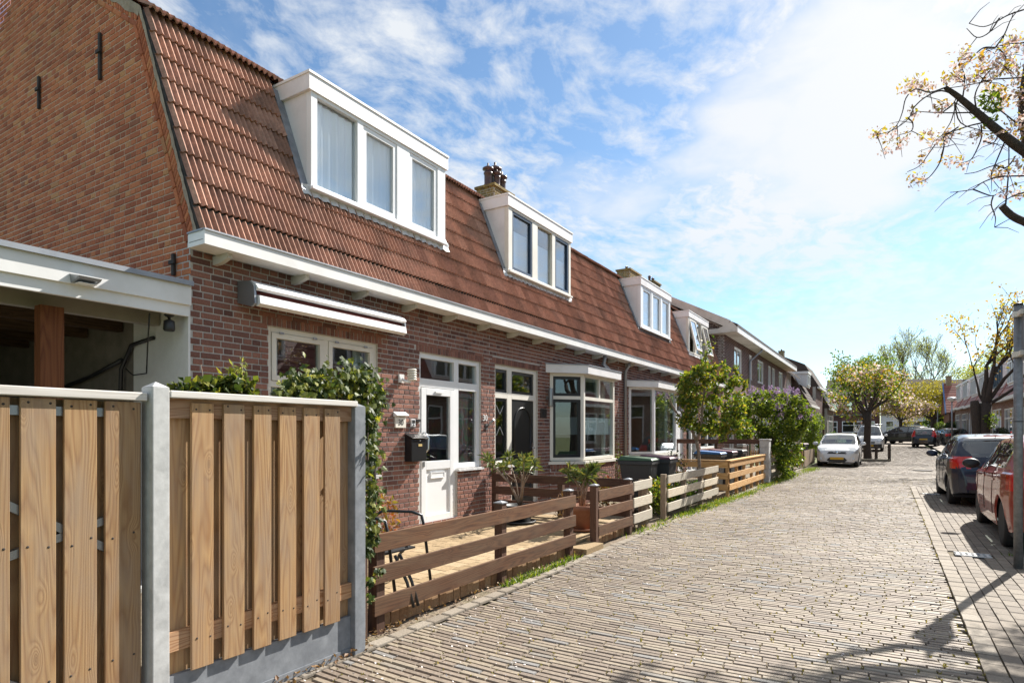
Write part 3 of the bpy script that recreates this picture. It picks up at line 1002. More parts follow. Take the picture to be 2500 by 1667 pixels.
# kerb of the far pavement
kerb = []
m = MB()
for i in range(24):
    m.box(2.705, 2.83, -3 + i, -3 + i + 0.99, -0.05, 0.10)
o = m.build('kerb', 'concrete'); o['kind'] = 'structure'
# access cover on the road
t = MB(); t.lathe([(0.33, 0), (0.33, 0.012), (0.30, 0.014), (0.02, 0.014)], (1.15, 29.2, 0.006), 24); o = t.build('manhole_cover', 'iron'); tag(o, 'dark round manhole cover on the pale road beyond the blue car', 'manhole cover')
# left verge: border bricks, soil strip, terraces
soil = strip('soil_bed', -6.2, RX0 - 0.021, [0.2 + 0.25 * i for i in range(118)], -0.025, 'soil', nx=24, fn=lambda x, y: 0.018 * math.sin(7 * x + 5 * y) * math.sin(3.1 * y - 2 * x) + (0.02 * max(0, min(1, (-3.25 - x) * 3))))
lb = []
y = 0.4
while y < 29:
    lb.append((-3.165, -3.065, y, y + 0.203)); y += 0.212
pieces('border_brick', lb, (0, 0, -0.02), (1, 0, 0), (0, 1, 0), (0, 0, 1), 'paver_band', soil, 0.022, 100, 0.05, 0.003, 0.02)
TZ = 0.105                        # terrace level in front of the end house
terr = MB(); terr.box(-6.0, -3.40, 3.25, 9.2, -0.1, TZ - 0.006); terr = terr.build('terrace', 'joint_sand'); terr['kind'] = 'structure'
tt = []
x = -5.995; k = 0
while x < -3.45:
    y = 3.26 + (0.1 if k % 2 else 0)
    while y < 9.1:
        tt.append((x, min(x + 0.196, -3.405), y, min(y + 0.197, 9.195))); y += 0.2015
    x += 0.2005; k += 1
pieces('paving_slab', tt, (0, 0, TZ - 0.006), (1, 0, 0), (0, 1, 0), (0, 0, 1), 'paver_yellow', terr, 0.012, 290, 0.02, 0.0012, 0.004, chm=(.004, .004))
eb = []
y = 3.50
while y < 8.6:
    if not (6.85 < y < 7.35):
        eb.append((y, y + 0.098, -0.02, 0.112 + random.uniform(-.012, .008)))
    y += 0.102
piece_objects('edging_brick', eb, (-3.399, 0, 0), (0, 1, 0), (0, 0, 1), (1, 0, 0), 'edging_clay', terr, 0.05, 0.04, 0.006)
m = MB(); m.box(-3.41, -3.15, 6.84, 7.36, -0.02, 0.07); m.build('step', 'paver_yellow', terr)
# ------------------------------------------------------------------ the terrace of mansard houses
XF = -6.0                 # facade plane
RX, RZ = -5.86, 3.50      # roof foot
KX, KZ = -6.90, 6.10      # mansard break
TX, TZ2 = -9.6, 7.92       # ridge
SL = math.hypot(KX - RX, KZ - RZ)
SU = Vector(((KX - RX) / SL, 0, (KZ - RZ) / SL))         # up the steep slope
SN = Vector((SU.z, 0, -SU.x))                            # its outward normal
SL2 = math.hypot(TX - KX, TZ2 - KZ)
UU = Vector(((TX - KX) / SL2, 0, (TZ2 - KZ) / SL2)); UN = Vector((UU.z, 0, -UU.x))
TW, TE = 0.225, SL / 9.0
RIB = [0.0, 0.002, 0.036, 0.026]


def tile_geo():
    """interlocking tile with three rolls: local x across, y up the slope, z out"""
    xs = [TW * i / 12 for i in range(13)]
    hs = [RIB[i % 4] if i < 12 else 0.0 for i in range(13)]
    V = []; F = []; sm = []
    L = TE + 0.03
    for x, h in zip(xs, hs): V.append((x, 0, h + 0.034))
    for x, h in zip(xs, hs): V.append((x, L, h + 0.004))
    for i in range(12): F.append((i, i + 1, i + 14, i + 13)); sm.append(False)
    b = len(V)
    for x, h in zip(xs, hs): V.append((x, 0, h + 0.034))
    for x, h in zip(xs, hs): V.append((x, 0.004, h + 0.008))
    for i in range(12): F.append((b + i + 13, b + i + 14, b + i + 1, b + i)); sm.append(False)
    return V, F, sm


TV, TF, TS = tile_geo()
me_tile = bpy.data.meshes.new('roof_tile'); me_tile.from_pydata(TV, [], TF); me_tile.polygons.foreach_set('use_smooth', TS); me_tile.materials.append(MAT['roof_tile'])


def place_tiles(parent, y0, y1, foot, up, nrm, courses, holes, single, te=TE, eave=0.05):
    mats = []
    n = int(round((y1 - y0) / TW))
    w = (y1 - y0) / n
    for c in range(courses):
        for i in range(n):
            ya = y0 + i * w
            sa = c * te - (eave if c == 0 else 0)
            cm, ce = ya + w / 2, (c + 0.5) * te
            if any(h[0] < cm < h[1] and h[2] < ce < h[3] for h in holes): continue
            p = foot + up * sa + Vector((0, ya, 0)) + nrm * random.uniform(0, 0.006)
            M = Matrix((Vector((0, 1, 0)) * (w / TW), up, nrm)).transposed().to_4x4()
            M.translation = p
            R = Matrix.Rotation(random.gauss(0, 0.006), 4, 'Z')
            mats.append(M @ R)
    if single:
        pw = WORLD[parent.name]
        for M in mats:
            o = bpy.data.objects.new('roof_tile', me_tile)
            o.parent = parent
            o.matrix_basis = Matrix.Translation(-pw) @ M
            COL.objects.link(o)
    else:
        V0 = np.array(TV); F0 = np.array(TF)
        A = np.array([np.array(M) for M in mats])
        H = np.concatenate([V0, np.ones((len(V0), 1))], 1)
        P = np.einsum('nij,kj->nki', A, H)[..., :3].reshape(-1, 3)
        F = (F0[None] + (np.arange(len(mats)) * len(V0))[:, None, None]).reshape(-1, 4)
        np_mesh('roof_tile', P, F, 'roof_tile', parent, tuple(WORLD[parent.name]), False, 'stuff')


def roof_x(z):
    return RX + (KX - RX) * (z - RZ) / (KZ - RZ)


def pane_obj(parent, name, x, y0, y1, z0, z1, mat='glass'):
    m = MB(); m.box(x - 0.005, x + 0.005, y0, y1, z0, z1)
    return m.build(name, mat, parent)


def curtain(parent, x, y0, y1, z0, z1, mat='curtain', amp=0.018, per=0.11, name='curtain', gap=None):
    V = []; F = []
    n = max(8, int((y1 - y0) / 0.014))
    ph = random.random() * 6
    for i in range(n + 1):
        y = y0 + (y1 - y0) * i / n
        a = amp * (math.sin(2 * math.pi * y / per + ph) + 0.5 * math.sin(2 * math.pi * y / (per * 2.3) + 1))
        V.append((x + a, y, z0)); V.append((x + a * 0.8, y, z1))
    for i in range(n):
        if gap and gap[0] < i / n < gap[1]: continue
        F.append((2 * i, 2 * i + 2, 2 * i + 3, 2 * i + 1))
    m = MB(); m.add(V, F, True)
    return m.build(name, mat, parent)


def sash_window(parent, x, y0, y1, z0, z1, fw=0.055, mat='white_pvc', pane='glass', name='sash', d=0.05, out=0.0):
    m = MB(); m.frame(y0, y1, z0, z1, fw, x - d, x + out)
    s = m.build(name, mat, parent)
    return s, pane_obj(parent, 'pane', x - d / 2, y0 + fw - .002, y1 - fw + .002, z0 + fw - .002, z1 - fw + .002, pane)


def dormer(house, y0, y1, z0, z1, wins, frame_mat='white_pvc', cheek='panel_white', flash='lead_pale', blue=False, open_=False, curt=None, fasc=0.22, ov=0.045):
    """wins: list of (y0,y1,kind) between posts"""
    XD = -6.20
    b = []
    zc = z1 - fasc
    for y in (y0, y1 - 0.04):
        c = MB(); c.prism([(XD - 0.071, z0), (XD - 0.071, zc), (roof_x(zc) - 0.3, zc), (roof_x(z0) - 0.05, z0)], 'Y', y, y + 0.04)
        b.append(c)
    d = MB(); d.box(KX - 1.2, XD - 0.05, y0 + .05, y1 - .05, zc - 0.05, zc - 0.01); d = d.build('dormer', 'interior', house)
    for c in b: c.build('cheek', cheek, d)
    m = MB(); m.box(KX - 0.8, KX - 0.75, y0 + .05, y1 - .05, z0 - .3, zc - .05); m.box(KX - .75, XD - .07, y0 + .05, y1 - .05, z0 - .08, z0 - .03)
    m.build('interior', 'interior', d)
    m = MB()
    m.box(KX - 0.35, XD + ov, y0 - ov, y1 + ov, zc, z1 - 0.02)
    m.build('fascia', cheek, d)
    m = MB(); m.box(KX - 0.4, XD + ov + 0.012, y0 - ov - 0.012, y1 + ov + 0.012, z1 - 0.019, z1 + 0.012); m.build('roof_trim', 'white_paint', d)
    m = MB(); m.box(KX - 0.38, XD + ov - 0.01, y0 - ov + .01, y1 + ov - .01, z1 + 0.0125, z1 + 0.02); m.build('roof_felt', 'roofing_felt', d)
    # front frame: corner posts, head, sill, mullions
    fx0, fx1 = XD - 0.07, XD + 0.02
    m = MB()
    m.box(fx0, fx1, y0, wins[0][0], z0, zc); m.box(fx0, fx1, wins[-1][1], y1, z0, zc)
    zb, zt = z0 + 0.08, zc - 0.045
    m.box(fx0, fx1, wins[0][0], wins[-1][1], z0, zb); m.box(fx0, fx1, wins[0][0], wins[-1][1], zt, zc)
    for a, c in zip(wins[:-1], wins[1:]): m.box(fx0, fx1, a[1], c[0], zb, zt)
    m.build('window_frame', frame_mat, d, bevel=0.004)
    m = MB(); m.box(fx1, fx1 + 0.05, y0 - .01, y1 + .01, z0 + 0.0, z0 + 0.035); m.build('sill', frame_mat, d)
    for (a, c, kind) in wins:
        if kind == 'fixed':
            pane_obj(d, 'pane', XD - 0.04, a, c, zb, zt, 'glass_sky')
        elif kind == 'tilt':
            m = MB(); m.frame(a + .004, c - .004, zb + .004, zt - .004, 0.055, -0.03, 0.02)
            p = MB(); p.box(-0.008, 0.002, a + .05, c - .05, zb + .05, zt - .05)
            M = Matrix.Translation((XD, 0, zt)) @ Matrix.Rotation(math.radians(-13), 4, 'Y') @ Matrix.Translation((0, 0, -zt))
            m.xform(M).build('sash', 'cream_paint', d); p.xform(M).build('pane', 'glass_sky', d)
        else:
            sash_window(d, XD - 0.005, a + .004, c - .004, zb + .004, zt - .004, 0.065 if kind == 'sash' else 0.05, 'dark_blue_paint' if kind == 'blue' else frame_mat, 'glass_sky', d=0.05, out=0.018 if kind == 'blue' else 0.012)
        if curt == 'full': curtain(d, XD - 0.09, a - .04, c + .04, zb - .02, zt + .02, per=0.13, amp=0.018)
        if curt == 'blind':
            curtain(d, XD - 0.10, a - .03, c + .03, zb + .02, zb + (zt - zb) * random.uniform(.6, .95), 'blind', 0.002, 0.4, 'blind')
        if curt == 'sides':
            curtain(d, XD - 0.105, a - .02, c + .02, zb - .02, zt + .02, per=0.1, amp=0.016)
    # flashings: lead up the cheeks, dressed lead apron below
    for y, s in ((y0, -1), (y1, 1)):
        m = MB()
        p = [Vector((roof_x(z), y + s * 0.055, z)) + SN * 0.062 for z in np.linspace(z0 - 0.05, min(z1 - 0.1, KZ - 0.05), 9)]
        for a, c in zip(p[:-1], p[1:]): m.obox(a, c, 0.12, 0.012, SN)
        m.build('flashing', 'lead', d)
    n = int((y1 - y0 + 0.24) / 0.0375)
    V = []; F = []
    for i in range(n + 1):
        y = y0 - 0.12 + (y1 - y0 + 0.24) * i / n
        w = RIB[i % 4 if i % 2 == 0 else (1 if i % 4 == 1 else 3)] * 0.6 + 0.055 + random.uniform(-.004, .004)
        lo = z0 - 0.10 - random.uniform(0, 0.02)
        for z, e in ((z0 + 0.01, 0.055), (z0 - 0.03, 0.0), (lo, 0.0)):
            q = Vector((roof_x(z), y, z)) + SN * (w + e * 0.5)
            V.append(tuple(q))
    for i in range(n):
        for k in range(2):
            a = i * 3 + k
            F.append((a, a + 1, a + 4, a + 3))
    m = MB(); m.add(V, F, True); m.build('apron', flash, d)
    return d


def facade_window_frame(house, y0, y1, z0, z1, vert=(), horiz=(), fw=0.06, mat='cream_paint', x=XF - 0.06, d=0.09, name='window'):
    m = MB(); m.frame(y0, y1, z0, z1, fw, x - d, x)
    for v in vert: m.box(x - d, x, v[0], v[1], v[2] if len(v) > 2 else z0 + fw, v[3] if len(v) > 2 else z1 - fw)
    for h in horiz: m.box(x - d + .003, x - .003, h[2] if len(h) > 2 else y0 + fw, h[3] if len(h) > 2 else y1 - fw, h[0], h[1])
    return m.build(name, mat, house, bevel=0.004)


def gutter(house, y0, y1, blocks, first=False):
    m = MB()
    gx0, gx1 = -5.93, -5.645
    m.box(gx1 - 0.02, gx1, y0, y1, 3.335, 3.470)
    m.box(gx0, gx1 - 0.02, y0, y1, 3.335, 3.355)
    m.box(gx0 - 0.0, gx0 + 0.02, y0, y1, 3.355, 3.47)
    if first: m.box(gx0 + .02, gx1 - 0.02, y0, y0 + 0.02, 3.355, 3.470)
    g = m.build('gutter', 'white_paint', house)
    m = MB(); m.box(gx1 - 0.03, gx1 + 0.014, y0 - .004, y1, 3.4705, 3.486); m.box(gx0 + .02, gx1 - .03, y0, y1, 3.38, 3.386)
    if first: m.box(gx0, gx1 - .03, y0 - 0.012, y0 + .03, 3.4705, 3.486)
    m.build('gutter_lip', 'zinc', g)
    for y in blocks:
        m = MB(); m.prism([(XF + .001, 3.245), (-5.90, 3.245), (-5.74, 3.285), (-5.74, 3.3345), (XF + .001, 3.3345)], 'Y', y - 0.026, y + 0.026)
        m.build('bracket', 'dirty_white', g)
    return g


def house_shell(name, label, y0, y1, openings, roof_holes, single_tiles, brick_limit, gable=False, last=False, bx=None, cat='house'):
    h = thing(name, (XF - 2.2, (y0 + y1) / 2, 0), label, cat)
    # wall core of mortar, brick faces in front of it
    m = MB()
    wall_sheet(m, 'X', XF - 0.010, XF - 0.26, y0, y1, -0.1, 3.42, openings)
    w = m.build('front_wall', 'mortar', h)
    lint = []
    for o in openings:
        if o[3] < 3.2 and (len(o) < 5 or o[4]): lint.append((o[0] - 0.08, o[1] + 0.08, o[3], o[3] + 0.115))
    rects = bond(y0, y1, 0.0, 3.40, [o[:4] for o in openings] + lint)
    for l in lint:
        n = int(round((l[1] - l[0]) / 0.0665)); st = (l[1] - l[0]) / n
        rects += [(l[0] + i * st + .005, l[0] + (i + 1) * st - .006, l[2] + .004, l[3] - .006) for i in range(n)]
    pieces('brick', rects, (XF - 0.010, 0, 0), (0, 1, 0), (0, 0, 1), (1, 0, 0), 'brick_facade', w, 0.008, brick_limit, 0.05, 0.0018, chm=(.004, .004))
    m = MB()
    m.box(-13.2, XF - 0.262, y0 + .01, y1 - .01, 2.86, 2.92); m.box(-13.2, XF - 0.262, y0 + .01, y1 - .01, -.05, 0.12); m.box(-10.3, -10.2, y0 + .01, y1 - .01, 0.121, 2.859)
    m.box(-10.2, XF - 0.262, y1 - .06, y1 - .012, 0.121, 2.859); m.box(-10.2, XF - 0.262, y0 + .012, y0 + .06, 0.121, 2.859)
    m.build('interior', 'interior', h)
    m = MB(); m.box(-13.4, -13.2, y0, y1, 0, 3.45); m.build('back_wall', 'brick_gable', h)
    # roof deck
    e = 0.0
    m = MB()
    hole = roof_holes[0] if roof_holes else None
    def deck(a, b, s0, s1):
        p = Vector((RX, 0, RZ)); q = p + SU * s0; r = p + SU * s1
        V = []
        for y in (a, b):
            for c in (q, r): V += [(c.x, y, c.z), (c.x - SN.x * .06, y, c.z - SN.z * .06)]
        m.add(V, [(0, 2, 6, 4), (1, 5, 7, 3), (0, 1, 3, 2), (4, 6, 7, 5), (0, 4, 5, 1), (2, 3, 7, 6)])
    if hole:
        hs = hole[2]; 
        deck(y0, hole[0], 0, SL); deck(hole[1], y1, 0, SL); deck(hole[0], hole[1], 0, hs)
    else: deck(y0, y1, 0, SL)
    p = Vector((KX, 0, KZ)); q = Vector((TX, 0, TZ2)); bk = Vector((-13.5, 0, 4.4))
    for a, b in ((p, q), (q, bk)):
        m.add([(a.x, y0, a.z), (a.x, y1, a.z), (b.x, y1, b.z), (b.x, y0, b.z)], [(0, 1, 2, 3)])
    roof = m.build('roof', 'roofing_felt', h)
    place_tiles(roof, y0, y1, Vector((RX, 0, RZ)), SU, SN, 9, roof_holes, single_tiles)
    # upper slope overhangs the break a little
    nr = int(SL2 / 0.31)
    place_tiles(roof, y0, y1, p - UU * 0.10 + UN * 0.035, UU, UN, nr + 1, [], False, SL2 / nr, 0.0)
    back = (bk - q); bl = back.length; bu = back / bl; bn = Vector((-bu.z, 0, bu.x)); bn = bn if bn.z > 0 else -bn
    V = [(q.x, y0, q.z + .03), (q.x, y1, q.z + .03), (bk.x, y1, bk.z + .03), (bk.x, y0, bk.z + .03)]
    m = MB(); m.add(V, [(0, 1, 2, 3)]); m.build('rear_slope', 'roof_tile', h)
    y = y0
    while y < y1 - 0.1:
        m = MB()
        ln = min(0.36, y1 - y)
        V = []; F = []
        for j, (yy, rr) in enumerate(((y, 0.115), (y + ln, 0.10))):
            for k in range(7):
                t = math.pi * k / 6
                V.append((TX + rr * math.cos(t), yy, TZ2 + 0.02 + rr * 0.95 * math.sin(t)))
        F = [(k, k + 1, k + 8, k + 7) for k in range(6)] + [(0, 1, 2, 3, 4, 5, 6)]
        m.add(V, F, True); m.build('ridge_tile', 'roof_tile', roof)
        y += 0.335
    return h, w, roof


def chimney(house, x, y, w, l, z0, z1, pots, pot_h=0.42, mossy=True):
    m = MB(); m.box(x - w / 2, x + w / 2, y - l / 2, y + l / 2, z0, z1)
    c = m.build('chimney', 'mortar', house)
    for (P0, U, N, ln) in (((x - w / 2, y - l / 2, z0), (1, 0, 0), (0, -1, 0), w), ((x + w / 2, y - l / 2, z0), (0, 1, 0), (1, 0, 0), l)):
        pieces_mesh('brick', bond(0, ln, 0, z1 - z0, []), P0, U, (0, 0, 1), N, 'moss_brick', c, 0.010)
    m = MB(); m.box(x - w / 2 - .05, x + w / 2 + .05, y - l / 2 - .05, y + l / 2 + .05, z1, z1 + 0.07); m.build('cap', 'moss_brick', c)
    for (dx, dy, s) in pots:
        m = MB()
        prof = [(0.10, 0), (0.105, 0.02), (0.085, 0.06), (0.085, 0.26), (0.10, 0.28), (0.10, 0.31), (0.075, 0.33), (0.075, 0.36), (0.125, 0.375), (0.125, 0.405), (0.05, 0.45), (0.02, 0.47), (0.02, 0.52), (0.0, 0.53)]
        m.lathe([(r * s, h_ * s * pot_h / .42) for r, h_ in prof], (x + dx, y + dy, z1 + .07), 14); m.build('chimney_pot', 'pot_glaze', c)
    return c


# openings per house: (y0,y1,z0,z1)
H30 = [(4.45, 6.20, 0.92, 2.72), (7.08, 8.71, 0.105, 2.72), ]
Y0, Y1, Y2, Y3, Y4 = 3.54, 8.95, 15.02, 21.10, 27.05
zz = lambda z: (z - RZ) / SU.z


def build_house30():
    hole = (5.13, 8.0, zz(4.62), 99)
    h, w, roof = house_shell('terraced_house', 'end terraced house with bare brick gable, white glazed door and curtained white dormer', Y0, Y1,
                             [(4.45, 6.20, 0.92, 2.72), (7.08, 8.03, 0.105, 2.72), (8.03, 8.71, 0.91, 2.72)], [hole], True, 175)
    # gable wall ------------------------------------------------------------
    yg = Y0
    prof = [(XF - .012, -0.1), (XF - .012, 3.42), (RX - .03, RZ), (KX, KZ - .02), (TX, TZ2 - 0.03), (-12.6, 6.0), (-13.4, 3.4), (-13.4, -0.1)]
    m = MB(); m.prism(prof, 'Y', yg + 0.002, yg + 0.22)
    g = m.build('side_wall', 'mortar_gable', h)
    def span(z):
        # inner edge of the verge bands
        if z < RZ: b = XF - 0.002
        elif z < KZ: b = roof_x(z) - 0.20
        else: b = KX + (TX - KX) * (z - KZ) / (TZ2 - KZ) - 0.25
        return (-12.4, b)
    rects = bond(-12.4, XF, 3.03, 7.6, [], joint=0.0145, stretch=0.2125, span_fn=span)
    piv = [(-r[1], -r[0], r[2], r[3]) for r in rects]      # u runs towards -X so that the face looks at -Y
    pieces('brick', piv, (0, yg + 0.002, 0), (-1, 0, 0), (0, 0, 1), (0, -1, 0), 'brick_gable', g, 0.006, 300, 0.03, 0.002, chm=(.004, .004))
    # lower, behind the carport: white plaster
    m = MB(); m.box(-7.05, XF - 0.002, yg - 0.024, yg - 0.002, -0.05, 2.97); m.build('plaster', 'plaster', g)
    m = MB(); m.box(-13.3, -7.051, yg - 0.022, yg - 0.002, -0.05, 2.97); m.build('plaster', 'plaster_shaded', g)  # darker colour here paints the fall-off of light into the carport
    # verge: one run of stretchers along the slope, then a raked row of headers
    def verge(p, u, n_in, ln, first):
        a = []; s = 0.0
        while s < ln - 0.05:
            a.append((s, min(s + 0.20, ln), 0.0, 0.052)); s += 0.212
        pieces_mesh('verge_brick', a, p + n_in * 0.20, u, -n_in, Vector((0, -1, 0)), 'brick_gable', g, 0.022, kind=None)
        a = []; s = 0.0
        while s < ln - 0.03:
            a.append((s, s + 0.055, 0.0, 0.10)); s += 0.066
        lean = (-n_in * 0.82 + u * 0.57)
        pieces_mesh('verge_brick', a, p + n_in * 0.138, u, lean, Vector((0, -1, 0)), 'brick_gable', g, 0.014, kind=None)
    n_in = Vector((-SN.x, 0, -SN.z))
    verge(Vector((RX - .02, yg + .002, RZ)), SU, n_in, SL - 0.03, True)
    nu = Vector((-UN.x, 0, -UN.z))
    verge(Vector((KX, yg + .002, KZ)), UU, nu, SL2 - 0.1, False)
    m = MB()
    V = []; F = []
    k = 0
    for s in np.linspace(-0.02, SL, 40):
        c = Vector((RX, 0, RZ)) + SU * s
        a, b = c + SN * 0.015, c - SN * (0.05 + random.uniform(-.018, .018))
        V += [(a.x, yg - 0.03 - random.uniform(0, .008), a.z), (b.x, yg - 0.016, b.z)]
    for s in np.linspace(0.03, SL2, 30):
        c = Vector((KX, 0, KZ)) + UU * s
        a, b = c + UN * 0.02, c - UN * (0.08 + random.uniform(-.02, .03))
        V += [(a.x, yg - 0.03 - random.uniform(0, .008), a.z), (b.x, yg - 0.016, b.z)]
    for i in range(len(V) // 2 - 1): F.append((2 * i, 2 * i + 1, 2 * i + 3, 2 * i + 2))
    m.add(V, F, True); m.build('verge_mortar', 'verge_mortar', g)
    # wall anchors
    for (px, pya, pyb) in ((244, 82, 195), (95, 188, 266), (424, 620, 672)):
        rr = ray(px, pya); t = (yg - .02) / rr.y; a = Vector((0, 0, CAM_H)) + rr * t
        rr = ray(px, pyb); t = (yg - .02) / rr.y; b = Vector((0, 0, CAM_H)) + rr * t
        m = MB(); m.box(a.x - .022, a.x + .022, yg - 0.035, yg - 0.011, b.z, a.z); m.box(a.x - .05, a.x + .05, yg - 0.05, yg - 0.036, (a.z * .6 + b.z * .4) - .02, (a.z * .6 + b.z * .4) + .02)
        m.build('wall_anchor', 'iron', g)
    # dormer ---------------------------------------------------------------
    dormer(h, 5.20, 7.93, 4.56, 6.02, [(5.30, 5.99, 'fixed'), (6.10, 6.78, 'sash'), (7.06, 7.73, 'sash')], curt='full')
    gutter(h, 3.47, Y1, [3.80, 4.78, 5.74, 6.70, 7.65, 8.60], True)
    # window left of the door ----------------------------------------------
    x = XF - 0.04
    win = facade_window_frame(h, 4.45, 6.20, 0.92, 2.72, vert=[(5.28, 5.35)], horiz=[(2.03, 2.10)], mat='cream_paint', x=x)
    for a, b in ((4.515, 5.278), (5.352, 6.135)):
        s, p = sash_window(win, x - .01, a + .004, b - .004, 2.105, 2.655, 0.06, 'cream_paint', 'glass', out=0.02)
        pane_obj(win, 'pane', x - .05, a - .003, b + .003, 0.982, 2.03, 'glass')
        for k in (0.16, 0.8):
            m = MB(); m.box(x + .021, x + .03, a + (b - a) * k - .03, a + (b - a) * k + .03, 2.645, 2.668); m.build('hinge', 'grey_metal', win)
    curtain(win, x - .25, 4.5, 4.78, 1.0, 2.66, amp=.02, per=.1); curtain(win, x - .25, 5.98, 6.16, 1.0, 2.66, amp=.02, per=.1)
    m = MB(); m.box(XF - .02, XF + .05, 4.43, 6.22, 0.872, 0.918); m.build('sill', 'concrete', win)
    # door and side light ----------------------------------------------------
    x = XF - 0.045
    m = MB()
    m.box(x - .09, x, 7.08, 7.15, 0.107, 2.72); m.box(x - .09, x, 7.99, 8.11, 0.914, 2.72); m.box(x - .09, x, 7.99, 8.03, 0.107, 0.914)
    m.box(x - .09, x, 8.63, 8.71, 0.914, 2.72); m.box(x - .09, x, 7.15, 7.99, 2.64, 2.72); m.box(x - .09, x, 8.11, 8.63, 2.64, 2.72)
    m.box(x - .09, x, 7.15, 7.99, 2.20, 2.33); m.box(x - .09, x, 8.11, 8.63, 2.20, 2.33); m.box(x - .09, x, 8.11, 8.63, 0.914, 1.0)
    df = m.build('door_frame', 'white_pvc', h, bevel=.004)
    for (a, b, c, d) in ((7.148, 7.992, 2.328, 2.642), (8.108, 8.632, 2.328, 2.642), (8.108, 8.632, 0.998, 2.202)):
        pane_obj(df, 'pane', x - .05, a, b, c, d, 'glass')
    m = MB(); m.box(XF - .03, XF + .045, 8.00, 8.73, 0.872, 0.91); m.build('sill', 'lead_pale', df)
    m = MB(); m.box(XF - .12, XF + .03, 7.06, 8.03, 0.075, 0.106); m.build('threshold', 'white_paint', df)
    m = MB(); m.frame(7.16, 7.98, 0.115, 2.19, 0.11, x - .055, x + .012); m.box(x - .055, x + .012, 7.27, 7.87, 0.93, 1.06)
    dr = m.build('door', 'white_pvc', h, bevel=.004)
    m = MB(); m.box(x - .04, x - .012, 7.268, 7.872, 0.223, 0.932); m.build('door_panel', 'white_pvc', dr)
    m = MB(); m.box(x - .012, x + .004, 7.40, 7.72, 0.80, 0.875); m.frame(7.39, 7.73, 0.79, 0.885, 0.012, x - .012, x + .010); m.build('letter_slot', 'white_pvc', dr)
    pane_obj(dr, 'pane', x - .03, 7.267, 7.873, 1.058, 2.082, 'glass_dark')
    m = MB(); m.tube([(x + .01, 7.20, 1.19), (x + .05, 7.20, 1.19), (x + .085, 7.24, 1.25), (x + .085, 7.24, 1.42), (x + .05, 7.20, 1.50), (x + .01, 7.20, 1.50)], 0.013, 8); m.build('handle', 'chrome', dr)
    m = MB(); m.box(x + .0125, x + .024, 7.185, 7.225, 0.98, 1.06); m.build('lock', 'grey_metal', dr)
    m = MB(); m.box(x + .0125, x + .03, 7.48, 7.66, 2.12, 2.15); m.build('vent', 'white_pvc', dr)
    # patterned film behind door glass
    for (a, b, c, d) in ((7.28, 7.86, 1.07, 2.07), (8.12, 8.62, 1.01, 2.19)):
        m = MB(); m.box(x - .052, x - .046, a, b, c, d); m.build('window_film', 'film', dr if a < 8 else df)
    return h


def film_mat():
    m, nt, b = new_mat('film')
    ge = _node(nt, 'ShaderNodeNewGeometry')
    vo = _node(nt, 'ShaderNodeTexVoronoi'); vo.inputs['Scale'].default_value = 22
    nt.links.new(ge.outputs['Position'], vo.inputs['Vector'])
    n = noise(nt, ge.outputs['Position'], 4, 3, 0.6)
    c = ramp(nt, n.outputs['Fac'], [(0.3, (0.02, 0.035, 0.03)), (0.45, (0.05, 0.08, 0.05)), (0.55, (0.10, 0.035, 0.03)), (0.7, (0.05, 0.07, 0.10))])
    c = mixc(nt, 0.6, c, mixc(nt, 1.0, c, vo.outputs['Color'], 'MULTIPLY'))
    nt.links.new(c, b.inputs['Base Color']); b.inputs['Roughness'].default_value = 0.6


film_mat()


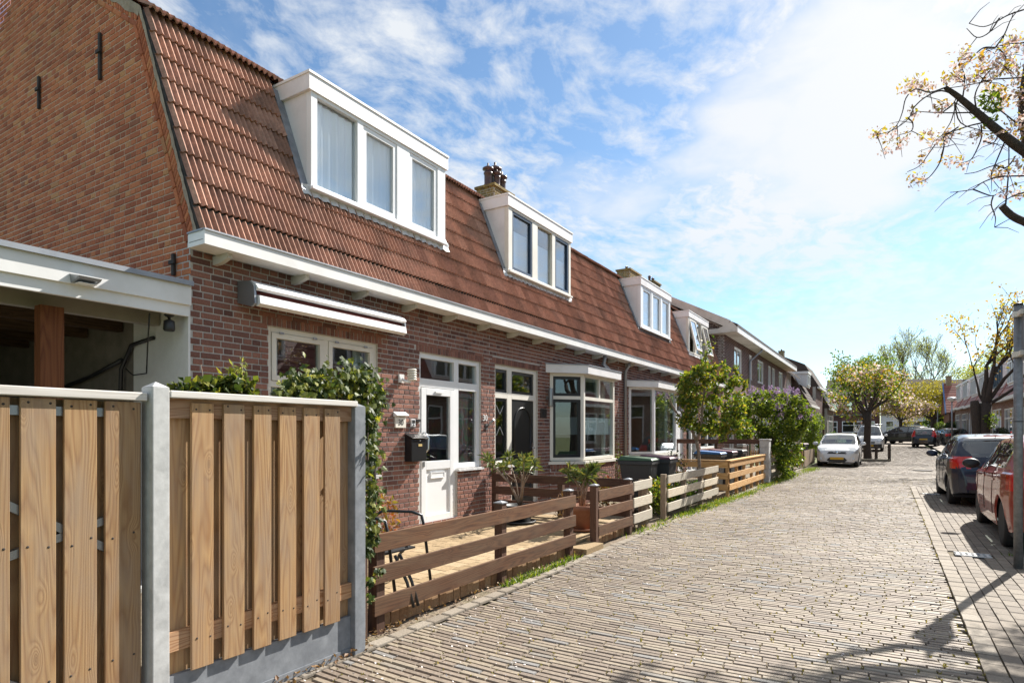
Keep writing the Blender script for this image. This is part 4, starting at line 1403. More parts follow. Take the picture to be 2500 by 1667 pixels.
def bay(house, ya, yb, yf0, yf1, transom, black_left=False, zs=0.90, zt=2.74):
    """angled bay: side panels from the facade at ya/yb to the front between yf0..yf1"""
    xf = -5.50
    P = [(XF, ya), (xf, yf0), (xf, yf1), (XF, yb)]
    m = MB(); m.prism([(x, y) for x, y in P], 'Z', -0.05, zs - 0.06)
    bw = m.build('bay_base', 'mortar', house)
    for i, (a, b) in enumerate(zip(P[:-1], P[1:])):
        a3, b3 = Vector((a[0], a[1], 0)), Vector((b[0], b[1], 0))
        d = (b3 - a3); ln = d.length; d /= ln
        n = Vector((d.y, -d.x, 0))
        rc = bond(0, ln, 0.0, zs - 0.16, [])
        k = int(ln / 0.066)
        rc += [(j * ln / k + .004, (j + 1) * ln / k - .006, zs - .155, zs - .065) for j in range(k)]
        pieces('brick', rc, a3, d, Vector((0, 0, 1)), n, 'brick_facade', bw, 0.010, 60, 0.05, 0.0015, chm=(.004, .004))
    # roof slab with deep fascia
    def off(P, o):
        return [(XF, P[0][1] - o * 1.3), (P[1][0] + o, P[1][1] - o * .55), (P[2][0] + o, P[2][1] + o * .55), (XF, P[3][1] + o * 1.3)]
    m = MB(); m.prism(off(P, 0.14), 'Z', zt, zt + 0.17); r = m.build('bay_roof', 'panel_white' if black_left else 'white_paint', house)
    m = MB(); m.prism(off(P, 0.155), 'Z', zt + 0.1705, zt + 0.19); m.build('roof_trim', 'lead', r)
    m = MB(); m.prism(off(P, 0.05), 'Z', zs - 0.06, zs); sl = m.build('bay_sill', 'cream_paint', house)
    m = MB(); m.prism(off(P, -0.05), 'Z', zs + .001, zs + 0.02); m.build('window_board', 'white_paint', sl)
    bwn = None
    pts = []
    for i, (a, b) in enumerate(zip(P[:-1], P[1:])):
        a3, b3 = Vector((a[0], a[1], 0)), Vector((b[0], b[1], 0))
        d = b3 - a3; ln = d.length; d /= ln; n = Vector((d.y, -d.x, 0))
        M = Matrix((d, n, Vector((0, 0, 1)))).transposed().to_4x4(); M.translation = a3
        m = MB()
        fw = 0.07
        u0, u1 = (0.0, ln)
        z0, z1 = zs + .0205, zt
        f0, f1 = -0.09, 0.0
        for (p, q, r_, s_) in ((u0, u0 + fw, z0, z1), (u1 - fw, u1, z0, z1), (u0 + fw, u1 - fw, z0, z0 + .06), (u0 + fw, u1 - fw, z1 - .06, z1)):
            m.box(p, q, f0, f1, r_, s_)
        vz = z0 + .06
        bars = []
        if transom:
            m.box(u0 + fw, u1 - fw, f0 + .004, f1 - .004, 2.20, 2.27)
            if i == 1: m.box((u0 + u1) / 2 - .03, (u0 + u1) / 2 + .03, f0 + .004, f1 - .004, 2.27, z1 - .06)
            zones = [(u0 + fw, u1 - fw, vz, 2.20), (u0 + fw, u1 - fw, 2.27, z1 - .06)] if i != 1 else [(u0 + fw, u1 - fw, vz, 2.20), (u0 + fw, (u0 + u1) / 2 - .03, 2.27, z1 - .06), ((u0 + u1) / 2 + .03, u1 - fw, 2.27, z1 - .06)]
        else:
            zones = [(u0 + fw, u1 - fw, vz, z1 - .06)]
        m.xform(M)
        fo = m.build('window', 'cream_paint' if transom else 'white_pvc', house)
        for zn in zones:
            if black_left and i == 0:
                mm = MB()
                for (p, q, r_, s_) in ((zn[0], zn[0] + .06, zn[2], zn[3]), (zn[1] - .06, zn[1], zn[2], zn[3]), (zn[0] + .06, zn[1] - .06, zn[2], zn[2] + .06), (zn[0] + .06, zn[1] - .06, zn[3] - .06, zn[3])):
                    mm.box(p, q, -.07, -.015, r_, s_)
                mm.xform(M).build('sash', 'black_paint', fo)
            mm = MB(); mm.box(zn[0] - .003, zn[1] + .003, -.05, -.04, zn[2] - .003, zn[3] + .003); mm.xform(M).build('pane', 'glass_dark' if (black_left and i == 0) else 'glass', fo)
        if transom and i < 2:      # half height pleated blind
            mm = MB(); mm.box(u0 + fw + (.05 if i == 0 else .0), u1 - fw - (.04 if i == 0 else 0), -.062, -.055, 1.46, 1.83); mm.xform(M).build('blind', 'blind', fo)
    return bw


def build_house28():
    hole = (9.82, 12.62, zz(4.62), 99)
    h, w, roof = house_shell('terraced_house', 'terraced house with black front door, blue framed dormer sashes and half blinds in its bay', Y1, Y2,
                             [(9.14, 9.70, 0.90, 2.74), (9.70, 10.72, 0.105, 2.74), (11.22, 14.05, 0.86, 2.74, False)], [hole], True, 300)
    dormer(h, 9.88, 12.56, 4.57, 6.05, [(10.02, 10.80, 'blue'), (11.02, 11.66, 'fixed'), (11.80, 12.46, 'blue')], frame_mat='cream_paint', curt='blind')
    gutter(h, Y1 + .004, Y2, [9.55, 10.5, 11.45, 12.4, 13.35, 14.3])
    x = XF - 0.045
    m = MB()
    m.box(x - .09, x, 9.14, 9.22, 0.905, 2.74); m.box(x - .09, x, 9.62, 9.78, 0.905, 2.74); m.box(x - .09, x, 9.70, 9.78, 0.107, .905); m.box(x - .09, x, 10.62, 10.72, 0.107, 2.74)
    for a, b in ((9.22, 9.62), (9.78, 10.62)):
        m.box(x - .09, x, a, b, 2.66, 2.74); m.box(x - .09, x, a, b, 2.13, 2.24)
    m.box(x - .09, x, 9.22, 9.62, 0.905, 0.99)
    df = m.build('door_frame', 'cream_paint', h, bevel=.004)
    for a, b, c, d in ((9.222, 9.618, 2.242, 2.658), (9.782, 10.618, 2.242, 2.658), (9.222, 9.618, 0.992, 2.128)):
        m = MB(); m.frame(a, b, c, d, .05, x - .075, x - .02); m.build('sash', 'black_paint', df)
        pane_obj(df, 'pane', x - .05, a + .047, b - .047, c + .047, d - .047, 'glass')
    m = MB(); m.box(XF - .03, XF + .05, 9.10, 9.72, 0.86, 0.902); m.build('sill', 'white_paint', df)
    m = MB(); m.box(x - .07, x - .015, 9.785, 10.615, 0.11, 2.125)
    dr = m.build('door', 'black_paint', h)
    arch = [(-.31, 0.0)] + [(.31 * math.cos(t), 0.62 + .31 * math.sin(t)) for t in np.linspace(math.pi, 0, 13)] + [(.31, 0.0)]
    m = MB(); m.tube([(x - .012, 10.2 + p[0], 1.05 + p[1]) for p in arch] + [(x - .012, 9.89, 1.05)], 0.016, 6); m.tube([(x - .012, 10.2 + a, b) for a, b in ((-.31, .25), (.31, .25), (.31, .9), (-.31, .9), (-.31, .25))], .016, 6); m.build('moulding', 'black_paint', dr)
    m = MB(); m.box(x - .0149, x + .01, 10.53, 10.58, 1.0, 1.3); m.tube([(x + .01, 10.555, 1.2), (x + .06, 10.555, 1.2), (x + .06, 10.45, 1.2)], .011, 8); m.build('handle', 'chrome', dr)
    m = MB()
    for z0, z1 in ((1.45, 1.61), (2.0, 1.84)):        # chevron strips on the side light
        m.obox((x - .035, 9.30, z0), (x - .035, 9.42, z1), .02, .006, (1, 0, 0)); m.obox((x - .035, 9.42, z1), (x - .035, 9.54, z0), .02, .006, (1, 0, 0))
    m.build('window_film', 'grey_metal', df)
    bay(h, 11.22, 14.05, 11.80, 13.50, True, True)
    chimney(h, -9.75, 14.85, 0.60, 1.0, 7.5, 8.45, [(.0, -.36, 1.3), (.0, 0.0, 1.6), (.02, .34, 1.3), (.14, -.12, 1.1)])
    # short zinc pipe from the gutter to the bay roof
    m = MB(); m.tube([(-5.78, 13.60, 3.33), (-5.80, 13.60, 3.20), (-5.84, 13.62, 3.15), (-5.82, 13.85, 3.06), (-5.80, 13.95, 2.99), (-5.80, 13.96, 2.90)], 0.045, 10); m.build('downpipe', 'zinc', h)
    return h


def build_house26():
    hole = (17.12, 20.1, zz(4.62), 99)
    h, w, roof = house_shell('terraced_house', 'terraced house with undivided white bay panes and grey felt apron below its dormer', Y2, Y3,
                             [(15.75, 19.05, 0.86, 2.74, False), (19.45, 20.95, 0.1, 2.74)], [hole], True, 300)
    dormer(h, 17.18, 20.02, 4.56, 6.06, [(17.36, 18.12, 'sash'), (18.26, 19.02, 'sash'), (19.16, 19.9, 'sash')], curt='sides', flash='roofing_felt', cheek='panel_white')
    gutter(h, Y2 + .004, Y3, [15.5, 16.5, 17.5, 18.5, 19.5, 20.5])
    bay(h, 15.75, 19.05, 16.38, 18.45, False)
    m = MB(); m.tube([(-5.80, 15.28, 3.334), (-5.84, 15.30, 3.25), (-5.94, 15.34, 3.12), (-5.94, 15.34, 0.05)], 0.042, 10); m.build('downpipe', 'zinc', h)
    x = XF - .045
    win = facade_window_frame(h, 19.45, 20.95, 0.1, 2.74, vert=[(20.1, 20.2)], horiz=[(2.15, 2.25)], mat='white_pvc', x=x)
    pane_obj(win, 'pane', x - .05, 19.5, 20.9, 2.2, 2.7); pane_obj(win, 'pane', x - .05, 19.5, 20.12, 0.9, 2.18)
    m = MB(); m.box(x - .06, x - .02, 20.2, 20.89, .12, 2.14); m.build('door', 'white_pvc', h)
    m = MB(); m.lathe([(.0, 0), (.09, .01), (.11, .1), (.10, .16), (.0, .17)], (-5.72, 17.4, zsill), 12)
    # pot of red flowers on the window board
    return h


zsill = 0.921


def build_house24():
    hole = (22.14, 25.0, zz(4.45), 99)
    h, w, roof = house_shell('terraced_house', 'last mansard roofed house of the terrace, with dormer sashes tilted open', Y3, Y4,
                             [(21.3, 22.8, 0.1, 2.74), (23.2, 25.8, 0.9, 2.74)], [hole], False, 120)
    dormer(h, 22.2, 24.95, 4.40, 5.93, [(22.35, 23.12, 'tilt'), (23.26, 23.94, 'fixed'), (24.06, 24.82, 'tilt')], frame_mat='cream_paint', curt=None, flash='lead_pale')
    gutter(h, Y3 + .004, Y4, [21.6, 22.6, 23.6, 24.6, 25.6, 26.6])
    win = facade_window_frame(h, 23.2, 25.8, 0.9, 2.74, vert=[(24.4, 24.5)], horiz=[(2.15, 2.22)], mat='white_pvc')
    pane_obj(win, 'pane', XF - .11, 23.25, 25.75, 0.95, 2.7)
    win = facade_window_frame(h, 21.3, 22.8, 0.1, 2.74, vert=[(22.1, 22.2)], horiz=[(2.15, 2.22)], mat='white_pvc')
    pane_obj(win, 'pane', XF - .11, 21.35, 22.75, 0.15, 2.7)
    chimney(h, -9.9, 26.0, 0.6, 1.35, 7.5, 8.6, [(0, -.3, .6), (0, .25, .6)], 0.3)
    return h


h30 = build_house30(); h28 = build_house28(); h26 = build_house26(); h24 = build_house24()
# ------------------------------------------------------------------ carport beside the end house
def on_x(px, py, X):
    r = ray(px, py); return Vector((0, 0, CAM_H)) + r * (X / r.x)


cp = thing('carport', (-8.5, 0.8, 0), 'white fascia flat roofed carport with reddish post leaning on the brick gable', 'carport')
m = MB(); m.box(-5.975, -5.945, -2.5, 3.515, 2.775, 2.985); m.build('fascia_board', 'white_paint', cp)
m = MB(); m.box(-6.02, -5.976, -2.5, 3.510, 2.665, 2.80); m.build('fascia_board', 'white_paint', cp)
m = MB(); m.box(-12.5, -5.925, -2.5, 3.512, 2.986, 3.005); m.build('roof_sheet', 'roofing_felt', cp)
m = MB(); m.box(-5.9245, -5.91, -2.5, 3.522, 2.965, 3.012); m.build('roof_trim', 'zinc', cp)
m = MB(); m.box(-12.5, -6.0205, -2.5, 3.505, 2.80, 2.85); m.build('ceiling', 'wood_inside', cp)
m = MB(); m.box(-11, -6.05, -2.5, -2.4, 0, 2.799); m.build('side_wall', 'interior', cp)  # unseen end wall, added to cut the light inside the carport
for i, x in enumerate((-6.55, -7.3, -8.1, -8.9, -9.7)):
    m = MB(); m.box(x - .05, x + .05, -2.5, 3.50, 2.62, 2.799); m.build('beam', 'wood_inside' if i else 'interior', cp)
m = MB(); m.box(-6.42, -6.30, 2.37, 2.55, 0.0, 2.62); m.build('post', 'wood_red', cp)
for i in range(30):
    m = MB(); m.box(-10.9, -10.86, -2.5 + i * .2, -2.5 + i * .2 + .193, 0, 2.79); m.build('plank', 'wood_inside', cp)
m = MB(); m.box(-11, -6.0, -2.5, 3.49, -0.02, 0.03); m.build('floor', 'concrete', cp)
m = MB(); m.tube([(-6.6, 3.49, 2.5), (-7.0, 3.47, 2.45), (-7.2, 3.46, 2.2), (-7.25, 3.46, 1.4)], .022, 8); m.tube([(-7.18, 3.46, 2.3), (-7.9, 3.46, 2.15), (-8.6, 3.46, 2.05)], .022, 8); m.build('pipe', 'black_plastic', cp)
m = MB(); m.tube([(-6.12, 3.2, 2.66), (-6.35, 3.3, 2.35), (-6.6, 3.42, 2.12), (-6.95, 3.46, 2.12), (-7.1, 3.46, 2.2)], .007, 6); m.build('cable', 'black_plastic', cp)
ifn = thing('yard_fence', (-7.6, 2.8, 0.03), 'low dark slatted fence standing inside the carport', 'fence')
for k in range(6):
    m = MB(); m.box(-7.62, -7.58, 2.25, 3.40, 0.35 + k * .19, 0.35 + k * .19 + .16); m.build('slat', 'wood_inside', ifn)
for y in (2.27, 3.40):
    m = MB(); m.box(-7.68, -7.621, y - .04, y + .04, 0.03, 1.6); m.build('post', 'wood_inside', ifn)
cs = thing('corrugated_sheet', (-7.4, 1.7, 0.03), 'upright corrugated sheet in the shade of the carport', 'sheet')
V = []; F = []
for i in range(81):
    y = 0.9 + i * 0.0165; a = 0.012 * math.sin(i * math.pi / 2.0)
    V += [(-7.3 + a, y, 0.03), (-7.3 + a, y, 1.52)]
F = [(2 * i, 2 * i + 2, 2 * i + 3, 2 * i + 1) for i in range(80)]
m = MB(); m.add(V, F, True); m.build('sheet', 'zinc', cs)
for y in (1.0, 1.6, 2.1):
    m = MB(); m.box(-7.36, -7.32, y - .03, y + .03, 0.03, 1.45); m.build('batten', 'wood_inside', cs)
# lamp on the fascia, hanging lantern
fl = thing('floodlight', (-5.90, 2.42, 2.80), 'small grey floodlight under the carport fascia board', 'lamp')
c = on_x(205, 683, -5.92)
m = MB(); m.add([(-5.944, c.y - .10, c.z + .035), (-5.944, c.y + .10, c.z + .035), (-5.80, c.y + .09, c.z + .005), (-5.80, c.y - .09, c.z + .005), (-5.944, c.y - .09, c.z - .04), (-5.944, c.y + .09, c.z - .04), (-5.81, c.y + .08, c.z - .02), (-5.81, c.y - .08, c.z - .02)], [(0, 3, 2, 1), (4, 5, 6, 7), (0, 1, 5, 4), (1, 2, 6, 5), (2, 3, 7, 6), (3, 0, 4, 7)]); m.build('housing', 'grey_metal', fl)
m = MB(); m.box(-5.93, -5.83, c.y - .07, c.y + .07, c.z - .045, c.z - .0415); m.build('diffuser', 'white_pvc', fl)
hl = thing('hanging_lantern', (-6.08, 3.28, 2.15), 'small black lantern hanging from the carport edge', 'lantern')
c = on_x(413, 780, -6.08)
m = MB(); m.tube([(c.x, c.y, 2.665), (c.x, c.y, c.z + .05)], .004, 5); m.build('cord', 'black_plastic', hl)
m = MB(); m.lathe([(.0, .075), (.02, .07), (.05, .045), (.035, .03), (.015, .02), (.012, 0)], (c.x, c.y, c.z), 12); m.lathe([(.015, 0), (.05, -.015), (.053, -.10), (.045, -.115), (0, -.117)], (c.x, c.y, c.z), 12); m.build('lantern_body', 'black_plastic', hl)

# ------------------------------------------------------------------ tall board fence and gate at the pavement
fp = thing('board_fence', (-3.12, 2.33, 0), 'tall honey coloured board fence panel on a concrete base', 'fence')
for i, (a, b) in enumerate(((1.825, 1.945), (2.005, 2.130), (2.19, 2.305), (2.362, 2.482), (2.54, 2.662), (2.705, 2.832))):
    m = MB(); m.box(-3.10, -3.082, a, b, 0.262 + random.uniform(-.003, .003), 1.655); m.build('board', 'wood_honey', fp, bevel=.002)
for a in (1.705, 1.925, 2.115, 2.29, 2.465, 2.645, 2.815):
    m = MB(); m.box(-3.155, -3.137, a, min(a + (.172 if a > 1.71 else .215), 2.95), 0.2605, 1.655); m.build('board', 'wood_honey', fp)
for z0, z1 in ((1.575, 1.675), (0.385, 0.485)):
    m = MB(); m.box(-3.136, -3.101, 1.706, 2.950, z0, z1); m.build('rail', 'wood_honey_rail', fp)
m = MB(); m.box(-3.17, -3.055, 1.700, 2.965, 1.676, 1.712); m.build('cap_rail', 'wood_cap', fp, bevel=.004)
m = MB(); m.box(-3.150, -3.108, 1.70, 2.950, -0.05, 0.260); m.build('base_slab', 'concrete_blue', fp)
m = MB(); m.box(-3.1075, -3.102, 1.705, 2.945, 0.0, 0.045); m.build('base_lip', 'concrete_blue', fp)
for a, b, t in ((1.612, 1.695, 'wide grey concrete'), (2.952, 3.05, 'x')):
    m = MB(); x0, x1 = (-3.16, -3.055) if a < 2 else (-3.19, -3.07); h = 1.725 if a < 2 else 1.68
    m.box(x0, x1, a, b, -0.1, h)
    xm, ym = (x0 + x1) / 2, (a + b) / 2
    m.add([(x0, a, h), (x1, a, h), (x1, b, h), (x0, b, h), (xm, ym, h + .03)], [(0, 1, 4), (1, 2, 4), (2, 3, 4), (3, 0, 4)])
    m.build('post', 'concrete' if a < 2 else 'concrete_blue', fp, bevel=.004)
gt = thing('board_gate', (-3.12, 1.0, 0), 'honey coloured board gate on a grey diagonal braced frame', 'gate')
gx = -3.098
edges = [(-60, 24), (50, 137), (157, 237), (257, 343)]
for i, (p, q) in enumerate(edges):
    a, b = on_x(p, 1200, gx).y, on_x(q, 1200, gx).y
    m = MB(); m.box(gx - .016, gx, a, b, 0.05, 1.648); m.build('board', 'wood_honey', gt, bevel=.002)
for a in (0.70, 0.87):
    m = MB(); m.box(gx - .016, gx, a - .25, a - .135, 0.05, 1.648); m.build('board', 'wood_honey', gt)
for k in range(8):
    a = 0.40 + k * .147
    m = MB(); m.box(gx - .075, gx - .058, a, a + .1455, 0.05, 1.648); m.build('board', 'wood_honey', gt)
m = MB(); m.box(gx - .075, gx - .058, 1.577, 1.608, 0.05, 1.648); m.build('board', 'wood_honey', gt)
m = MB(); m.box(gx - .085, gx + .02, 0.35, 1.60, 1.655, 1.695); m.build('cap_rail', 'wood_cap', gt, bevel=.004)
m = MB()
fx = gx - .037
m.box(fx - .02, fx + .02, 0.4, 1.54, 1.575, 1.615); m.box(fx - .02, fx + .02, 0.4, 1.54, 0.10, 0.14); m.box(fx - .02, fx + .02, 1.541, 1.581, 0.10, 1.62)
for (z0, z1) in ((1.55, 0.9), (0.82, 1.12), (0.82, 0.14)):
    m.obox((fx, 0.5, z0), (fx, 1.53, z1), .035, .035, (1, 0, 0))
m.build('metal_frame', 'grey_metal', gt)

bpy.context.view_layer.update()
sc0 = None
for ob in [o for o in bpy.data.objects if o.parent in (fp, gt) and o.name.startswith('board')]:
    w = WORLD[ob.name]
    if w.x < -3.12: continue
    hw = ob.dimensions.y / 2
    for z in ((0.43, 1.62) if ob.parent is fp else (0.43, 1.01, 1.62)):
        for s in (-.62, .62):
            p = (-3.0818 if ob.parent is fp else gx + .0002, w.y + s * hw + random.uniform(-.006, .006), z + random.uniform(-.02, .02))
            if sc0 is None:
                m = MB(); m.lathe([(.0055, 0), (.0055, .002), (.003, .003), (0, .003)], p, 8, 'X'); sc0 = m.build('screw', 'iron', ob)
            else:
                link_obj('screw', sc0.data, p, ob)
# ------------------------------------------------------------------ low garden fences
def rail_fence(name, label, pts, zs, posts, mat_r, mat_p, thick=0.024, post=0.09, cap=None, group=None, off=-0.058, ph=0.78, rail_h=0.14):
    p0 = pts[0]
    t = thing(name, (p0[0], p0[1], 0), label, 'fence', group)
    for z in zs:
        for a, b in zip(pts[:-1], pts[1:]):
            m = MB()
            j = random.uniform(-.006, .006); k = random.uniform(-.006, .006)
            m.obox((a[0], a[1], z + j), (b[0], b[1], z + k), thick, rail_h + random.uniform(-.006, .006), (0, 0, 1)); m.build('rail', mat_r, t, 'mid', bevel=.003)
    for (x, y, h) in posts:
        m = MB(); m.box(x + off - post / 2, x + off + post / 2, y - post / 2, y + post / 2, -0.08, h)
        po = m.build('post', mat_p, t, bevel=.003)
        if cap and h > cap:
            m = MB(); m.box(x + off - post / 2 - .008, x + off + post / 2 + .008, y - post / 2 - .008, y + post / 2 + .008, h + .0005, h + .012)
            m.add([(x + off - .05, y - .05, h + .012), (x + off + .05, y - .05, h + .012), (x + off + .05, y + .05, h + .012), (x + off - .05, y + .05, h + .012), (x + off, y, h + .03)], [(0, 1, 4), (1, 2, 4), (2, 3, 4), (3, 0, 4)])
            m.build('post_cap', 'zinc', po)
    return t


Z3 = (0.195, 0.43, 0.668)
rail_fence('rail_fence', 'long dark brown three rail fence along the yellow terrace, beside the ivy', [(-3.27, 3.33), (-3.27, 6.77)], Z3, [(-3.27, 3.42, .72), (-3.27, 5.17, .79), (-3.27, 6.70, .79)], 'wood_brown', 'wood_brown_z', cap=.75)
m = MB(); m.box(-3.34, -3.25, 3.16, 3.25, -0.1, 1.62); o = m.build('timber_post', 'wood_brown_z'); tag(o, 'tall dark timber post overgrown with ivy at the end of the board fence', 'post')
rail_fence('rail_fence', 'short dark brown three rail fence past the terracotta pot', [(-3.27, 7.47), (-3.27, 8.72)], Z3, [(-3.27, 7.43, .80), (-3.27, 8.66, .80)], 'wood_brown', 'wood_brown_z', cap=.75, off=-.04)
rail_fence('rail_fence', 'dark brown rail fence running from the house wall between two front gardens', [(-5.92, 8.94), (-3.36, 8.94)], (0.27, 0.50, 0.72), [(-5.90, 8.99, .86), (-4.6, 8.99, .72), (-3.40, 8.99, .72)], 'wood_brown_x', 'wood_brown_z', off=0.0)
rail_fence('rail_fence', 'short whitewashed rail fence that bends at its garden entrance', [(-3.265, 8.77), (-3.265, 9.58), (-3.45, 10.03)], (0.20, 0.44, 0.69), [(-3.27, 9.45, .70), (-3.40, 9.80, .70), (-3.52, 10.0, .70)], 'wood_pale', 'wood_pale_z', off=-.06)
rail_fence('rail_fence', 'long whitewashed three rail fence with brown posts before the yellow flowers', [(-3.27, 10.45), (-3.27, 14.12)], (0.20, 0.44, 0.69), [(-3.27, 10.40, .78), (-3.27, 11.6, .74), (-3.27, 12.85, .76), (-3.27, 14.03, .74)], 'wood_pale', 'wood_pale_z', off=-.058)
nf = rail_fence('rail_fence', 'new orange pine rail fence with capped top around the bins', [(-3.12, 14.55), (-3.12, 19.32)], (0.24, 0.50, 0.76), [(-3.12, 14.62, .84), (-3.12, 15.6, .84), (-3.12, 16.5, .84), (-3.12, 17.5, .84), (-3.12, 18.4, .84), (-3.12, 19.2, .84)], 'wood_fresh', 'wood_fresh_z', off=-.055, post=.07)
for z in (0.24, 0.50, 0.76):
    m = MB(); m.box(-5.6, -3.15, 14.53, 14.556, z - .07, z + .07); m.build('rail', 'wood_fresh_x', nf, 'mid')
m = MB(); m.box(-3.21, -3.085, 14.52, 19.33, 0.8405, 0.868); m.build('cap_rail', 'wood_fresh', nf)
m = MB(); m.box(-5.6, -3.211, 14.50, 14.60, 0.8405, 0.868); m.build('cap_rail', 'wood_fresh_x', nf)
bp = thing('block_pillar', (-3.1, 19.6, 0), 'grey pillar of stacked concrete blocks beside the new pine fence', 'pillar')
for k in range(6):
    m = MB(); m.box(-3.28 + random.uniform(-.004, .004), -3.02, 19.36, 19.72, k * .213, k * .213 + .207); m.build('block', 'concrete', bp, bevel=.006)
m = MB(); m.box(-3.30, -3.0, 19.34, 19.74, 1.278, 1.31); m.build('cap', 'concrete', bp)
of = thing('timber_rail', (-4.4, 19.5, 0), 'dark weathered timber rail on posts behind the row of bins', 'fence')
m = MB(); m.box(-5.9, -3.281, 19.50, 19.56, 1.16, 1.30); m.build('rail', 'wood_brown_x', of)
for x in (-5.85, -4.6): 
    m = MB(); m.box(x - .04, x + .04, 19.565, 19.64, 0, 1.25); m.build('post', 'wood_brown_z', of)
rail_fence('rail_fence', 'old grey rail fence under the lilac bush', [(-3.16, 20.6), (-3.14, 25.0)], (0.17, 0.40, 0.63), [(-3.16, 20.7, .70), (-3.15, 22.2, .70), (-3.15, 23.6, .70), (-3.14, 24.9, .70)], 'wood_old', 'wood_old')
pf = thing('picket_fence', (-3.2, 29.0, 0), 'low tan picket fence beside the parked white hatchback', 'fence')
for k in range(22):
    x = -5.2 + k * .098
    m = MB(); m.box(x, x + .055, 28.42, 28.44, 0.05, 0.72 + random.uniform(-.01, .01)); m.build('picket', 'wood_fresh_z', pf)
for k in range(38):
    y = 28.5 + k * .112
    m = MB(); m.box(-3.06, -3.04, y, y + .10, 0.05, 0.74 + random.uniform(-.01, .01)); m.build('picket', 'wood_pale_z', pf)
for z in (.2, .58):
    m = MB(); m.box(-5.2, -3.07, 28.441, 28.47, z, z + .06); m.build('rail', 'wood_pale_z', pf); m = MB(); m.box(-3.09, -3.061, 28.5, 32.7, z, z + .06); m.build('rail', 'wood_pale_z', pf)

# ------------------------------------------------------------------ things on the facade of the end house
aw = thing('awning', (-5.85, 5.25, 2.85), 'closed white cassette awning with dark red fabric above the window', 'awning')
for a in (4.06, 6.42):
    m = MB(); m.prism([(XF + .002, 2.90), (-5.76, 2.84), (-5.70, 2.87), (-5.72, 3.06), (-5.80, 3.12), (XF + .002, 3.14)], 'Y', a, a + .025); m.build('end_plate', 'grey_metal', aw)
m = MB(); m.prism([(XF + .002, 3.06), (-5.72, 3.015), (-5.68, 3.035), (-5.71, 3.075), (-5.80, 3.125), (XF + .002, 3.145)], 'Y', 4.086, 6.419); m.build('hood', 'white_pvc', aw)
m = MB(); m.tube([(-5.80, 4.086, 2.985), (-5.80, 6.419, 2.985)], .045, 12); m.build('fabric_roll', flat_mat('awning_fabric', (0.12, 0.022, 0.018), .8).name, aw)
m = MB(); m.prism([(-5.90, 2.90), (-5.72, 2.845), (-5.66, 2.87), (-5.675, 2.955), (-5.72, 2.965), (-5.80, 2.93)], 'Y', 4.10, 6.405); m.build('front_bar', 'panel_white', aw)
mb_ = thing('mailbox', (-5.92, 6.92, 1.08), 'black metal mailbox with sloping lid left of the white door', 'mailbox')
m = MB(); m.prism([(XF + .003, 1.08), (-5.86, 1.08), (-5.86, 1.40), (XF + .003, 1.46)], 'Y', 6.74, 7.07); m.build('box', 'black_paint', mb_, bevel=.006)
m = MB(); m.prism([(XF + .003, 1.465), (-5.845, 1.405), (-5.835, 1.425), (XF + .003, 1.49)], 'Y', 6.73, 7.08); m.build('lid', 'black_paint', mb_, bevel=.004)
m = MB(); m.box(-5.8595, -5.854, 6.88, 6.96, 1.30, 1.335); m.build('name_plate', 'name_plate' if 'name_plate' in MAT else flat_mat('name_plate', (0.55, 0.42, 0.18), .4).name, mb_)
m = MB(); m.lathe([(.012, 0), (.012, .008), (0, .009)], (-5.8595, 6.92, 1.385), 10, 'X'); m.build('lock', 'chrome', mb_)
pl = thing('number_plaque', (-5.99, 6.62, 1.56), 'cream plaque with black number 30 under a small white lamp', 'plaque')
m = MB(); m.box(XF + .003, XF + .028, 6.52, 6.74, 1.57, 1.725); m.build('plate', 'cream_paint', pl, bevel=.004)
text_mesh('number', '30', 0.115, 'black_paint', pl, Matrix.Translation((XF + .0295, 6.63, 1.645)) @ FACE_X)
m = MB(); m.prism([(XF + .003, 1.727), (-5.93, 1.745), (-5.93, 1.755), (XF + .003, 1.80)], 'Y', 6.50, 6.76); m.build('lamp_hood', 'white_pvc', pl)
db = thing('doorbell', (-5.99, 6.92, 1.58), 'small black and white doorbell beside the number plaque', 'doorbell')
m = MB(); m.box(XF + .003, XF + .03, 6.86, 6.95, 1.585, 1.70); m.build('case', 'white_pvc', db, bevel=.006)
m = MB(); m.box(XF + .0305, XF + .034, 6.875, 6.935, 1.64, 1.69); m.lathe([(.016, 0), (.016, .006), (0, .007)], (XF + .0345, 6.905, 1.615), 10, 'X'); m.build('camera_eye', 'black_plastic', db)
m = MB(); m.box(XF + .003, XF + .04, 6.98, 7.06, 1.66, 1.70); m.build('bracket', 'black_plastic', db)
wl = thing('wall_lamp', (-5.9, 6.7, 2.2), 'cream ribbed wall lamp above the number plaque', 'lamp')
m = MB(); m.box(XF + .003, XF + .03, 6.60, 6.70, 2.22, 2.34); m.tube([(XF + .03, 6.65, 2.27), (XF + .09, 6.66, 2.235), (XF + .13, 6.72, 2.235)], .022, 8); m.build('bracket', 'white_pvc', wl)
for k in range(5):
    m = MB(); m.lathe([(.055, 0), (.07, .012), (.07, .022), (.055, .032)], (XF + .14, 6.74, 2.25 + k * .034), 14); m.build('shade_ring', 'cream_paint', wl)
nm = thing('house_number', (-5.99, 8.82, 1.7), 'white house number 30 on the brick pier between the two front doors', 'number')
text_mesh('number', '30', 0.15, 'white_paint', nm, Matrix.Translation((XF + .006, 8.815, 1.755)) @ FACE_X, .004)
fh = thing('flag_holder', (-5.95, 8.84, 1.6), 'short grey flagpole holder beside the white house number', 'flag holder')
m = MB(); m.box(XF + .003, XF + .012, 8.83, 8.89, 1.55, 1.66); m.build('plate', 'grey_metal', fh)
m = MB(); m.tube([(XF + .013, 8.86, 1.60), (XF + .16, 8.86, 1.73)], .02, 10); m.build('socket', 'grey_metal', fh)
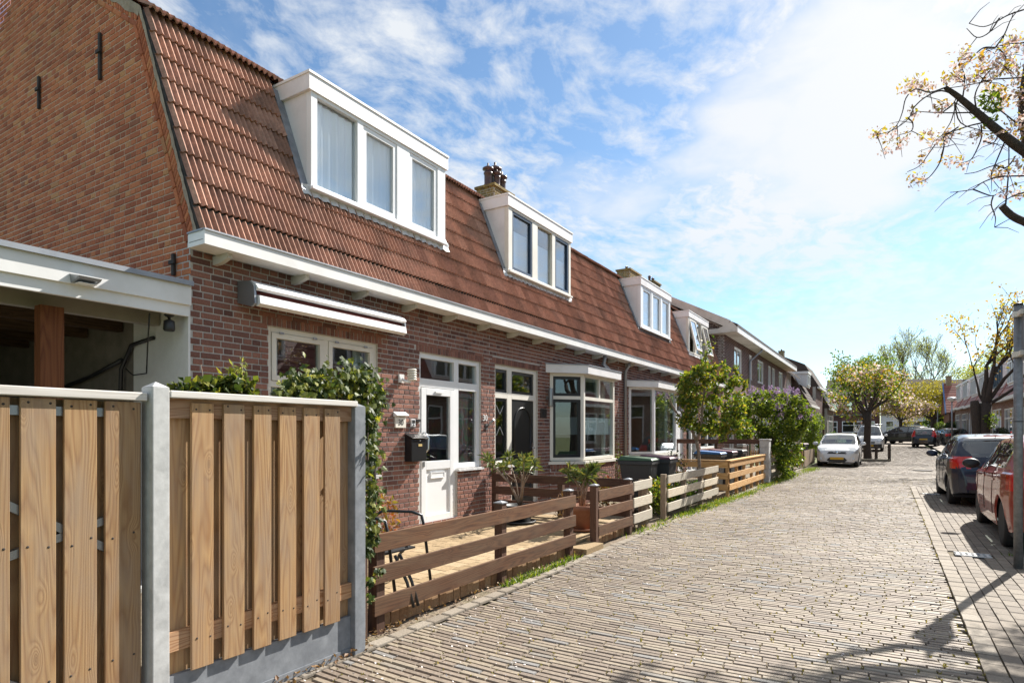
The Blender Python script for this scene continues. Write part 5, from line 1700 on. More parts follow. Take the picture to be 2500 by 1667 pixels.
np2 = thing('number_plaque', (-5.99, 10.93, 1.8), 'dark metal plate with number 28 beside the black door', 'plaque')
m = MB(); m.box(XF + .003, XF + .012, 10.80, 11.06, 1.80, 1.985); m.build('plate', 'iron', np2)
text_mesh('number', '28', 0.15, 'black_plastic', np2, Matrix.Translation((XF + .0135, 10.93, 1.895)) @ FACE_X)
wl2 = thing('wall_lamp', (-5.9, 11.05, 2.05), 'slim steel tube wall lamp beside the bay window', 'lamp')
m = MB(); m.box(XF + .003, XF + .05, 11.04, 11.10, 2.18, 2.24); m.build('bracket', 'grey_metal', wl2)
m = MB(); m.lathe([(.05, 0), (.052, .02), (.052, .36), (.05, .38), (0, .38)], (XF + .10, 11.07, 2.03), 14); m.build('tube', 'grey_metal', wl2)
tr = thing('wall_trellis', (-5.95, 14.6, 0.7), 'square wire trellis on the brick wall between the bays', 'trellis')
for i in range(6):
    m = MB(); m.tube([(XF + .03, 14.22 + i * .16, 0.75), (XF + .03, 14.22 + i * .16, 1.78)], .006, 5); m.build('wire', 'wood_pale_z', tr)
for i in range(7):
    m = MB(); m.tube([(XF + .04, 14.20, 0.78 + i * .16), (XF + .04, 15.04, 0.78 + i * .16)], .006, 5); m.build('wire', 'wood_pale_z', tr)


# ------------------------------------------------------------------ wheeled bins
flat_mat('bin_grey', (0.035, 0.037, 0.04), .5)
flat_mat('lid_green', (0.035, 0.085, 0.04), .45); flat_mat('lid_purple', (0.10, 0.025, 0.05), .45); flat_mat('lid_blue', (0.015, 0.10, 0.30), .45); flat_mat('lid_black', (0.03, 0.03, 0.032), .45)


def bin_(loc, rz, lid, label):
    t = thing('wheeled_bin', (0, 0, 0), label, 'bin', 'wheeled bins in the front gardens')
    m = MB(); a, b = .22, .29
    z0, z1 = .09, .97
    m.add([(-a, -a, z0), (a, -a, z0), (a, a, z0), (-a, a, z0), (-b, -b, z1), (b, -b, z1), (b, b * 1.1, z1), (-b, b * 1.1, z1)], [(0, 3, 2, 1), (4, 5, 6, 7), (0, 1, 5, 4), (1, 2, 6, 5), (2, 3, 7, 6), (3, 0, 4, 7)])
    m.build('body', 'bin_grey', t, bevel=.02)
    m = MB(); m.box(-b - .02, b + .02, -b - .02, b * 1.1 + .02, .90, .975); m.build('rim', 'bin_grey', t, bevel=.01)
    m = MB(); m.add([(-b - .03, -b - .04, .98), (b + .03, -b - .04, .98), (b + .03, b * 1.1 + .03, .98), (-b - .03, b * 1.1 + .03, .98), (-b, -b, 1.02), (b, -b, 1.02), (b, b, 1.06), (-b, b, 1.06)], [(0, 3, 2, 1), (4, 5, 6, 7), (0, 1, 5, 4), (1, 2, 6, 5), (2, 3, 7, 6), (3, 0, 4, 7)]); m.build('lid', lid, t, bevel=.012)
    m = MB(); m.tube([(-.22, b + .03, .96), (-.22, b + .10, .98), (.22, b + .10, .98), (.22, b + .03, .96)], .016, 8); m.build('handle', 'bin_grey', t)
    for s in (-1, 1):
        m = MB(); m.lathe([(.05, -.025), (.10, -.025), (.10, .025), (.05, .025)], (s * .25, .23, .10), 18, 'X'); w = m.build('wheel', 'rubber', t)
        m = MB(); m.lathe([(.0, -.012), (.055, -.012), (.055, .012), (0, .012)], (s * .275, .23, .10), 14, 'X'); m.build('hub', 'grey_metal', w)
    t.location = loc; t.rotation_euler = (0, 0, rz); WORLD[t.name] = Vector(loc)
    return t


bin_((-4.05, 11.2, 0), math.radians(95), 'lid_green', 'dark grey wheeled bin with green lid below the bay window')
bin_((-3.95, 12.05, 0), math.radians(92), 'lid_purple', 'dark grey wheeled bin with maroon lid next to the green lidded bin')
bin_((-3.75, 15.45, 0), math.radians(90), 'lid_blue', 'dark grey wheeled bin with blue lid behind the new pine fence')
bin_((-3.75, 16.75, 0), math.radians(90), 'lid_purple', 'dark grey wheeled bin with maroon lid behind the new pine fence')
bin_((-3.75, 18.05, 0), math.radians(90), 'lid_black', 'dark wheeled bin with black lid behind the new pine fence, next to the pillar')
bin_((-3.75, 28.85, 0.0), math.radians(20), 'lid_blue', 'dark wheeled bin with pale blue lid behind the picket fence')
bin_((-3.45, 30.4, 0.0), math.radians(80), 'lid_purple', 'dark wheeled bin with maroon lid behind the picket fence')

# ------------------------------------------------------------------ pots, chair and small garden things
def blades(P, n, length, width, spread, mat, parent, name='leaves', up=0.5):
    """strap leaves in rosettes around the points P"""
    pts = []; d = []
    for p in P:
        for _ in range(n):
            pts.append(p); v = np.array([random.gauss(0, 1), random.gauss(0, 1), random.gauss(up, .7)]); d.append(v / np.linalg.norm(v))
    pts = np.array(pts, float); d = np.array(d); k = len(pts)
    L = length * RNG.uniform(.6, 1.1, k)[:, None]
    s = np.cross(d, RNG.normal(size=(k, 3))); s /= np.linalg.norm(s, axis=1)[:, None]
    w = width * .5
    bend = np.array([0, 0, -1]) * L * .18
    base, mid, tip = pts, pts + d * L * .5, pts + d * L + bend
    V = np.stack([base, mid + s * w, tip, mid - s * w], 1).reshape(-1, 3)
    return np_mesh(name, V, np.arange(k * 4).reshape(-1, 4), mat, parent, tuple(WORLD[parent.name]), False, 'stuff')


def oleander(loc, pot_r, pot_h, h, spread, label, pot_mat, nst, seed):
    random.seed(seed)
    t = thing('potted_oleander', loc, label, 'potted plant')
    x, y, z = loc
    m = MB(); m.lathe([(pot_r * .72, 0), (pot_r * .92, pot_h * .8), (pot_r, pot_h * .82), (pot_r, pot_h), (pot_r * .9, pot_h), (pot_r * .86, pot_h * .9), (0, pot_h * .9)], (x, y, z), 24); m.build('pot', pot_mat, t)
    m = MB(); m.lathe([(pot_r * .5, 0), (pot_r * 1.1, .012), (pot_r * 1.12, .04), (pot_r * 1.02, .04), (pot_r * .95, .02)], (x, y, z + .001), 24); m.build('saucer', pot_mat, t)
    tips = []; m = MB()
    for i in range(nst):
        a = random.uniform(0, 6.28); r = spread * random.uniform(.35, 1)
        p0 = Vector((x + random.uniform(-.05, .05), y + random.uniform(-.05, .05), z + pot_h * .9))
        p1 = p0 + Vector((math.cos(a) * r * .35, math.sin(a) * r * .35, (h - pot_h) * .45))
        p2 = Vector((x + math.cos(a) * r, y + math.sin(a) * r, z + h * random.uniform(.72, .95)))
        m.tube([p0, p1, p2], [.014, .011, .006], 6)
        tips.append(tuple(p2)); tips.append(tuple(p1.lerp(p2, .75)))
        q = p1 + Vector((random.uniform(-.2, .2), random.uniform(-.2, .2), (h - pot_h) * random.uniform(.2, .35)))
        m.tube([p1, q], [.009, .005], 5); tips.append(tuple(q))
    m.build('stems', 'bark_pale', t)
    blades(tips, 17, .19, .032, 1, 'leaf_oleander', t, up=.8)
    return t


oleander((-4.85, 8.05, TZ + .008), .24, .28, 1.08, .52, 'tall spreading oleander in a dark pot behind the rail fence', 'black_plastic', 8, 3)
oleander((-3.72, 7.93, TZ + .008), .21, .36, .98, .24, 'compact oleander in a terracotta pot at the garden entrance', 'terracotta', 7, 5)
random.seed(21)
# metal armchair leaning on the fence
flat_mat('chair_metal', (0.05, 0.052, 0.055), .35, .6)
ch = thing('garden_chair', (-3.55, 3.75, TZ), 'dark metal garden armchair pushed against the brown fence', 'chair')
bx, by = -3.62, 3.62
for s in (0.0, 0.46):
    m = MB(); m.tube([(bx - .28, by - .10 + s * .9, .74), (bx - .25, by - .02 + s, .80), (bx + .02, by + .06 + s, .80), (bx + .10, by + .10 + s, .77), (bx + .11, by + .12 + s, .66), (bx + .16, by + .16 + s, TZ + .02 if s else .12)], .014, 8); m.build('armrest', 'chair_metal', ch)
    m = MB(); m.tube([(bx + .1, by + s - .1, .52), (bx - .16, by + .10 + s, .40), (bx - .33, by + .15 + s, TZ + .02)], .013, 8); m.build('leg', 'chair_metal', ch)
    m = MB(); m.tube([(bx + .37, by + .14 + s * .12, .10), (bx + .335, by + .10 + s * .12, .30), (bx + .26, by + .04 + s * .12, .52)], .013, 8); m.build('leg', 'chair_metal', ch)
    m = MB(); m.tube([(bx - .27, by - .06 + s, .50), (bx - .40, by - .08 + s, 1.02)], .013, 8); m.build('back_frame', 'chair_metal', ch)
m = MB(); m.add([(bx - .26, by - .05, .53), (bx + .12, by + .0, .50), (bx + .12, by + .45, .50), (bx - .26, by + .40, .53), (bx - .26, by - .05, .545), (bx + .12, by + .0, .515), (bx + .12, by + .45, .515), (bx - .26, by + .40, .545)], [(0, 3, 2, 1), (4, 5, 6, 7), (0, 1, 5, 4), (1, 2, 6, 5), (2, 3, 7, 6), (3, 0, 4, 7)]); m.build('seat', 'black_plastic', ch)
m = MB(); m.add([(bx - .28, by - .03, .58), (bx - .40, by - .05, 1.02), (bx - .40, by + .38, 1.02), (bx - .28, by + .40, .58)], [(0, 1, 2, 3)]); m.build('backrest', 'black_plastic', ch)
sb = thing('slate_board', (-3.7, 3.45, TZ), 'dark slate board standing behind the ivy', 'board')
m = MB(); m.box(-4.14, -4.11, 3.95, 4.20, TZ + .35, TZ + 1.08); m.frame(3.935, 4.215, TZ + .34, TZ + 1.09, .02, -4.145, -4.105); m.build('panel', 'iron', sb); m = MB(); m.box(-4.15, -4.10, 3.97, 3.99, TZ, TZ + .35); m.build('leg', 'iron', sb); m = MB(); m.box(-4.15, -4.10, 4.16, 4.18, TZ, TZ + .35); m.build('leg', 'iron', sb)
# ------------------------------------------------------------------ vehicles
def paint_mat(name, c, metal=0.0, coat=0.75):
    m, nt, b = new_mat(name)
    b.inputs['Base Color'].default_value = rgb(*c)
    b.inputs['Roughness'].default_value = 0.38
    b.inputs['Metallic'].default_value = metal
    b.inputs['Coat Weight'].default_value = coat
    b.inputs['Specular IOR Level'].default_value = 0.25
    b.inputs['Coat Roughness'].default_value = 0.04
    ge = _node(nt, 'ShaderNodeNewGeometry')
    n = noise(nt, ge.outputs['Position'], 2.5, 5, .6)
    r = _node(nt, 'ShaderNodeMapRange'); r.inputs['To Min'].default_value = 0.015; r.inputs['To Max'].default_value = 0.05
    nt.links.new(n.outputs['Fac'], r.inputs['Value']); nt.links.new(r.outputs['Result'], b.inputs['Coat Roughness'])


paint_mat('paint_navy', (0.005, 0.013, 0.036), 0, .6); paint_mat('paint_red', (0.25, 0.02, 0.011), 0, .8); paint_mat('paint_white', (0.62, 0.63, 0.64)); paint_mat('paint_grey', (0.05, 0.052, 0.055), .4); paint_mat('paint_dark', (0.018, 0.022, 0.03), .3)
flat_mat('light_red', (0.50, 0.006, 0.005), .15, coat=.5); flat_mat('light_clear', (0.55, 0.57, 0.58), .12, .3, coat=1.0); flat_mat('plate_yellow', (0.62, 0.36, 0.02), .4); flat_mat('alloy', (0.42, 0.43, 0.45), .3, .8); flat_mat('well', (0.008, 0.008, 0.008), .9); flat_mat('trim_black', (0.014, 0.014, 0.015), .5); flat_mat('seat_cloth', (0.03, 0.03, 0.033), .9)

HATCH = dict(top=[(-2.0, .50), (-1.985, .72), (-1.95, .93), (-1.88, 1.04), (-1.66, 1.36), (-1.50, 1.43), (-1.0, 1.475), (-.2, 1.48), (.28, 1.42), (.75, 1.21), (1.10, 1.0), (1.25, .945), (1.62, .85), (1.86, .73), (1.96, .58), (2.0, .42)],
             belt=[(-2, 1.0), (-1.3, .99), (0, .94), (1.0, .90), (2, .88)],
             wid=[(-2, .60), (-1.96, .72), (-1.8, .82), (-1.4, .868), (0, .875), (1.2, .865), (1.65, .81), (1.88, .70), (2.0, .48)],
             zb=[(-2, .30), (-1.7, .24), (1.6, .21), (2, .24)], wheels=(-1.26, 1.27), wr=.305, screen=(.30, 1.10), back=(-1.90, -1.56), glass=[(-1.42, -.72), (-.64, .10), (.17, .92)],
             tail=lambda x, y, z: abs(x) > .50 and .80 < z < 1.02 and y < -1.62, head=lambda x, y, z: abs(x) > .40 and .62 < z < .84 and y > 1.42 + .25 * (1 - abs(x)), grille=lambda x, y, z: abs(x) < .36 and .52 < z < .64 and y > 1.8)


def car(name, label, spec, paint, loc, rz, plate_f=True, plate_r=True, rows=(2, 5, 6, 2, 8, 3, 7), extra=None, lz=1.0, lw=1.0, ll=1.0, ns=150, handles=((-.75,), (.1,)), tag_cat='car', group='cars parked along the street'):
    t = thing(name, (0, 0, 0), label, tag_cat, group)
    ip = lambda pts, y: float(np.interp(y, [p[0] for p in pts], [p[1] for p in pts]))
    # stations, denser where the silhouette is steep
    ys = sorted(set([round(v, 4) for v in np.linspace(-2, 2, ns)] + [round(v, 4) for v in np.linspace(-2, -1.85, 14)] + [round(v, 4) for v in np.linspace(1.84, 2, 12)]))
    ar = spec['wr'] + .055
    V = []
    K = sum(rows) + 1
    for y in ys:
        zt = ip(spec['top'], y); w = ip(spec['wid'], y); zb = min(ip(spec['zb'], y), zt - .05); zl = min(ip(spec['belt'], y), zt - .035)
        az = 0
        for wy in spec['wheels']:
            d = abs(y - wy)
            if d < ar: az = max(az, spec['wr'] + math.sqrt(ar * ar - d * d))
        g = max(0, zt - zl); k = min(1, max(0, (g - .06) / .25)); k = k * k * (3 - 2 * k)
        z0 = max(zb, az); fl = .012 if az > zb else 0
        zm = max(min(.58, zl - .08), z0 + .05); z1 = max(zb + .14, z0 + .02); z1 = min(z1, zm - .01)
        zs = max(zl - .03, zm + .01)
        xr = w * (.955 - .40 * g) * k + w * .86 * (1 - k)
        P = [(w * .955 + fl, z0), (w * .985 + fl, z1), (w * 1.0, zm), (w * .985, zs), (w * .955, max(zl, zs + .005)), (xr, max(zt - .065 * k - .014 * (1 - k), zl + .006)), (xr * (.86 * k + .62 * (1 - k)), zt - .016 * k - .004), (0, zt)]
        col = []
        for i, n in enumerate(rows):
            for j in range(n):
                f = j / n; col.append((P[i][0] * (1 - f) + P[i + 1][0] * f, P[i][1] * (1 - f) + P[i + 1][1] * f))
        col.append(P[-1])
        V.append(col)
    band = np.cumsum((0,) + rows)
    parts = {}
    def put(key, quad):
        m = parts.setdefault(key, MB()); m.add(quad, [(0, 1, 2, 3)], True)
    ny = len(ys)
    sc = lambda x, y, z: (x * lw, y * ll, z * lz)
    idx = {}
    def key_for(i, j, x, y, z, b):
        if spec['tail'](x, y, z): return 'tail_light' if x < 0 else 'tail_light.r'
        if spec['head'](x, y, z): return 'headlight' if x < 0 else 'headlight.r'
        if spec['grille'](x, y, z): return 'grille'
        if b == 4:
            for n, (a, c) in enumerate(spec['glass']):
                if a < y < c and j > band[4] and j < band[5] - (0 if y > spec['screen'][0] else 1) and ip(spec['top'], y) - ip(spec['belt'], y) > .10: return 'side_window%s%d' % ('l' if x < 0 else 'r', n)
        if b in (5, 6):
            if spec['screen'][0] < y < spec['screen'][1] and j > band[5]: return 'windscreen'
            if spec['back'][0] < y < spec['back'][1] and j > band[5] + 1: return 'rear_window'
        if b == 0 : return 'sill'
        return 'body'
    verts = {}
    for s in (-1, 1):
        for i in range(ny - 1):
            for j in range(K - 1):
                a, b_, c, d = V[i][j], V[i + 1][j], V[i + 1][j + 1], V[i][j + 1]
                x = s * (a[0] + c[0]) / 2; y = (ys[i] + ys[i + 1]) / 2; z = (a[1] + c[1]) / 2
                b = int(np.searchsorted(band, j, 'right') - 1)
                kx = key_for(i, j, x, y, z, b)
                q = [(i, j), (i + 1, j), (i + 1, j + 1), (i, j + 1)]
                if s < 0: q = q[::-1]
                vm, fm = verts.setdefault(kx, ({}, []))
                f = []
                for (p, r) in q:
                    kk = (p, r, s if V[p][r][0] > 1e-6 else 0)
                    if kk not in vm: vm[kk] = (len(vm), sc(s * V[p][r][0], ys[p], V[p][r][1]))
                    f.append(vm[kk][0])
                fm.append(tuple(f))
    mats = {'body': paint, 'tail_light': 'light_red', 'headlight': 'light_clear', 'grille': 'trim_black', 'windscreen': 'glass_car', 'rear_window': 'glass_car', 'sill': spec.get('sill', paint)}
    for kx, (vm, fm) in verts.items():
        m = MB(); m.add([p for _, p in sorted(vm.values())], fm, True)
        base = kx.split('.')[0]
        nm = 'side_window' if base.startswith('side_window') else base
        m.build(nm, 'glass_car' if nm == 'side_window' else mats[base], t)
    # ends, floor, wheel wells, cabin
    for yi, nm in ((0, 'rear_bumper'), (ny - 1, 'front_bumper')):
        pl = [sc(-p[0], ys[yi], p[1]) for p in V[yi]] + [sc(p[0], ys[yi], p[1]) for p in V[yi][::-1][1:]]
        m = MB(); m.add(pl, [tuple(range(len(pl)))]); m.build(nm, paint, t)
    m = MB(); wz = ip(spec['wid'], 0)
    m.box(-wz * lw * .9, wz * lw * .9, -1.9 * ll, 1.85 * ll, .20 * lz, .26 * lz); m.box(-.62 * lw, .62 * lw, -1.75 * ll, 1.75 * ll, .26 * lz, .62 * lz); m.build('underbody', 'well', t)
    for wy in spec['wheels']:
        for s in (-1, 1):
            m = MB(); R = spec['wr']; xw = s * (wz * lw - .145)
            m.lathe([(R * .62, -.095), (R * .93, -.1), (R, -.07), (R, .07), (R * .93, .1), (R * .62, .095)], (xw, wy * ll, R), 28, 'X'); wh = m.build('wheel', 'rubber', t)
            m = MB(); xo = xw + s * .07
            m.lathe([(R * .62, -.01), (R * .64, .012), (R * .58, .012), (R * .56, -.01)], (xo, wy * ll, R), 28, 'X')
            for q in range(7):
                an = 2 * math.pi * q / 7; m.obox((xo, wy * ll, R), (xo, wy * ll + math.cos(an) * R * .58, R + math.sin(an) * R * .58), .018, .05, (0, -math.sin(an), math.cos(an)))
            m.lathe([(.055, -.012), (.055, .012), (0, .014)], (xo, wy * ll, R), 12, 'X'); m.build('rim', 'alloy', wh)
            m = MB(); m.lathe([(R * .6, -.01), (0, -.01)], (xw, wy * ll, R), 20, 'X'); m.build('brake_disc', 'well', wh)
    for (sx, sy) in ((-.36, .05), (.36, .05), (-.36, -.85), (.36, -.85)):
        m = MB(); m.box((sx - .22) * lw, (sx + .22) * lw, (sy - .10) * ll, (sy + .02) * ll, .5 * lz, 1.02 * lz); m.box((sx - .11) * lw, (sx + .11) * lw, (sy - .10) * ll, (sy - .02) * ll, 1.06 * lz, 1.22 * lz); m.build('seat', 'seat_cloth', t, bevel=.03)
    m = MB(); m.box(-.7 * lw, .7 * lw, .72 * ll, .98 * ll, .6 * lz, .93 * lz); m.build('dashboard', 'seat_cloth', t)
    ym = spec['screen'][0] + .42
    for s in (-1, 1):
        m = MB(); hw = ip(spec['wid'], ym)
        m.lathe([(0, -.05), (.05, -.045), (.075, -.02), (.08, .02), (.07, .05), (0, .055)], (0, 0, 0), 14, 'Y')
        m.xform(Matrix.Translation((s * (hw + .10) * lw, ym * ll, (ip(spec['belt'], ym) + .10) * lz)) @ Matrix.Diagonal((1.5, 1.0, 1.0, 1))); mi = m.build('mirror', paint if spec.get('mirror_paint', True) else 'trim_black', t)
        m = MB(); m.obox((s * (hw - .02) * lw, ym * ll, (ip(spec['belt'], ym) + .03) * lz), (s * (hw + .05) * lw, ym * ll, (ip(spec['belt'], ym) + .07) * lz), .05, .04); m.build('mirror_arm', 'trim_black', t)
        for (hy,) in handles:
            m = MB(); m.box(s * (ip(spec['wid'], hy) * .985) * lw - .012, s * (ip(spec['wid'], hy) * .985) * lw + .012 + .012 * s, (hy - .09) * ll, (hy + .09) * ll, .845 * lz, .87 * lz); m.build('door_handle', paint, t)
    for s in (-1, 1):
        for yd in spec.get('seams', (-.68, .14, 1.0)):
            i = min(range(ny), key=lambda q: abs(ys[q] - yd))
            pts = [sc(s * (V[i][j][0] + .001), ys[i], V[i][j][1]) for j in range(band[1], band[5] + 1)]
            m = MB(); m.tube(pts, .0045, 4); m.build('door_seam', 'well', t)
        j = band[2]
        pts = [sc(s * (V[i][j][0] + .002), ys[i], V[i][j][1]) for i in range(0, ny, 4) if -1.0 < ys[i] < .95]
    i0 = min(range(ny), key=lambda q: abs(ys[q] + 1.955))
    for i, a, b in ((min(range(ny), key=lambda q: abs(ys[q] - 1.14)), band[4] + 2, K), ):
        pts = [sc(-V[i][j][0], ys[i], V[i][j][1] + .001) for j in range(a, b)] + [sc(V[i][j][0], ys[i], V[i][j][1] + .001) for j in range(b - 2, a - 1, -1)]
        m = MB(); m.tube(pts, .006, 4); m.build('bonnet_seam', 'well', t)
    if plate_r:
        m = MB(); m.box(-.26, .26, -2.02 * ll, -1.99 * ll, spec.get('pr', .62) * lz - .055, spec.get('pr', .62) * lz + .055); m.build('number_plate', 'plate_yellow', t)
    if plate_f:
        m = MB(); m.box(-.26, .26, 2.0 * ll, 2.02 * ll, .34 * lz, .44 * lz); m.build('number_plate', 'plate_yellow', t)
    if extra: extra(t, sc)
    t.location = loc; t.rotation_euler = (0, 0, rz); WORLD[t.name] = Vector(loc)
    return t


def blue_extra(t, sc):
    m = MB(); m.box(-.28, .28, -1.70, -1.66, 1.425, 1.45); m.build('brake_light', 'light_red', t)
    m = MB(); m.tube([(0, -1.2, 1.50), (0, -1.25, 1.53), (0, -1.34, 1.62)], [.03, .02, .006], 8); m.build('aerial', 'trim_black', t)
    m = MB(); m.obox((.05, -1.90, 1.075), (.42, -1.83, 1.14), .02, .012); m.build('wiper', 'trim_black', t)
    m = MB(); m.box(-.55, .55, -2.015, -1.96, .30, .36); m.build('bumper_trim', 'trim_black', t)


car('parked_car', 'dark navy hatchback parked behind the red car with red tail lights', HATCH, 'paint_navy', (1.87, 17.15, 0), 0.02, extra=blue_extra, lw=1.0, handles=((-.15,),))
RED = dict(HATCH); RED['mirror_paint'] = False
RED['sill'] = 'paint_red'
car('parked_car', 'glossy red hatchback with black door mirror parked beside the sign pole', RED, 'paint_red', (2.10, 11.55, 0), 0.0, lw=1.0, handles=((-.75,), (.2,)))


def i20_extra(t, sc):
    m = MB(); m.add([(-.30, 2.003, .42), (.30, 2.003, .42), (.40, 1.99, .30), (.30, 2.0, .245), (-.30, 2.0, .245), (-.40, 1.99, .30), (-.30, 2.012, .42), (.30, 2.012, .42), (.40, 2.0, .30), (.30, 2.01, .245), (-.30, 2.01, .245), (-.40, 2.0, .30)], [(11, 10, 9, 8, 7, 6), (0, 1, 7, 6), (1, 2, 8, 7), (2, 3, 9, 8), (3, 4, 10, 9), (4, 5, 11, 10), (5, 0, 6, 11)]); m.build('air_intake', 'trim_black', t)
    for s in (-1, 1):
        m = MB(); m.lathe([(.06, 0), (.06, .02), (.045, .03), (0, .03)], (s * .62, 1.90, .36), 12, 'Y'); m.build('fog_lamp', 'light_clear', t)
    m = MB(); m.lathe([(.055, 0), (.055, .012), (.04, .014), (0, .014)], (0, 1.945, .655), 16, 'Y'); m.build('badge', 'chrome', t)


WH = dict(HATCH); WH['head'] = lambda x, y, z: abs(x) > .46 and .60 < z < .86 and y > 1.30 + .5 * (1 - abs(x)); WH['grille'] = lambda x, y, z: abs(x) < .36 and .585 < z < .66 and y > 1.8
car('parked_car', 'white hatchback facing the camera beside the picket fence', WH, 'paint_white', (-1.92, 31.9, 0), math.pi, extra=i20_extra, lw=.98)
VAN = dict(HATCH)
VAN.update(top=[(-2.0, .5), (-1.99, 1.0), (-1.95, 1.55), (-1.85, 1.74), (-1.4, 1.8), (.1, 1.8), (.45, 1.74), (.95, 1.35), (1.25, 1.08), (1.45, 1.0), (1.75, .90), (1.92, .75), (1.98, .6), (2.0, .42)], belt=[(-2, 1.05), (0, 1.03), (1.2, 1.0), (2, .95)],
           wid=[(-2, .80), (-1.9, .86), (-1.4, .89), (1.2, .88), (1.7, .83), (1.9, .74), (2.0, .6)], screen=(.47, 1.24), back=(-1.97, -1.9), glass=[(.05, 1.0), (-.9, -.05)], tail=lambda x, y, z: abs(x) > .72 and .8 < z < 1.2 and y < -1.85, head=lambda x, y, z: abs(x) > .48 and .64 < z < .92 and y > 1.45)


def van_extra(t, sc):
    for y in (-1.0, .1):
        m = MB(); m.tube([(-.75, y, 1.78), (-.75, y, 1.87), (.75, y, 1.87), (.75, y, 1.78)], .018, 6); m.build('roof_bar', 'grey_metal', t)
    m = MB(); m.box(-.75, .75, 1.90, 2.015, .22, .50); m.build('bumper', 'trim_black', t)


car('parked_van', 'small white delivery van with roof bars behind the blossoming tree', VAN, 'paint_white', (-1.15, 50.5, gz(49.5)), math.pi, extra=van_extra, tag_cat='van')
SUV = dict(HATCH)
car('parked_car', 'dark grey sport utility car standing sideways at the street end', SUV, 'paint_grey', (1.2, 67.5, gz(67)), math.radians(62), lz=1.12, lw=1.05, ll=1.12)
HB = dict(HATCH); HB['tail'] = lambda x, y, z: abs(x) > .56 and .80 < z < 1.32 and y < -1.6; HB['glass'] = [(-1.3, -.7), (-.6, .1), (.17, .92)]
car('parked_car', 'black small hatchback with tall red tail lights at the street end', HB, 'paint_dark', (2.55, 59.2, gz(59)), math.radians(-8), lz=1.03, lw=.98, ll=.92)
car('parked_car', 'dark car half hidden behind the white van far down the street', HATCH, 'paint_dark', (0.9, 78, gz(78)), math.radians(70))
car('parked_car', 'silver car half hidden beside the black hatchback', HATCH, 'paint_grey', (4.4, 64.5, gz(64)), math.radians(15))
flat_mat('verge_blue', (0.05, 0.13, 0.30), .5); flat_mat('leafgreen_paint', (0.02, 0.07, 0.035), .5)
# ------------------------------------------------------------------ houses further down the street
def simple_window(h, x, y0, y1, z0, z1, side=1, bars=(), mat='white_pvc', fw=.07, proud=.015, sill=True, dark=True):
    """framed window on a wall that faces +X (side=1) or -X (side=-1), set in a shallow reveal"""
    m = MB(); m.frame(y0, y1, z0, z1, fw, x - .06 * side, x + proud * side)
    for b in bars: m.box(x - .055 * side, x + (proud - .003) * side, b - fw * .4, b + fw * .4, z0 + fw, z1 - fw)
    w = m.build('window', mat, h)
    m = MB(); m.box(x - .03 * side, x - .02 * side, y0 + fw, y1 - fw, z0 + fw, z1 - fw); m.build('pane', 'glass_dark', w)
    if sill:
        m = MB(); m.box(x, x + .05 * side, y0 - .04, y1 + .04, z0 - .05, z0 - .001); m.build('sill', mat, w)
    return w


def dark_back(h, x, side, ops):
    pass


def wall_with(h, x, side, y0, y1, z0, z1, ops, mat, name='front_wall', brick=None, lim=0):
    m = MB(); wall_sheet(m, 'X', x - (.006 * side if brick else 0), x - .25 * side, y0, y1, z0, z1, ops)
    w = m.build(name, mat, h)
    if brick:
        rc = bond(0, y1 - y0, 0, z1 - z0, [(o[0] - y0, o[1] - y0, o[2] - z0, o[3] - z0) for o in ops])
        if side > 0: pieces('brick', rc, (x - .006, y0, z0), (0, 1, 0), (0, 0, 1), (1, 0, 0), brick, w, .006, lim, chm=(.003, .003))
        else: pieces_mesh('brick', rc, (x + .006, y0, z0), (0, 1, 0), (0, 0, 1), (-1, 0, 0), brick, w, .006, .003, .003)
    return w


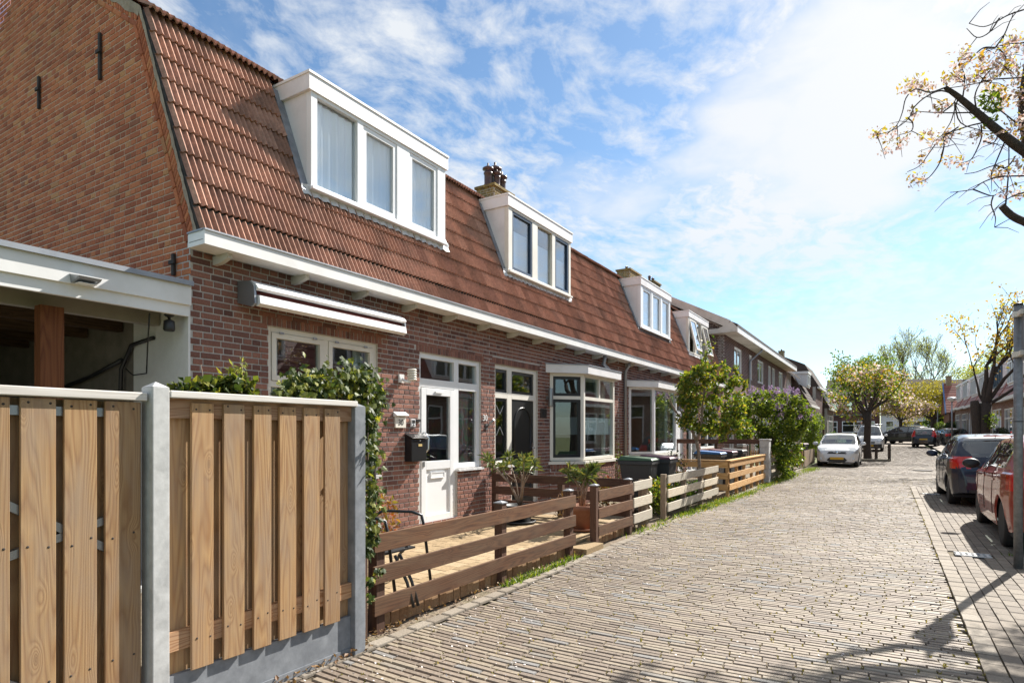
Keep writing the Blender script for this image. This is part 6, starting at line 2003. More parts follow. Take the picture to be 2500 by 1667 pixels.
# two-storey dark brick houses with deep white eaves
def brown_houses():
    y0, y1, xe, ze = 27.06, 45.6, -5.40, 5.72
    h = thing('brick_house', (-8, 36, 0), 'two storey dark brick house row with deep white eaves past the terrace', 'house')
    wins = []
    for a, b in ((1793, 1811), (1829.5, 1836), (1850, 1864), (1876, 1882), (1885.5, 1892), (1902, 1911)):
        ya, yb = on_x(a, 860, XF).y, on_x(b, 860, XF).y
        wins.append((ya, yb, 4.22, 5.45))
    low = [(28.0, 29.0, .1, 2.5), (29.6, 32.4, .9, 2.5), (34, 35, .1, 2.5), (35.6, 38.4, .9, 2.5), (40, 41, .1, 2.5), (41.6, 44.2, .9, 2.5)]
    wall_with(h, XF, 1, y0, y1, -.1, 5.80, wins + low, 'mortar', brick='brick_brown', lim=150)
    for w in wins:
        simple_window(h, XF - .05, w[0], w[1], w[2], w[3], bars=[(w[0] + w[1]) / 2] if w[1] - w[0] > .7 else [], fw=.09)
    for w in low: simple_window(h, XF - .05, w[0], w[1], w[2], w[3], bars=[(w[0] + w[1]) / 2])
    m = MB(); m.box(-11, XF - .26, y0 + .3, y1 - .1, 2.8, 2.9); m.box(-11, -10.9, y0 + .3, y1 - .1, .2, 5.7); m.box(-9.2, -9.1, y0 + .3, y1 - .1, 2.91, 5.7); m.box(-11, XF - .26, y0 + .3, y1 - .1, 5.7, 5.8); m.build('interior', 'interior', h)
    # gable that looks down on the lower terrace
    xr, zr = -10.6, 8.62
    prof = [(XF - .008, 0), (XF - .008, 5.72), (-5.9, 5.95), (xr, zr), (-15.2, 5.9), (-15.2, 0)]
    m = MB(); m.prism(prof, 'Y', y0 + .008, y0 + .28); g = m.build('side_wall', 'mortar', h)
    def sp(z):
        return (-14, XF) if z < 5.9 else (-14, -5.9 + (xr + 5.9) * (z - 5.95) / (zr - 5.95) - .12)
    rc = [(-r[1], -r[0], r[2], r[3]) for r in bond(-14, XF, 3.5, 8.4, [], span_fn=sp)]
    pieces('brick', rc, (0, y0 + .008, 0), (-1, 0, 0), (0, 0, 1), (0, -1, 0), 'brick_brown', g, .008, 100, chm=(.003, .003))
    for yy in (y1 - .3,):
        m = MB(); m.prism(prof, 'Y', yy, yy + .28); m.build('side_wall', 'brick_brown', h)
    # roof
    sl = (zr - 6.05) / (xr - xe)
    m = MB(); m.prism([(xe + .02, 6.05), (xr, zr + .12), (-15.6, 5.95), (-15.6, 5.85), (xr, zr - .02), (xe + .02, 5.93)], 'Y', y0 - .38, y1 + .3); rf = m.build('roof', 'roof_tile_dark', h)
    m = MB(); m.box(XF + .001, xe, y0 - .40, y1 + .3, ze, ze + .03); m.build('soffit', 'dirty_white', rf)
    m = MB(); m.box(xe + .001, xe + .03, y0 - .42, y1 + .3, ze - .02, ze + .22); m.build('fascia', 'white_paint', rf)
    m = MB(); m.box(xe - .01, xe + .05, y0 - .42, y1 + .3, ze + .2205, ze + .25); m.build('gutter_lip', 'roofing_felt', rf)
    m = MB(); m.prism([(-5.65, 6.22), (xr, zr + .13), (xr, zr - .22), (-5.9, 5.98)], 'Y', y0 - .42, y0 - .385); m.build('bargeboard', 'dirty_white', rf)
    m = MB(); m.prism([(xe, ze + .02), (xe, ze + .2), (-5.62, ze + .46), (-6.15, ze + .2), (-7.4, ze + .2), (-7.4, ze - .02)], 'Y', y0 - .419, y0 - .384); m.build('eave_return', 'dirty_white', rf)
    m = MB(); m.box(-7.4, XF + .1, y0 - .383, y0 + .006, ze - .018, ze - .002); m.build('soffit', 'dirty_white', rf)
    m = MB(); yd = on_x(1829, 900, XF).y - .2; m.tube([(xe - .05, yd + .5, ze - .001), (xe - .07, yd + .45, ze - .12), (XF + .08, yd + .05, ze - .62), (XF + .07, yd, ze - .75), (XF + .07, yd, .1)], .05, 8); m.build('downpipe', 'zinc', h)
    chimney(h, -9.9, 29.0, .6, 1.0, 7.9, 8.75, [(0, -.25, .7), (0, .25, .7)], .4)
    m = MB(); m.box(XF + .001, -5.1, 27.6, 33.0, 2.62, 2.8); m.build('porch_canopy', 'white_paint', h)
    return h


brown_houses()


def pale_house():
    y0, y1 = 45.9, 54.0
    b = gz(48)
    h = thing('rendered_house', (-8, 50, b), 'house with pale upper storey, black window frames and tiled skirt roof', 'house')
    low = [(46.6, 47.6, b + .1, b + 2.4), (48.2, 51.2, b + .8, b + 2.4), (52.2, 53.3, b + .1, b + 2.4)]
    wall_with(h, XF, 1, y0, y1, b - .3, b + 3.0, low, 'mortar', brick='brick_far')
    for w in low: simple_window(h, XF - .05, w[0], w[1], w[2], w[3], bars=[(w[0] + w[1]) / 2], mat='cream_paint')
    m = MB(); m.prism([(-5.45, b + 2.75), (-6.8, b + 4.15), (-6.8, b + 4.0), (-5.5, b + 2.65)], 'Y', y0 - .1, y1 + .1); sk = m.build('skirt_roof', 'roof_tile_pale', h)
    for k in range(4):
        f = .25 * k + .06
        m = MB(); m.obox((-5.45 - 1.35 * f + .03, y0 - .1, b + 2.77 + 1.4 * f), (-5.45 - 1.35 * f + .03, y1 + .1, b + 2.77 + 1.4 * f), .10, .03, (.72, 0, .69)); m.build('tile_course', 'roof_tile_pale', sk)
    m = MB(); m.box(-5.55, -5.35, y0 - .1, y1 + .1, b + 2.45, b + 2.66); m.build('gutter', 'white_paint', sk)
    up = [(46.4, 47.7, b + 4.3, b + 5.7), (48.9, 51.5, b + 4.3, b + 5.5)]
    wall_with(h, -6.75, 1, y0, y1, b + 3.0, b + 6.2, up, 'panel_white', 'upper_wall')
    for w in up: simple_window(h, -6.78, w[0], w[1], w[2], w[3], bars=list(np.linspace(w[0], w[1], 4)[1:-1]) if w[1] - w[0] > 2 else [], mat='black_paint')
    # one casement stands open
    m = MB(); m.frame(0, .62, 0, 1.25, .06, -.02, .02); p = MB(); p.box(-.004, .004, .05, .57, .05, 1.2)
    M = Matrix.Translation((-6.72, 46.42, b + 4.38)) @ Matrix.Rotation(math.radians(-80), 4, 'Z')
    m.xform(M).build('casement', 'black_paint', h); p.xform(M).build('pane', 'glass_dark', h)
    m = MB(); m.box(-11, -10.9, y0, y1, b, b + 6); m.box(-10.9, XF - .26, y0 + .1, y1 - .1, b + 2.8, b + 2.9); m.build('interior', 'interior', h)
    for yy in (y0, y1 - .25):
        m = MB(); m.prism([(XF - .02, b), (XF - .02, b + 3.0), (-6.74, b + 3.9), (-6.74, b + 6.0), (-10.2, b + 8.6), (-14, b + 5.5), (-14, b)], 'Y', yy, yy + .25); m.build('side_wall', 'panel_white', h)
    m = MB(); m.prism([(-6.1, b + 5.75), (-10.2, b + 8.9), (-14.4, b + 5.5), (-14.4, b + 5.35), (-10.2, b + 8.75), (-6.1, b + 5.6)], 'Y', y0 - .35, y1 + .3); rf = m.build('roof', 'roof_tile_dark', h)
    m = MB(); m.prism([(-6.05, b + 5.80), (-10.2, b + 8.95), (-10.2, b + 8.65), (-6.05, b + 5.50)], 'Y', y0 - .40, y0 - .351); m.build('bargeboard', 'white_paint', rf)
    return h


pale_house()


def far_house(label, y0, y1, side, xf, wallmat, brick, eave, ridge, roofmat, dorm=None, bars=True, chim=True, name='brick_house', dorm_mat='white_pvc', depth=7.5, mans=.45, winmat='white_pvc', shutter=None, group=None):
    """one house of a row; side=+1 faces +X (left row), -1 faces -X (right row)"""
    b = gz((y0 + y1) / 2)
    h = thing(name, (xf - side * 3, (y0 + y1) / 2, b), label, 'house', group)
    w = y1 - y0
    flip = random.random() < .5
    d0 = y0 + .35 if not flip else y1 - 1.35
    w0 = y0 + 1.75 if not flip else y0 + .5
    ops = [(d0, d0 + 1.0, b + .1, b + 2.75), (w0, w0 + w - 2.3, b + .8, b + 2.75)]
    wall_with(h, xf, side, y0, y1, b - .4, b + eave, ops, 'mortar', brick=brick) if brick else wall_with(h, xf, side, y0, y1, b - .4, b + eave, ops, wallmat)
    X = lambda d: xf - side * d
    o = ops[0]
    m = MB(); m.frame(o[0], o[1], o[2], o[3], .07, X(.1), X(.03)); m.box(X(.1), X(.03), o[0] + .07, o[1] - .07, o[2] + 2.05, o[2] + 2.12); fr = m.build('door_frame', winmat, h)
    m = MB(); m.box(X(.09), X(.05), o[0] + .071, o[1] - .071, o[2], o[2] + 2.05); m.build('door', random.choice(['white_pvc', 'dark_blue_paint', 'wood_red', 'black_paint']), h)
    m = MB(); m.box(X(.07), X(.065), o[0] + .07, o[1] - .07, o[2] + 2.12, o[3] - .07); m.build('pane', 'glass_dark', fr)
    o = ops[1]; ww = o[1] - o[0]
    wn = simple_window(h, X(.04), o[0], o[1], o[2], o[3], side, bars=[o[0] + ww * k / 3 for k in (1, 2)], mat=winmat)
    m = MB(); m.box(X(.094), X(.026), o[0] + .07, o[1] - .07, o[2] + 1.35, o[2] + 1.42); m.build('transom', winmat, wn)
    m = MB(); m.box(X(4), X(3.9), y0 + .05, y1 - .05, b, b + eave); m.box(X(3.9), X(.26), y0 + .05, y1 - .05, b + eave - .4, b + eave - .3); m.build('interior', 'interior', h)
    kx, kz = mans * (ridge - eave) * .62, eave + (ridge - eave) * .62
    prof = [(X(-.25), b + eave), (X(kx), b + kz), (X(depth / 2), b + ridge), (X(depth), b + eave + .3), (X(depth), b + eave), ]
    m = MB(); m.prism(prof, 'Y', y0, y1); rf = m.build('roof', roofmat, h)
    # tile courses as thin steps
    n = 8
    for k in range(n):
        f = (k + .5) / n
        p = Vector((X(-.25 + (kx + .25) * f), 0, b + eave + (kz - eave) * f)); nn = Vector((side * (kz - eave), 0, kx + .25)).normalized()
        m = MB(); m.obox(p + nn * .012 + Vector((0, y0, 0)), p + nn * .012 + Vector((0, y1, 0)), (kz - eave) / n * 1.02, .03, nn); m.build('tile_course', roofmat, rf)
    m = MB(); m.box(X(-.12), X(-.34), y0, y1, b + eave - .14, b + eave + .04); m.build('gutter', 'white_paint', h)
    if dorm:
        a, c, z0, z1 = dorm
        xd = X(.12)
        m = MB(); m.prism([(xd, b + z0), (xd, b + z1), (X(kx + 1.2), b + z1), (X(.2), b + z0)], 'Y', a, c); d = m.build('dormer', 'panel_white', h)
        m = MB(); m.box(X(-.0), X(kx + 1.3), a - .1, c + .1, b + z1 + .001, b + z1 + .2); m.build('dormer_roof', 'white_paint', d)
        nn = max(2, int((c - a) / .8)); st = (c - a - .2) / nn
        for k in range(nn):
            m = MB(); m.box(xd + side * .002, xd + side * .012, a + .1 + k * st + .05, a + .1 + (k + 1) * st - .05, b + z0 + .17, b + z1 - .1); m.build('recess', 'interior', d)  # flat board behind the glass, its tone standing in for the dim room
            simple_window(d, xd + side * .055, a + .1 + k * st + .03, a + .1 + (k + 1) * st - .03, b + z0 + .15, b + z1 - .08, side, mat=dorm_mat, fw=.06, proud=.03, sill=False)
    if chim: chimney(h, X(depth / 2), y1 - .3, .5, .7, b + ridge - .4, b + ridge + .75, [(0, -.15, .6), (0, .18, .6)], .3)
    if side == 1 or True:
        for yy in (y0, y1):
            pass
    m = MB(); m.prism([(X(.26), b - .3), (X(.26), b + eave), (X(depth), b + eave), (X(depth), b - .3)], 'Y', y0 + .001, y0 + .1); m.build('side_wall', brick or wallmat, h)
    return h


random.seed(5)
far_house('dark roofed house with pinkish box dormer behind the blossoming tree', 54.1, 61, 1, -5.6, None, 'brick_brown', 3.4, 7.2, 'roof_tile_dark', (55.2, 57.4, 4.9, 6.0))
far_house('brown brick house with narrow dark windows beyond the box dormer house', 61.1, 68, 1, -5.6, None, 'brick_brown', 5.2, 8.6, 'roof_tile_dark', None)
far_house('brick house with white bay frames half hidden by trees near the street end', 68.1, 76, 1, -5.2, None, 'brick_brown', 3.4, 7.0, 'roof_tile_dark', (69, 72, 3.9, 5.2))
# right hand row
RL = ['red roofed brick house opposite with white boarded dormer, between two look-alikes'] 
random.seed(12)
GR = 'red roofed houses across the street'
ye = 9.0
labs = ['red roofed house opposite the end terraced house', 'red roofed house opposite the black front door', 'red roofed house opposite the undivided bay window',
        'red roofed house with a row of white dormer panes across from the picket fence',
        'red roofed house with green framed dormer windows behind the bare trunk',
        'red roofed house with white dormer beside the green framed one',
        'red roofed house with dark dormer side beyond the bare trunk',
        'red roofed house with three white dormer lights near the lamp post']
for i in range(0, 11):
    y0 = 9.0 + i * 6.2
    lab = (labs + ['red roofed house behind the slim lamp post', 'red roofed house just past the slim lamp post', 'last red roofed house against the blue verged gable'])[i]
    far_house(lab, y0, y0 + 6.2, -1, 5.75, None, 'brick_far', 3.3, 7.4 if i < 8 else 6.8, 'roof_tile_red', (y0 + .8, y0 + 5.0, 4.0, 5.45) if i % 4 != 3 else (y0 + 1.6, y0 + 5.4, 4.0, 5.4), group=GR, dorm_mat='leafgreen_paint' if i == 4 else ('dark_blue_paint' if i == 6 else 'white_pvc'))
# gabled house that closes the row, its big red roof turned to the street
def closing_house():
    b = gz(80); h = thing('gabled_house', (10, 80, b), 'house with large plain red roof and blue painted verge closing the right hand row', 'house')
    m = MB(); m.box(5.3, 15, 77.3, 84.8, b - .2, b + 2.95); m.build('wall', 'brick_far', h)
    m = MB(); m.prism([(77.0, b + 2.9), (81.0, b + 6.2), (85.0, b + 2.9)], 'X', 5.05, 15); rf = m.build('roof', 'roof_tile_red', h)
    for k in range(12):
        f = (k + .5) / 12
        m = MB(); p = Vector((0, 77.0 + 4 * f, b + 2.9 + 3.3 * f)); nn = Vector((0, -3.3, 4)).normalized()
        m.obox(p + nn * .02 + Vector((5.05, 0, 0)), p + nn * .02 + Vector((15, 0, 0)), .36, .04, nn); m.build('tile_course', 'roof_tile_red', rf)
    m = MB(); m.prism([(76.95, b + 2.9), (81.0, b + 6.35), (81, b + 5.95), (77.2, b + 2.7)], 'X', 4.93, 5.045); m.build('verge_board', 'verge_blue', rf)
    chimney(h, 5.5, 81, .5, .8, b + 5.6, b + 6.9, [], .3)
    m = MB(); m.box(15, 15.1, 77, 85, b, b + 2.9); m.build('side_wall', 'brick_far', h)


closing_house()
# houses across the end of the street
def end_house(label, x0, x1, y, base_h, top_h, wall, upper, shop=False):
    b = gz(y) ; h = thing('end_house', ((x0 + x1) / 2, y, b), label, 'house')
    ops = [(x0 + .6, x0 + 1.6, b + .1, b + 2.4), (x0 + 2.2, x1 - .6, b + .8, b + 2.4)]
    m = MB(); wall_sheet(m, 'Y', y, y + .3, x0, x1, b - .2, b + base_h, ops); m.build('front_wall', wall, h)
    for o in ops:
        m = MB(); m.frame(o[0], o[1], o[2], o[3], .09, y - .02, y + .1, 'Y'); m.box(o[0] + .09, o[1] - .09, y, y + .08, o[2] + (o[3] - o[2]) * .62, o[2] + (o[3] - o[2]) * .62 + .07); w = m.build('window', 'white_pvc', h)
        m = MB(); m.box(o[0] + .09, o[1] - .09, y + .05, y + .06, o[2] + .09, o[3] - .09); m.build('pane', 'glass_dark', w)
    m = MB(); m.box(x0, x1, y + 3, y + 3.1, b, b + base_h); m.build('interior', 'interior', h)
    m = MB(); m.box(x0 - .1, x1 + .1, y - .25, y + .3, b + base_h + .001, b + base_h + .22); m.build('cornice', 'roofing_felt', h)
    u = [(x0 + .8, x0 + 1.7, b + base_h + .8, b + base_h + 2.0), (x0 + 2.6, x0 + 3.5, b + base_h + .8, b + base_h + 2.0)]
    m = MB(); wall_sheet(m, 'Y', y + .06, y + .3, x0, x1, b + base_h + .221, b + top_h, u); m.build('upper_wall', upper, h)
    for o in u:
        m = MB(); m.frame(o[0], o[1], o[2], o[3], .09, y + .02, y + .14, 'Y'); w = m.build('window', 'white_pvc', h); m = MB(); m.box(o[0] + .09, o[1] - .09, y + .1, y + .11, o[2] + .09, o[3] - .09); m.build('pane', 'glass_dark', w)
    m = MB(); m.prism([(y - .2, b + top_h), (y + 4, b + top_h + 2.6), (y + 8, b + top_h)], 'X', x0, x1); m.build('roof', 'roof_tile_dark', h)
    return h


end_house('white fronted house with dark cornice closing the street', -1.0, 5.2, 101, 3.2, 5.8, 'panel_white', 'brick_far')
end_house('brown brick house beside the white one closing the street', -8.0, -1.1, 101, 3.2, 6.2, 'brick_brown', 'brick_brown')
end_house('pale house at the street end behind the hedge', 5.3, 11.5, 101.5, 3.0, 5.6, 'dirty_white', 'brick_far')


# ------------------------------------------------------------------ lamps, sign pole
def street_lamp(x, y, hgt, label):
    b = gz(y); t = thing('street_lamp', (x, y, b), label, 'street lamp', 'street lamps')
    m = MB(); m.tube([(x, y, b), (x, y, b + hgt)], [.06, .045], 10); m.build('pole', 'grey_metal', t)
    m = MB(); m.lathe([(.05, 0), (.12, .03), (.32, .22), (.34, .25), (.26, .33), (.05, .38), (0, .38)], (x, y, b + hgt), 18); m.build('lamp_head', 'white_pvc', t)


street_lamp(4.15, 58.0, 3.55, 'slim pole street lamp with white cone head before the red roofed row')
street_lamp(4.6, 82.0, 3.6, 'distant slim street lamp with white cone head among the trees')
sp = thing('sign_pole', (1.215, 8.66, 0), 'galvanised sign pole with clamped sign panel beside the red car', 'sign')
m = MB(); m.tube([(1.215, 8.66, -.05), (1.215, 8.66, 2.90)], .042, 16); m.build('pole', 'galvanised' if 'galvanised' in MAT else noisy_mat('galvanised', (0.16, 0.165, 0.17), (0.25, 0.255, 0.26), 25, .5, metal=.5).name, sp)
m = MB(); m.lathe([(.044, 0), (.044, .02), (.02, .03), (0, .03)], (1.215, 8.66, 2.90), 16); m.build('cap', 'black_plastic', sp)
for z in (2.80, 2.36):
    m = MB(); m.box(1.165, 1.265, 8.60, 8.715, z - .03, z + .03); m.box(1.20, 1.23, 8.43, 8.60, z - .025, z + .025); m.build('clamp', 'cream_paint', sp)
m = MB(); m.box(1.231, 1.237, 8.10, 8.585, 2.28, 2.87); m.build('sign_panel', 'grey_metal', sp)
m = MB(); m.lathe([(.006, 0), (.046, .0), (.046, .01), (.006, .01)], (1.215, 8.66, 1.62), 16); m.build('cable_tie', 'black_plastic', sp)
# ------------------------------------------------------------------ vegetation
def ball_cloud(center, rad, n, shell=.55):
    d = RNG.normal(size=(n, 3)); d /= np.linalg.norm(d, axis=1)[:, None]
    r = RNG.random(n) ** (1 / 3.0); r = shell + (1 - shell) * r if shell else r
    return np.asarray(center) + d * r[:, None] * np.asarray(rad)


def leaf_obj(name, P, size, mat, parent, aspect=.55, droop=None, up=.4, fold=.3):
    P = np.asarray(P)
    s = size * RNG.uniform(.6, 1.25, len(P))
    V, F = leaves_np(P, s, aspect, droop, fold, up)
    return np_mesh(name, V, F, mat, parent, tuple(WORLD[parent.name]), False, 'stuff')


def grow(m, p, d, ln, r, depth, tips, spread=.55, kids=(2, 3), taper=.62, curl=.18, up=.1, seg=3, minr=.004, shrink=.75):
    pts = [p]; rr = [r]
    q = p.copy(); dd = d.copy()
    for i in range(seg):
        dd = (dd + Vector((random.gauss(0, curl), random.gauss(0, curl), random.gauss(0, curl * .6) + up * .3))).normalized()
        q = q + dd * (ln / seg)
        pts.append(q.copy()); rr.append(max(minr, r * (1 - (1 - taper) * (i + 1) / seg)))
    m.tube(pts, rr, 7 if r > .04 else (5 if r > .012 else 4), cap=False)
    for a in pts[1:]: tips.append((a, dd.copy(), depth))
    if depth <= 0: return
    n = random.randint(*kids)
    for k in range(n):
        nd = (dd + Vector((random.gauss(0, spread), random.gauss(0, spread), random.gauss(0, spread * .7) + up))).normalized()
        st = pts[-1] if k < 2 else pts[random.randint(1, len(pts) - 1)]
        grow(m, st, nd, ln * random.uniform(shrink - .12, shrink + .1), rr[-1] * random.uniform(.65, .85), depth - 1, tips, spread, kids, taper, curl, up, seg, minr, shrink)


def tree(name, label, loc, trunk_h, r, limbs, ln, depth, bark, seed, lean=(0, 0), spread=.5, up=.15, kids=(2, 3), trunk_name='trunk', curl=.16, shrink=.75, tilt=.75, group=None, minr=.004):
    random.seed(seed)
    t = thing(name, loc, label, 'tree', group)
    base = Vector(loc)
    m = MB(); top = base + Vector((lean[0], lean[1], trunk_h))
    m.tube([base - Vector((0, 0, .1)), base + Vector((0, 0, .05)), base.lerp(top, .35) + Vector((random.uniform(-.04, .04), random.uniform(-.04, .04), 0)), base.lerp(top, .7), top], [r * 1.45, r * 1.2, r, r * .95, r * 1.05], 12)
    m.build('trunk', bark, t)
    tips = []; b = MB()
    for k in range(limbs):
        a = 2 * math.pi * (k + random.uniform(-.25, .25)) / limbs
        d = Vector((math.cos(a) * tilt, math.sin(a) * tilt, 1 - tilt * .35)).normalized()
        grow(b, top - Vector((0, 0, .05)), d, ln * random.uniform(.85, 1.15), r * .5, depth, tips, spread, kids, .6, curl, up, 3, minr, shrink)
    b.build('branches', bark, t)
    return t, tips


def smooth_path(pts, k=4):
    pts = [Vector(p) for p in pts]
    if len(pts) < 3: return pts
    q = [pts[0] * 2 - pts[1]] + pts + [pts[-1] * 2 - pts[-2]]
    out = []
    for i in range(1, len(q) - 2):
        a, b, c, d = q[i - 1:i + 3]
        for j in range(k):
            t = j / k
            out.append(.5 * ((2 * b) + (c - a) * t + (2 * a - 5 * b + 4 * c - d) * t * t + (3 * b - a - 3 * c + d) * t ** 3))
    return out + [pts[-1]]


def smooth_r(r, k=4):
    o = []
    for a, b in zip(r[:-1], r[1:]): o += [a + (b - a) * j / k for j in range(k)]
    return o + [r[-1]]


def tip_points(tips, lo, hi, per, jit):
    P = []
    for (p, d, k) in tips:
        if lo <= k <= hi:
            for _ in range(per): P.append((p.x + random.gauss(0, jit), p.y + random.gauss(0, jit), p.z + random.gauss(0, jit)))
    return np.array(P) if P else np.zeros((0, 3))


# --- cherry at the white car -------------------------------------------------
t, tips = tree('cherry_tree', 'cherry tree in pale pink blossom standing in the road beside the white van', (-.95, 37.4, gz(37.4)), 2.55, .17, 6, 1.05, 3, 'bark_dark', 31, spread=.55, up=.10, tilt=.85)
P = tip_points(tips, 0, 0, 2, .11)
P = P[P[:, 2] > 2.3]
leaf_obj('blossom', P, .15, 'bloom_cherry', t, .9)
leaf_obj('leaves', tip_points(tips, 0, 2, 4, .18), .15, 'leaf_fresh', t)
leaf_obj('young_leaves', tip_points(tips, 0, 1, 3, .18), .14, 'leaf_cherry', t)
pb = thing('tree_bed', (-.8, 37.2, gz(37)), 'low timber edged bed with wooden stakes around the blossoming tree', 'tree bed')
m = MB(); g0 = gz(37); m.box(-1.7, .05, 36.2, 36.32, g0 - .02, g0 + .10); m.build('edge', 'wood_old', pb); m = MB(); m.box(-.07, .05, 36.321, 38.6, g0 - .02, g0 + .10); m.build('edge', 'wood_old', pb)
for x in (.02, -.55):
    m = MB(); m.box(x - .07, x + .07, 36.45, 36.59, g0 + .005, g0 + .85); m.build('stake', 'bark_dark', pb)
m = MB(); m.box(-1.6, -.08, 36.33, 38.5, g0 - .02, g0 + .004); m.build('soil', 'soil', pb)
# --- dense green tree behind it ------------------------------------------------
t, tips = tree('green_tree', 'dense round green tree behind the pink blossom', (-1.6, 56, gz(56)), 2.6, .2, 6, 1.7, 3, 'bark_dark', 8, up=.16, spread=.45)
leaf_obj('leaves', np.concatenate([tip_points(tips, 0, 2, 7, .35), ball_cloud((-1.2, 56, 5.9 + gz(56)), (1.5, 1.5, 1.4), 1500, .2), ball_cloud((-.3, 56, 5.0 + gz(56)), (1.2, 1.2, 1.2), 1000, .2), ball_cloud((-2.4, 56, 5.6 + gz(56)), (1.0, 1, .9), 700, .2)]), .24, 'leaf_fresh', t)
t, tips = tree('cherry_tree', 'small round blossoming tree farther down the street', (1.0, 71.5, gz(71)), 2.2, .15, 6, 1.2, 3, 'bark_dark', 12, spread=.5, up=.0, tilt=.9)
leaf_obj('blossom', tip_points(tips, 0, 1, 6, .3), .2, 'bloom_cherry', t, .9); leaf_obj('leaves', tip_points(tips, 0, 2, 12, .3), .2, 'leaf_willow', t)
# --- big spring tree and its neighbours at the end -------------------------------
t, tips = tree('tall_tree', 'tall wide tree with thin pale spring leaves at the street end', (3.4, 118, gz(118)), 5.0, .42, 8, 3.7, 5, 'bark', 44, spread=.40, up=.24, kids=(2, 3), curl=.1, shrink=.74, tilt=.62, minr=.022)
leaf_obj('leaves', tip_points(tips, 0, 1, 2, .35), .2, 'leaf_spring', t)
t, tips = tree('willow_tree', 'broad olive yellow tree at the end of the street', (4.4, 86, gz(86)), 2.4, .3, 7, 2.1, 3, 'bark_dark', 9, spread=.5, up=.0, tilt=.95)
leaf_obj('leaves', np.concatenate([tip_points(tips, 0, 2, 14, .45), ball_cloud((4.4, 86, 5.0 + gz(86)), (4.0, 3.4, 1.9), 4500, .3)]), .26, 'leaf_willow', t, .35)
t, tips = tree('pale_tree', 'thin pale spring tree rising behind the red roofs', (17, 108, gz(108)), 4.0, .25, 6, 3.2, 4, 'bark', 91, spread=.4, up=.25, shrink=.74)
leaf_obj('leaves', tip_points(tips, 0, 2, 4, .5), .34, 'leaf_spring', t)
t, tips = tree('pale_tree', 'pale green tree between the tall tree and the red roofs', (11, 112, gz(112)), 3.0, .25, 6, 2.6, 4, 'bark', 92, spread=.45, up=.2)
leaf_obj('leaves', tip_points(tips, 0, 2, 7, .5), .34, 'leaf_spring', t)
def bush(name, label, c, r, n, size, mat, seed, cat='bush', lumps=7, aspect=.55, extra=None, group=None):
    random.seed(seed)
    t = thing(name, (c[0], c[1], c[2]), label, cat, group)
    m = MB()
    for k in range(7):
        a = 6.28 * k / 7; m.tube([(c[0], c[1], c[2] - .05), (c[0] + math.cos(a) * r[0] * .3, c[1] + math.sin(a) * r[1] * .3, c[2] + r[2] * .7), (c[0] + math.cos(a) * r[0] * .7, c[1] + math.sin(a) * r[1] * .7, c[2] + r[2] * 1.5)], [.03, .02, .008], 5)
    m.build('stems', 'bark', t)
    P = []
    for k in range(lumps):
        lc = (c[0] + random.uniform(-.6, .6) * r[0], c[1] + random.uniform(-.6, .6) * r[1], c[2] + r[2] * random.uniform(.5, 1.5))
        P.append(ball_cloud(lc, (r[0] * .5, r[1] * .5, r[2] * .45), n // lumps, .25))
    P = np.concatenate(P)
    P[:, 2] = np.maximum(P[:, 2], c[2] + .03)
    leaf_obj('leaves', P, size, mat, t, aspect)
    return t


bush('hedge_tree', 'fresh green mass of trees left of the lamp at the street end', (7.0, 93, gz(90)), (3.2, 2, 2.4), 5000, .3, 'leaf_mid', 3, 'tree', 10)
bush('conifer', 'dark conifer shrub at the street end beside the lamp', (4.6, 72, gz(72)), (.8, .8, 1.2), 2200, .15, 'leaf_dark', 4)
bush('hedge', 'clipped bright green hedge before the end of the red roofed row', (5.1, 75.6, gz(75)), (1.1, 1.4, 1.1), 3000, .14, 'leaf_fresh', 5, 'hedge')
bush('shrub', 'dark evergreen shrub below the windows of the red roofed row', (4.75, 41, gz(41)), (.7, 1.8, .95), 3500, .10, 'leaf_dark', 6)
bush('shrub', 'fresh green shrub with upright shoots behind the white hatchback', (-3.6, 39.5, gz(39)), (.8, 1.2, 1.35), 5000, .10, 'leaf_fresh', 7)
bush('shrub', 'mid green shrub beyond the white hatchback', (-3.5, 44, gz(44)), (.8, 2.0, .9), 4000, .11, 'leaf_mid', 8)
bush('shrub', 'low yellow flowering shrub behind the navy car', (4.4, 26, .09), (.5, .9, .55), 1600, .08, 'leaf_fresh', 9)
bush('hedge', 'low hedge past the small blossoming tree', (-2.6, 63, gz(63)), (.8, 2.4, .55), 2600, .13, 'leaf_mid', 10, 'hedge')

# --- trunk with pruned crown behind the navy car ---------------------------------
random.seed(77)
t = thing('street_tree', (3.02, 28.6, .08), 'dark pollarded street tree with a cut stump and few yellow leaves behind the navy car', 'tree')
m = MB(); m.tube([(3.0, 28.6, 0), (3.0, 28.6, .4), (3.02, 28.6, 1.6), (3.05, 28.6, 2.6)], [.27, .22, .2, .21], 12); m.tube([(2.85, 28.55, .3), (2.78, 28.5, 1.6), (2.74, 28.5, 2.55), (2.72, 28.5, 2.7)], [.15, .14, .15, .12], 10); m.build('trunk', 'bark_dark', t)
tips = []; b = MB()
for (dx, dy, dz, r_, ln) in ((-.12, .1, 1, .10, 1.5), (.05, .3, 1, .09, 1.6), (.12, -.1, 1, .11, 1.5), (.55, .1, .75, .08, 1.7), (.9, 0, .5, .07, 1.6), (-.55, .1, .75, .05, 1.3)):
    grow(b, Vector((3.05, 28.6, 2.5)), Vector((dx, dy, dz)).normalized(), ln, r_, 3, tips, .42, (2, 3), .6, .14, .18, 3, .005)
b.build('branches', 'bark_dark', t)
tp = tip_points(tips, 0, 2, 5, .16); leaf_obj('leaves', tp[RNG.random(len(tp)) < .8], .14, 'leaf_cherry', t)
leaf_obj('shoots', ball_cloud((3.2, 28.3, 1.95), (.22, .2, .3), 120, 0), .12, 'leaf_fresh', t)

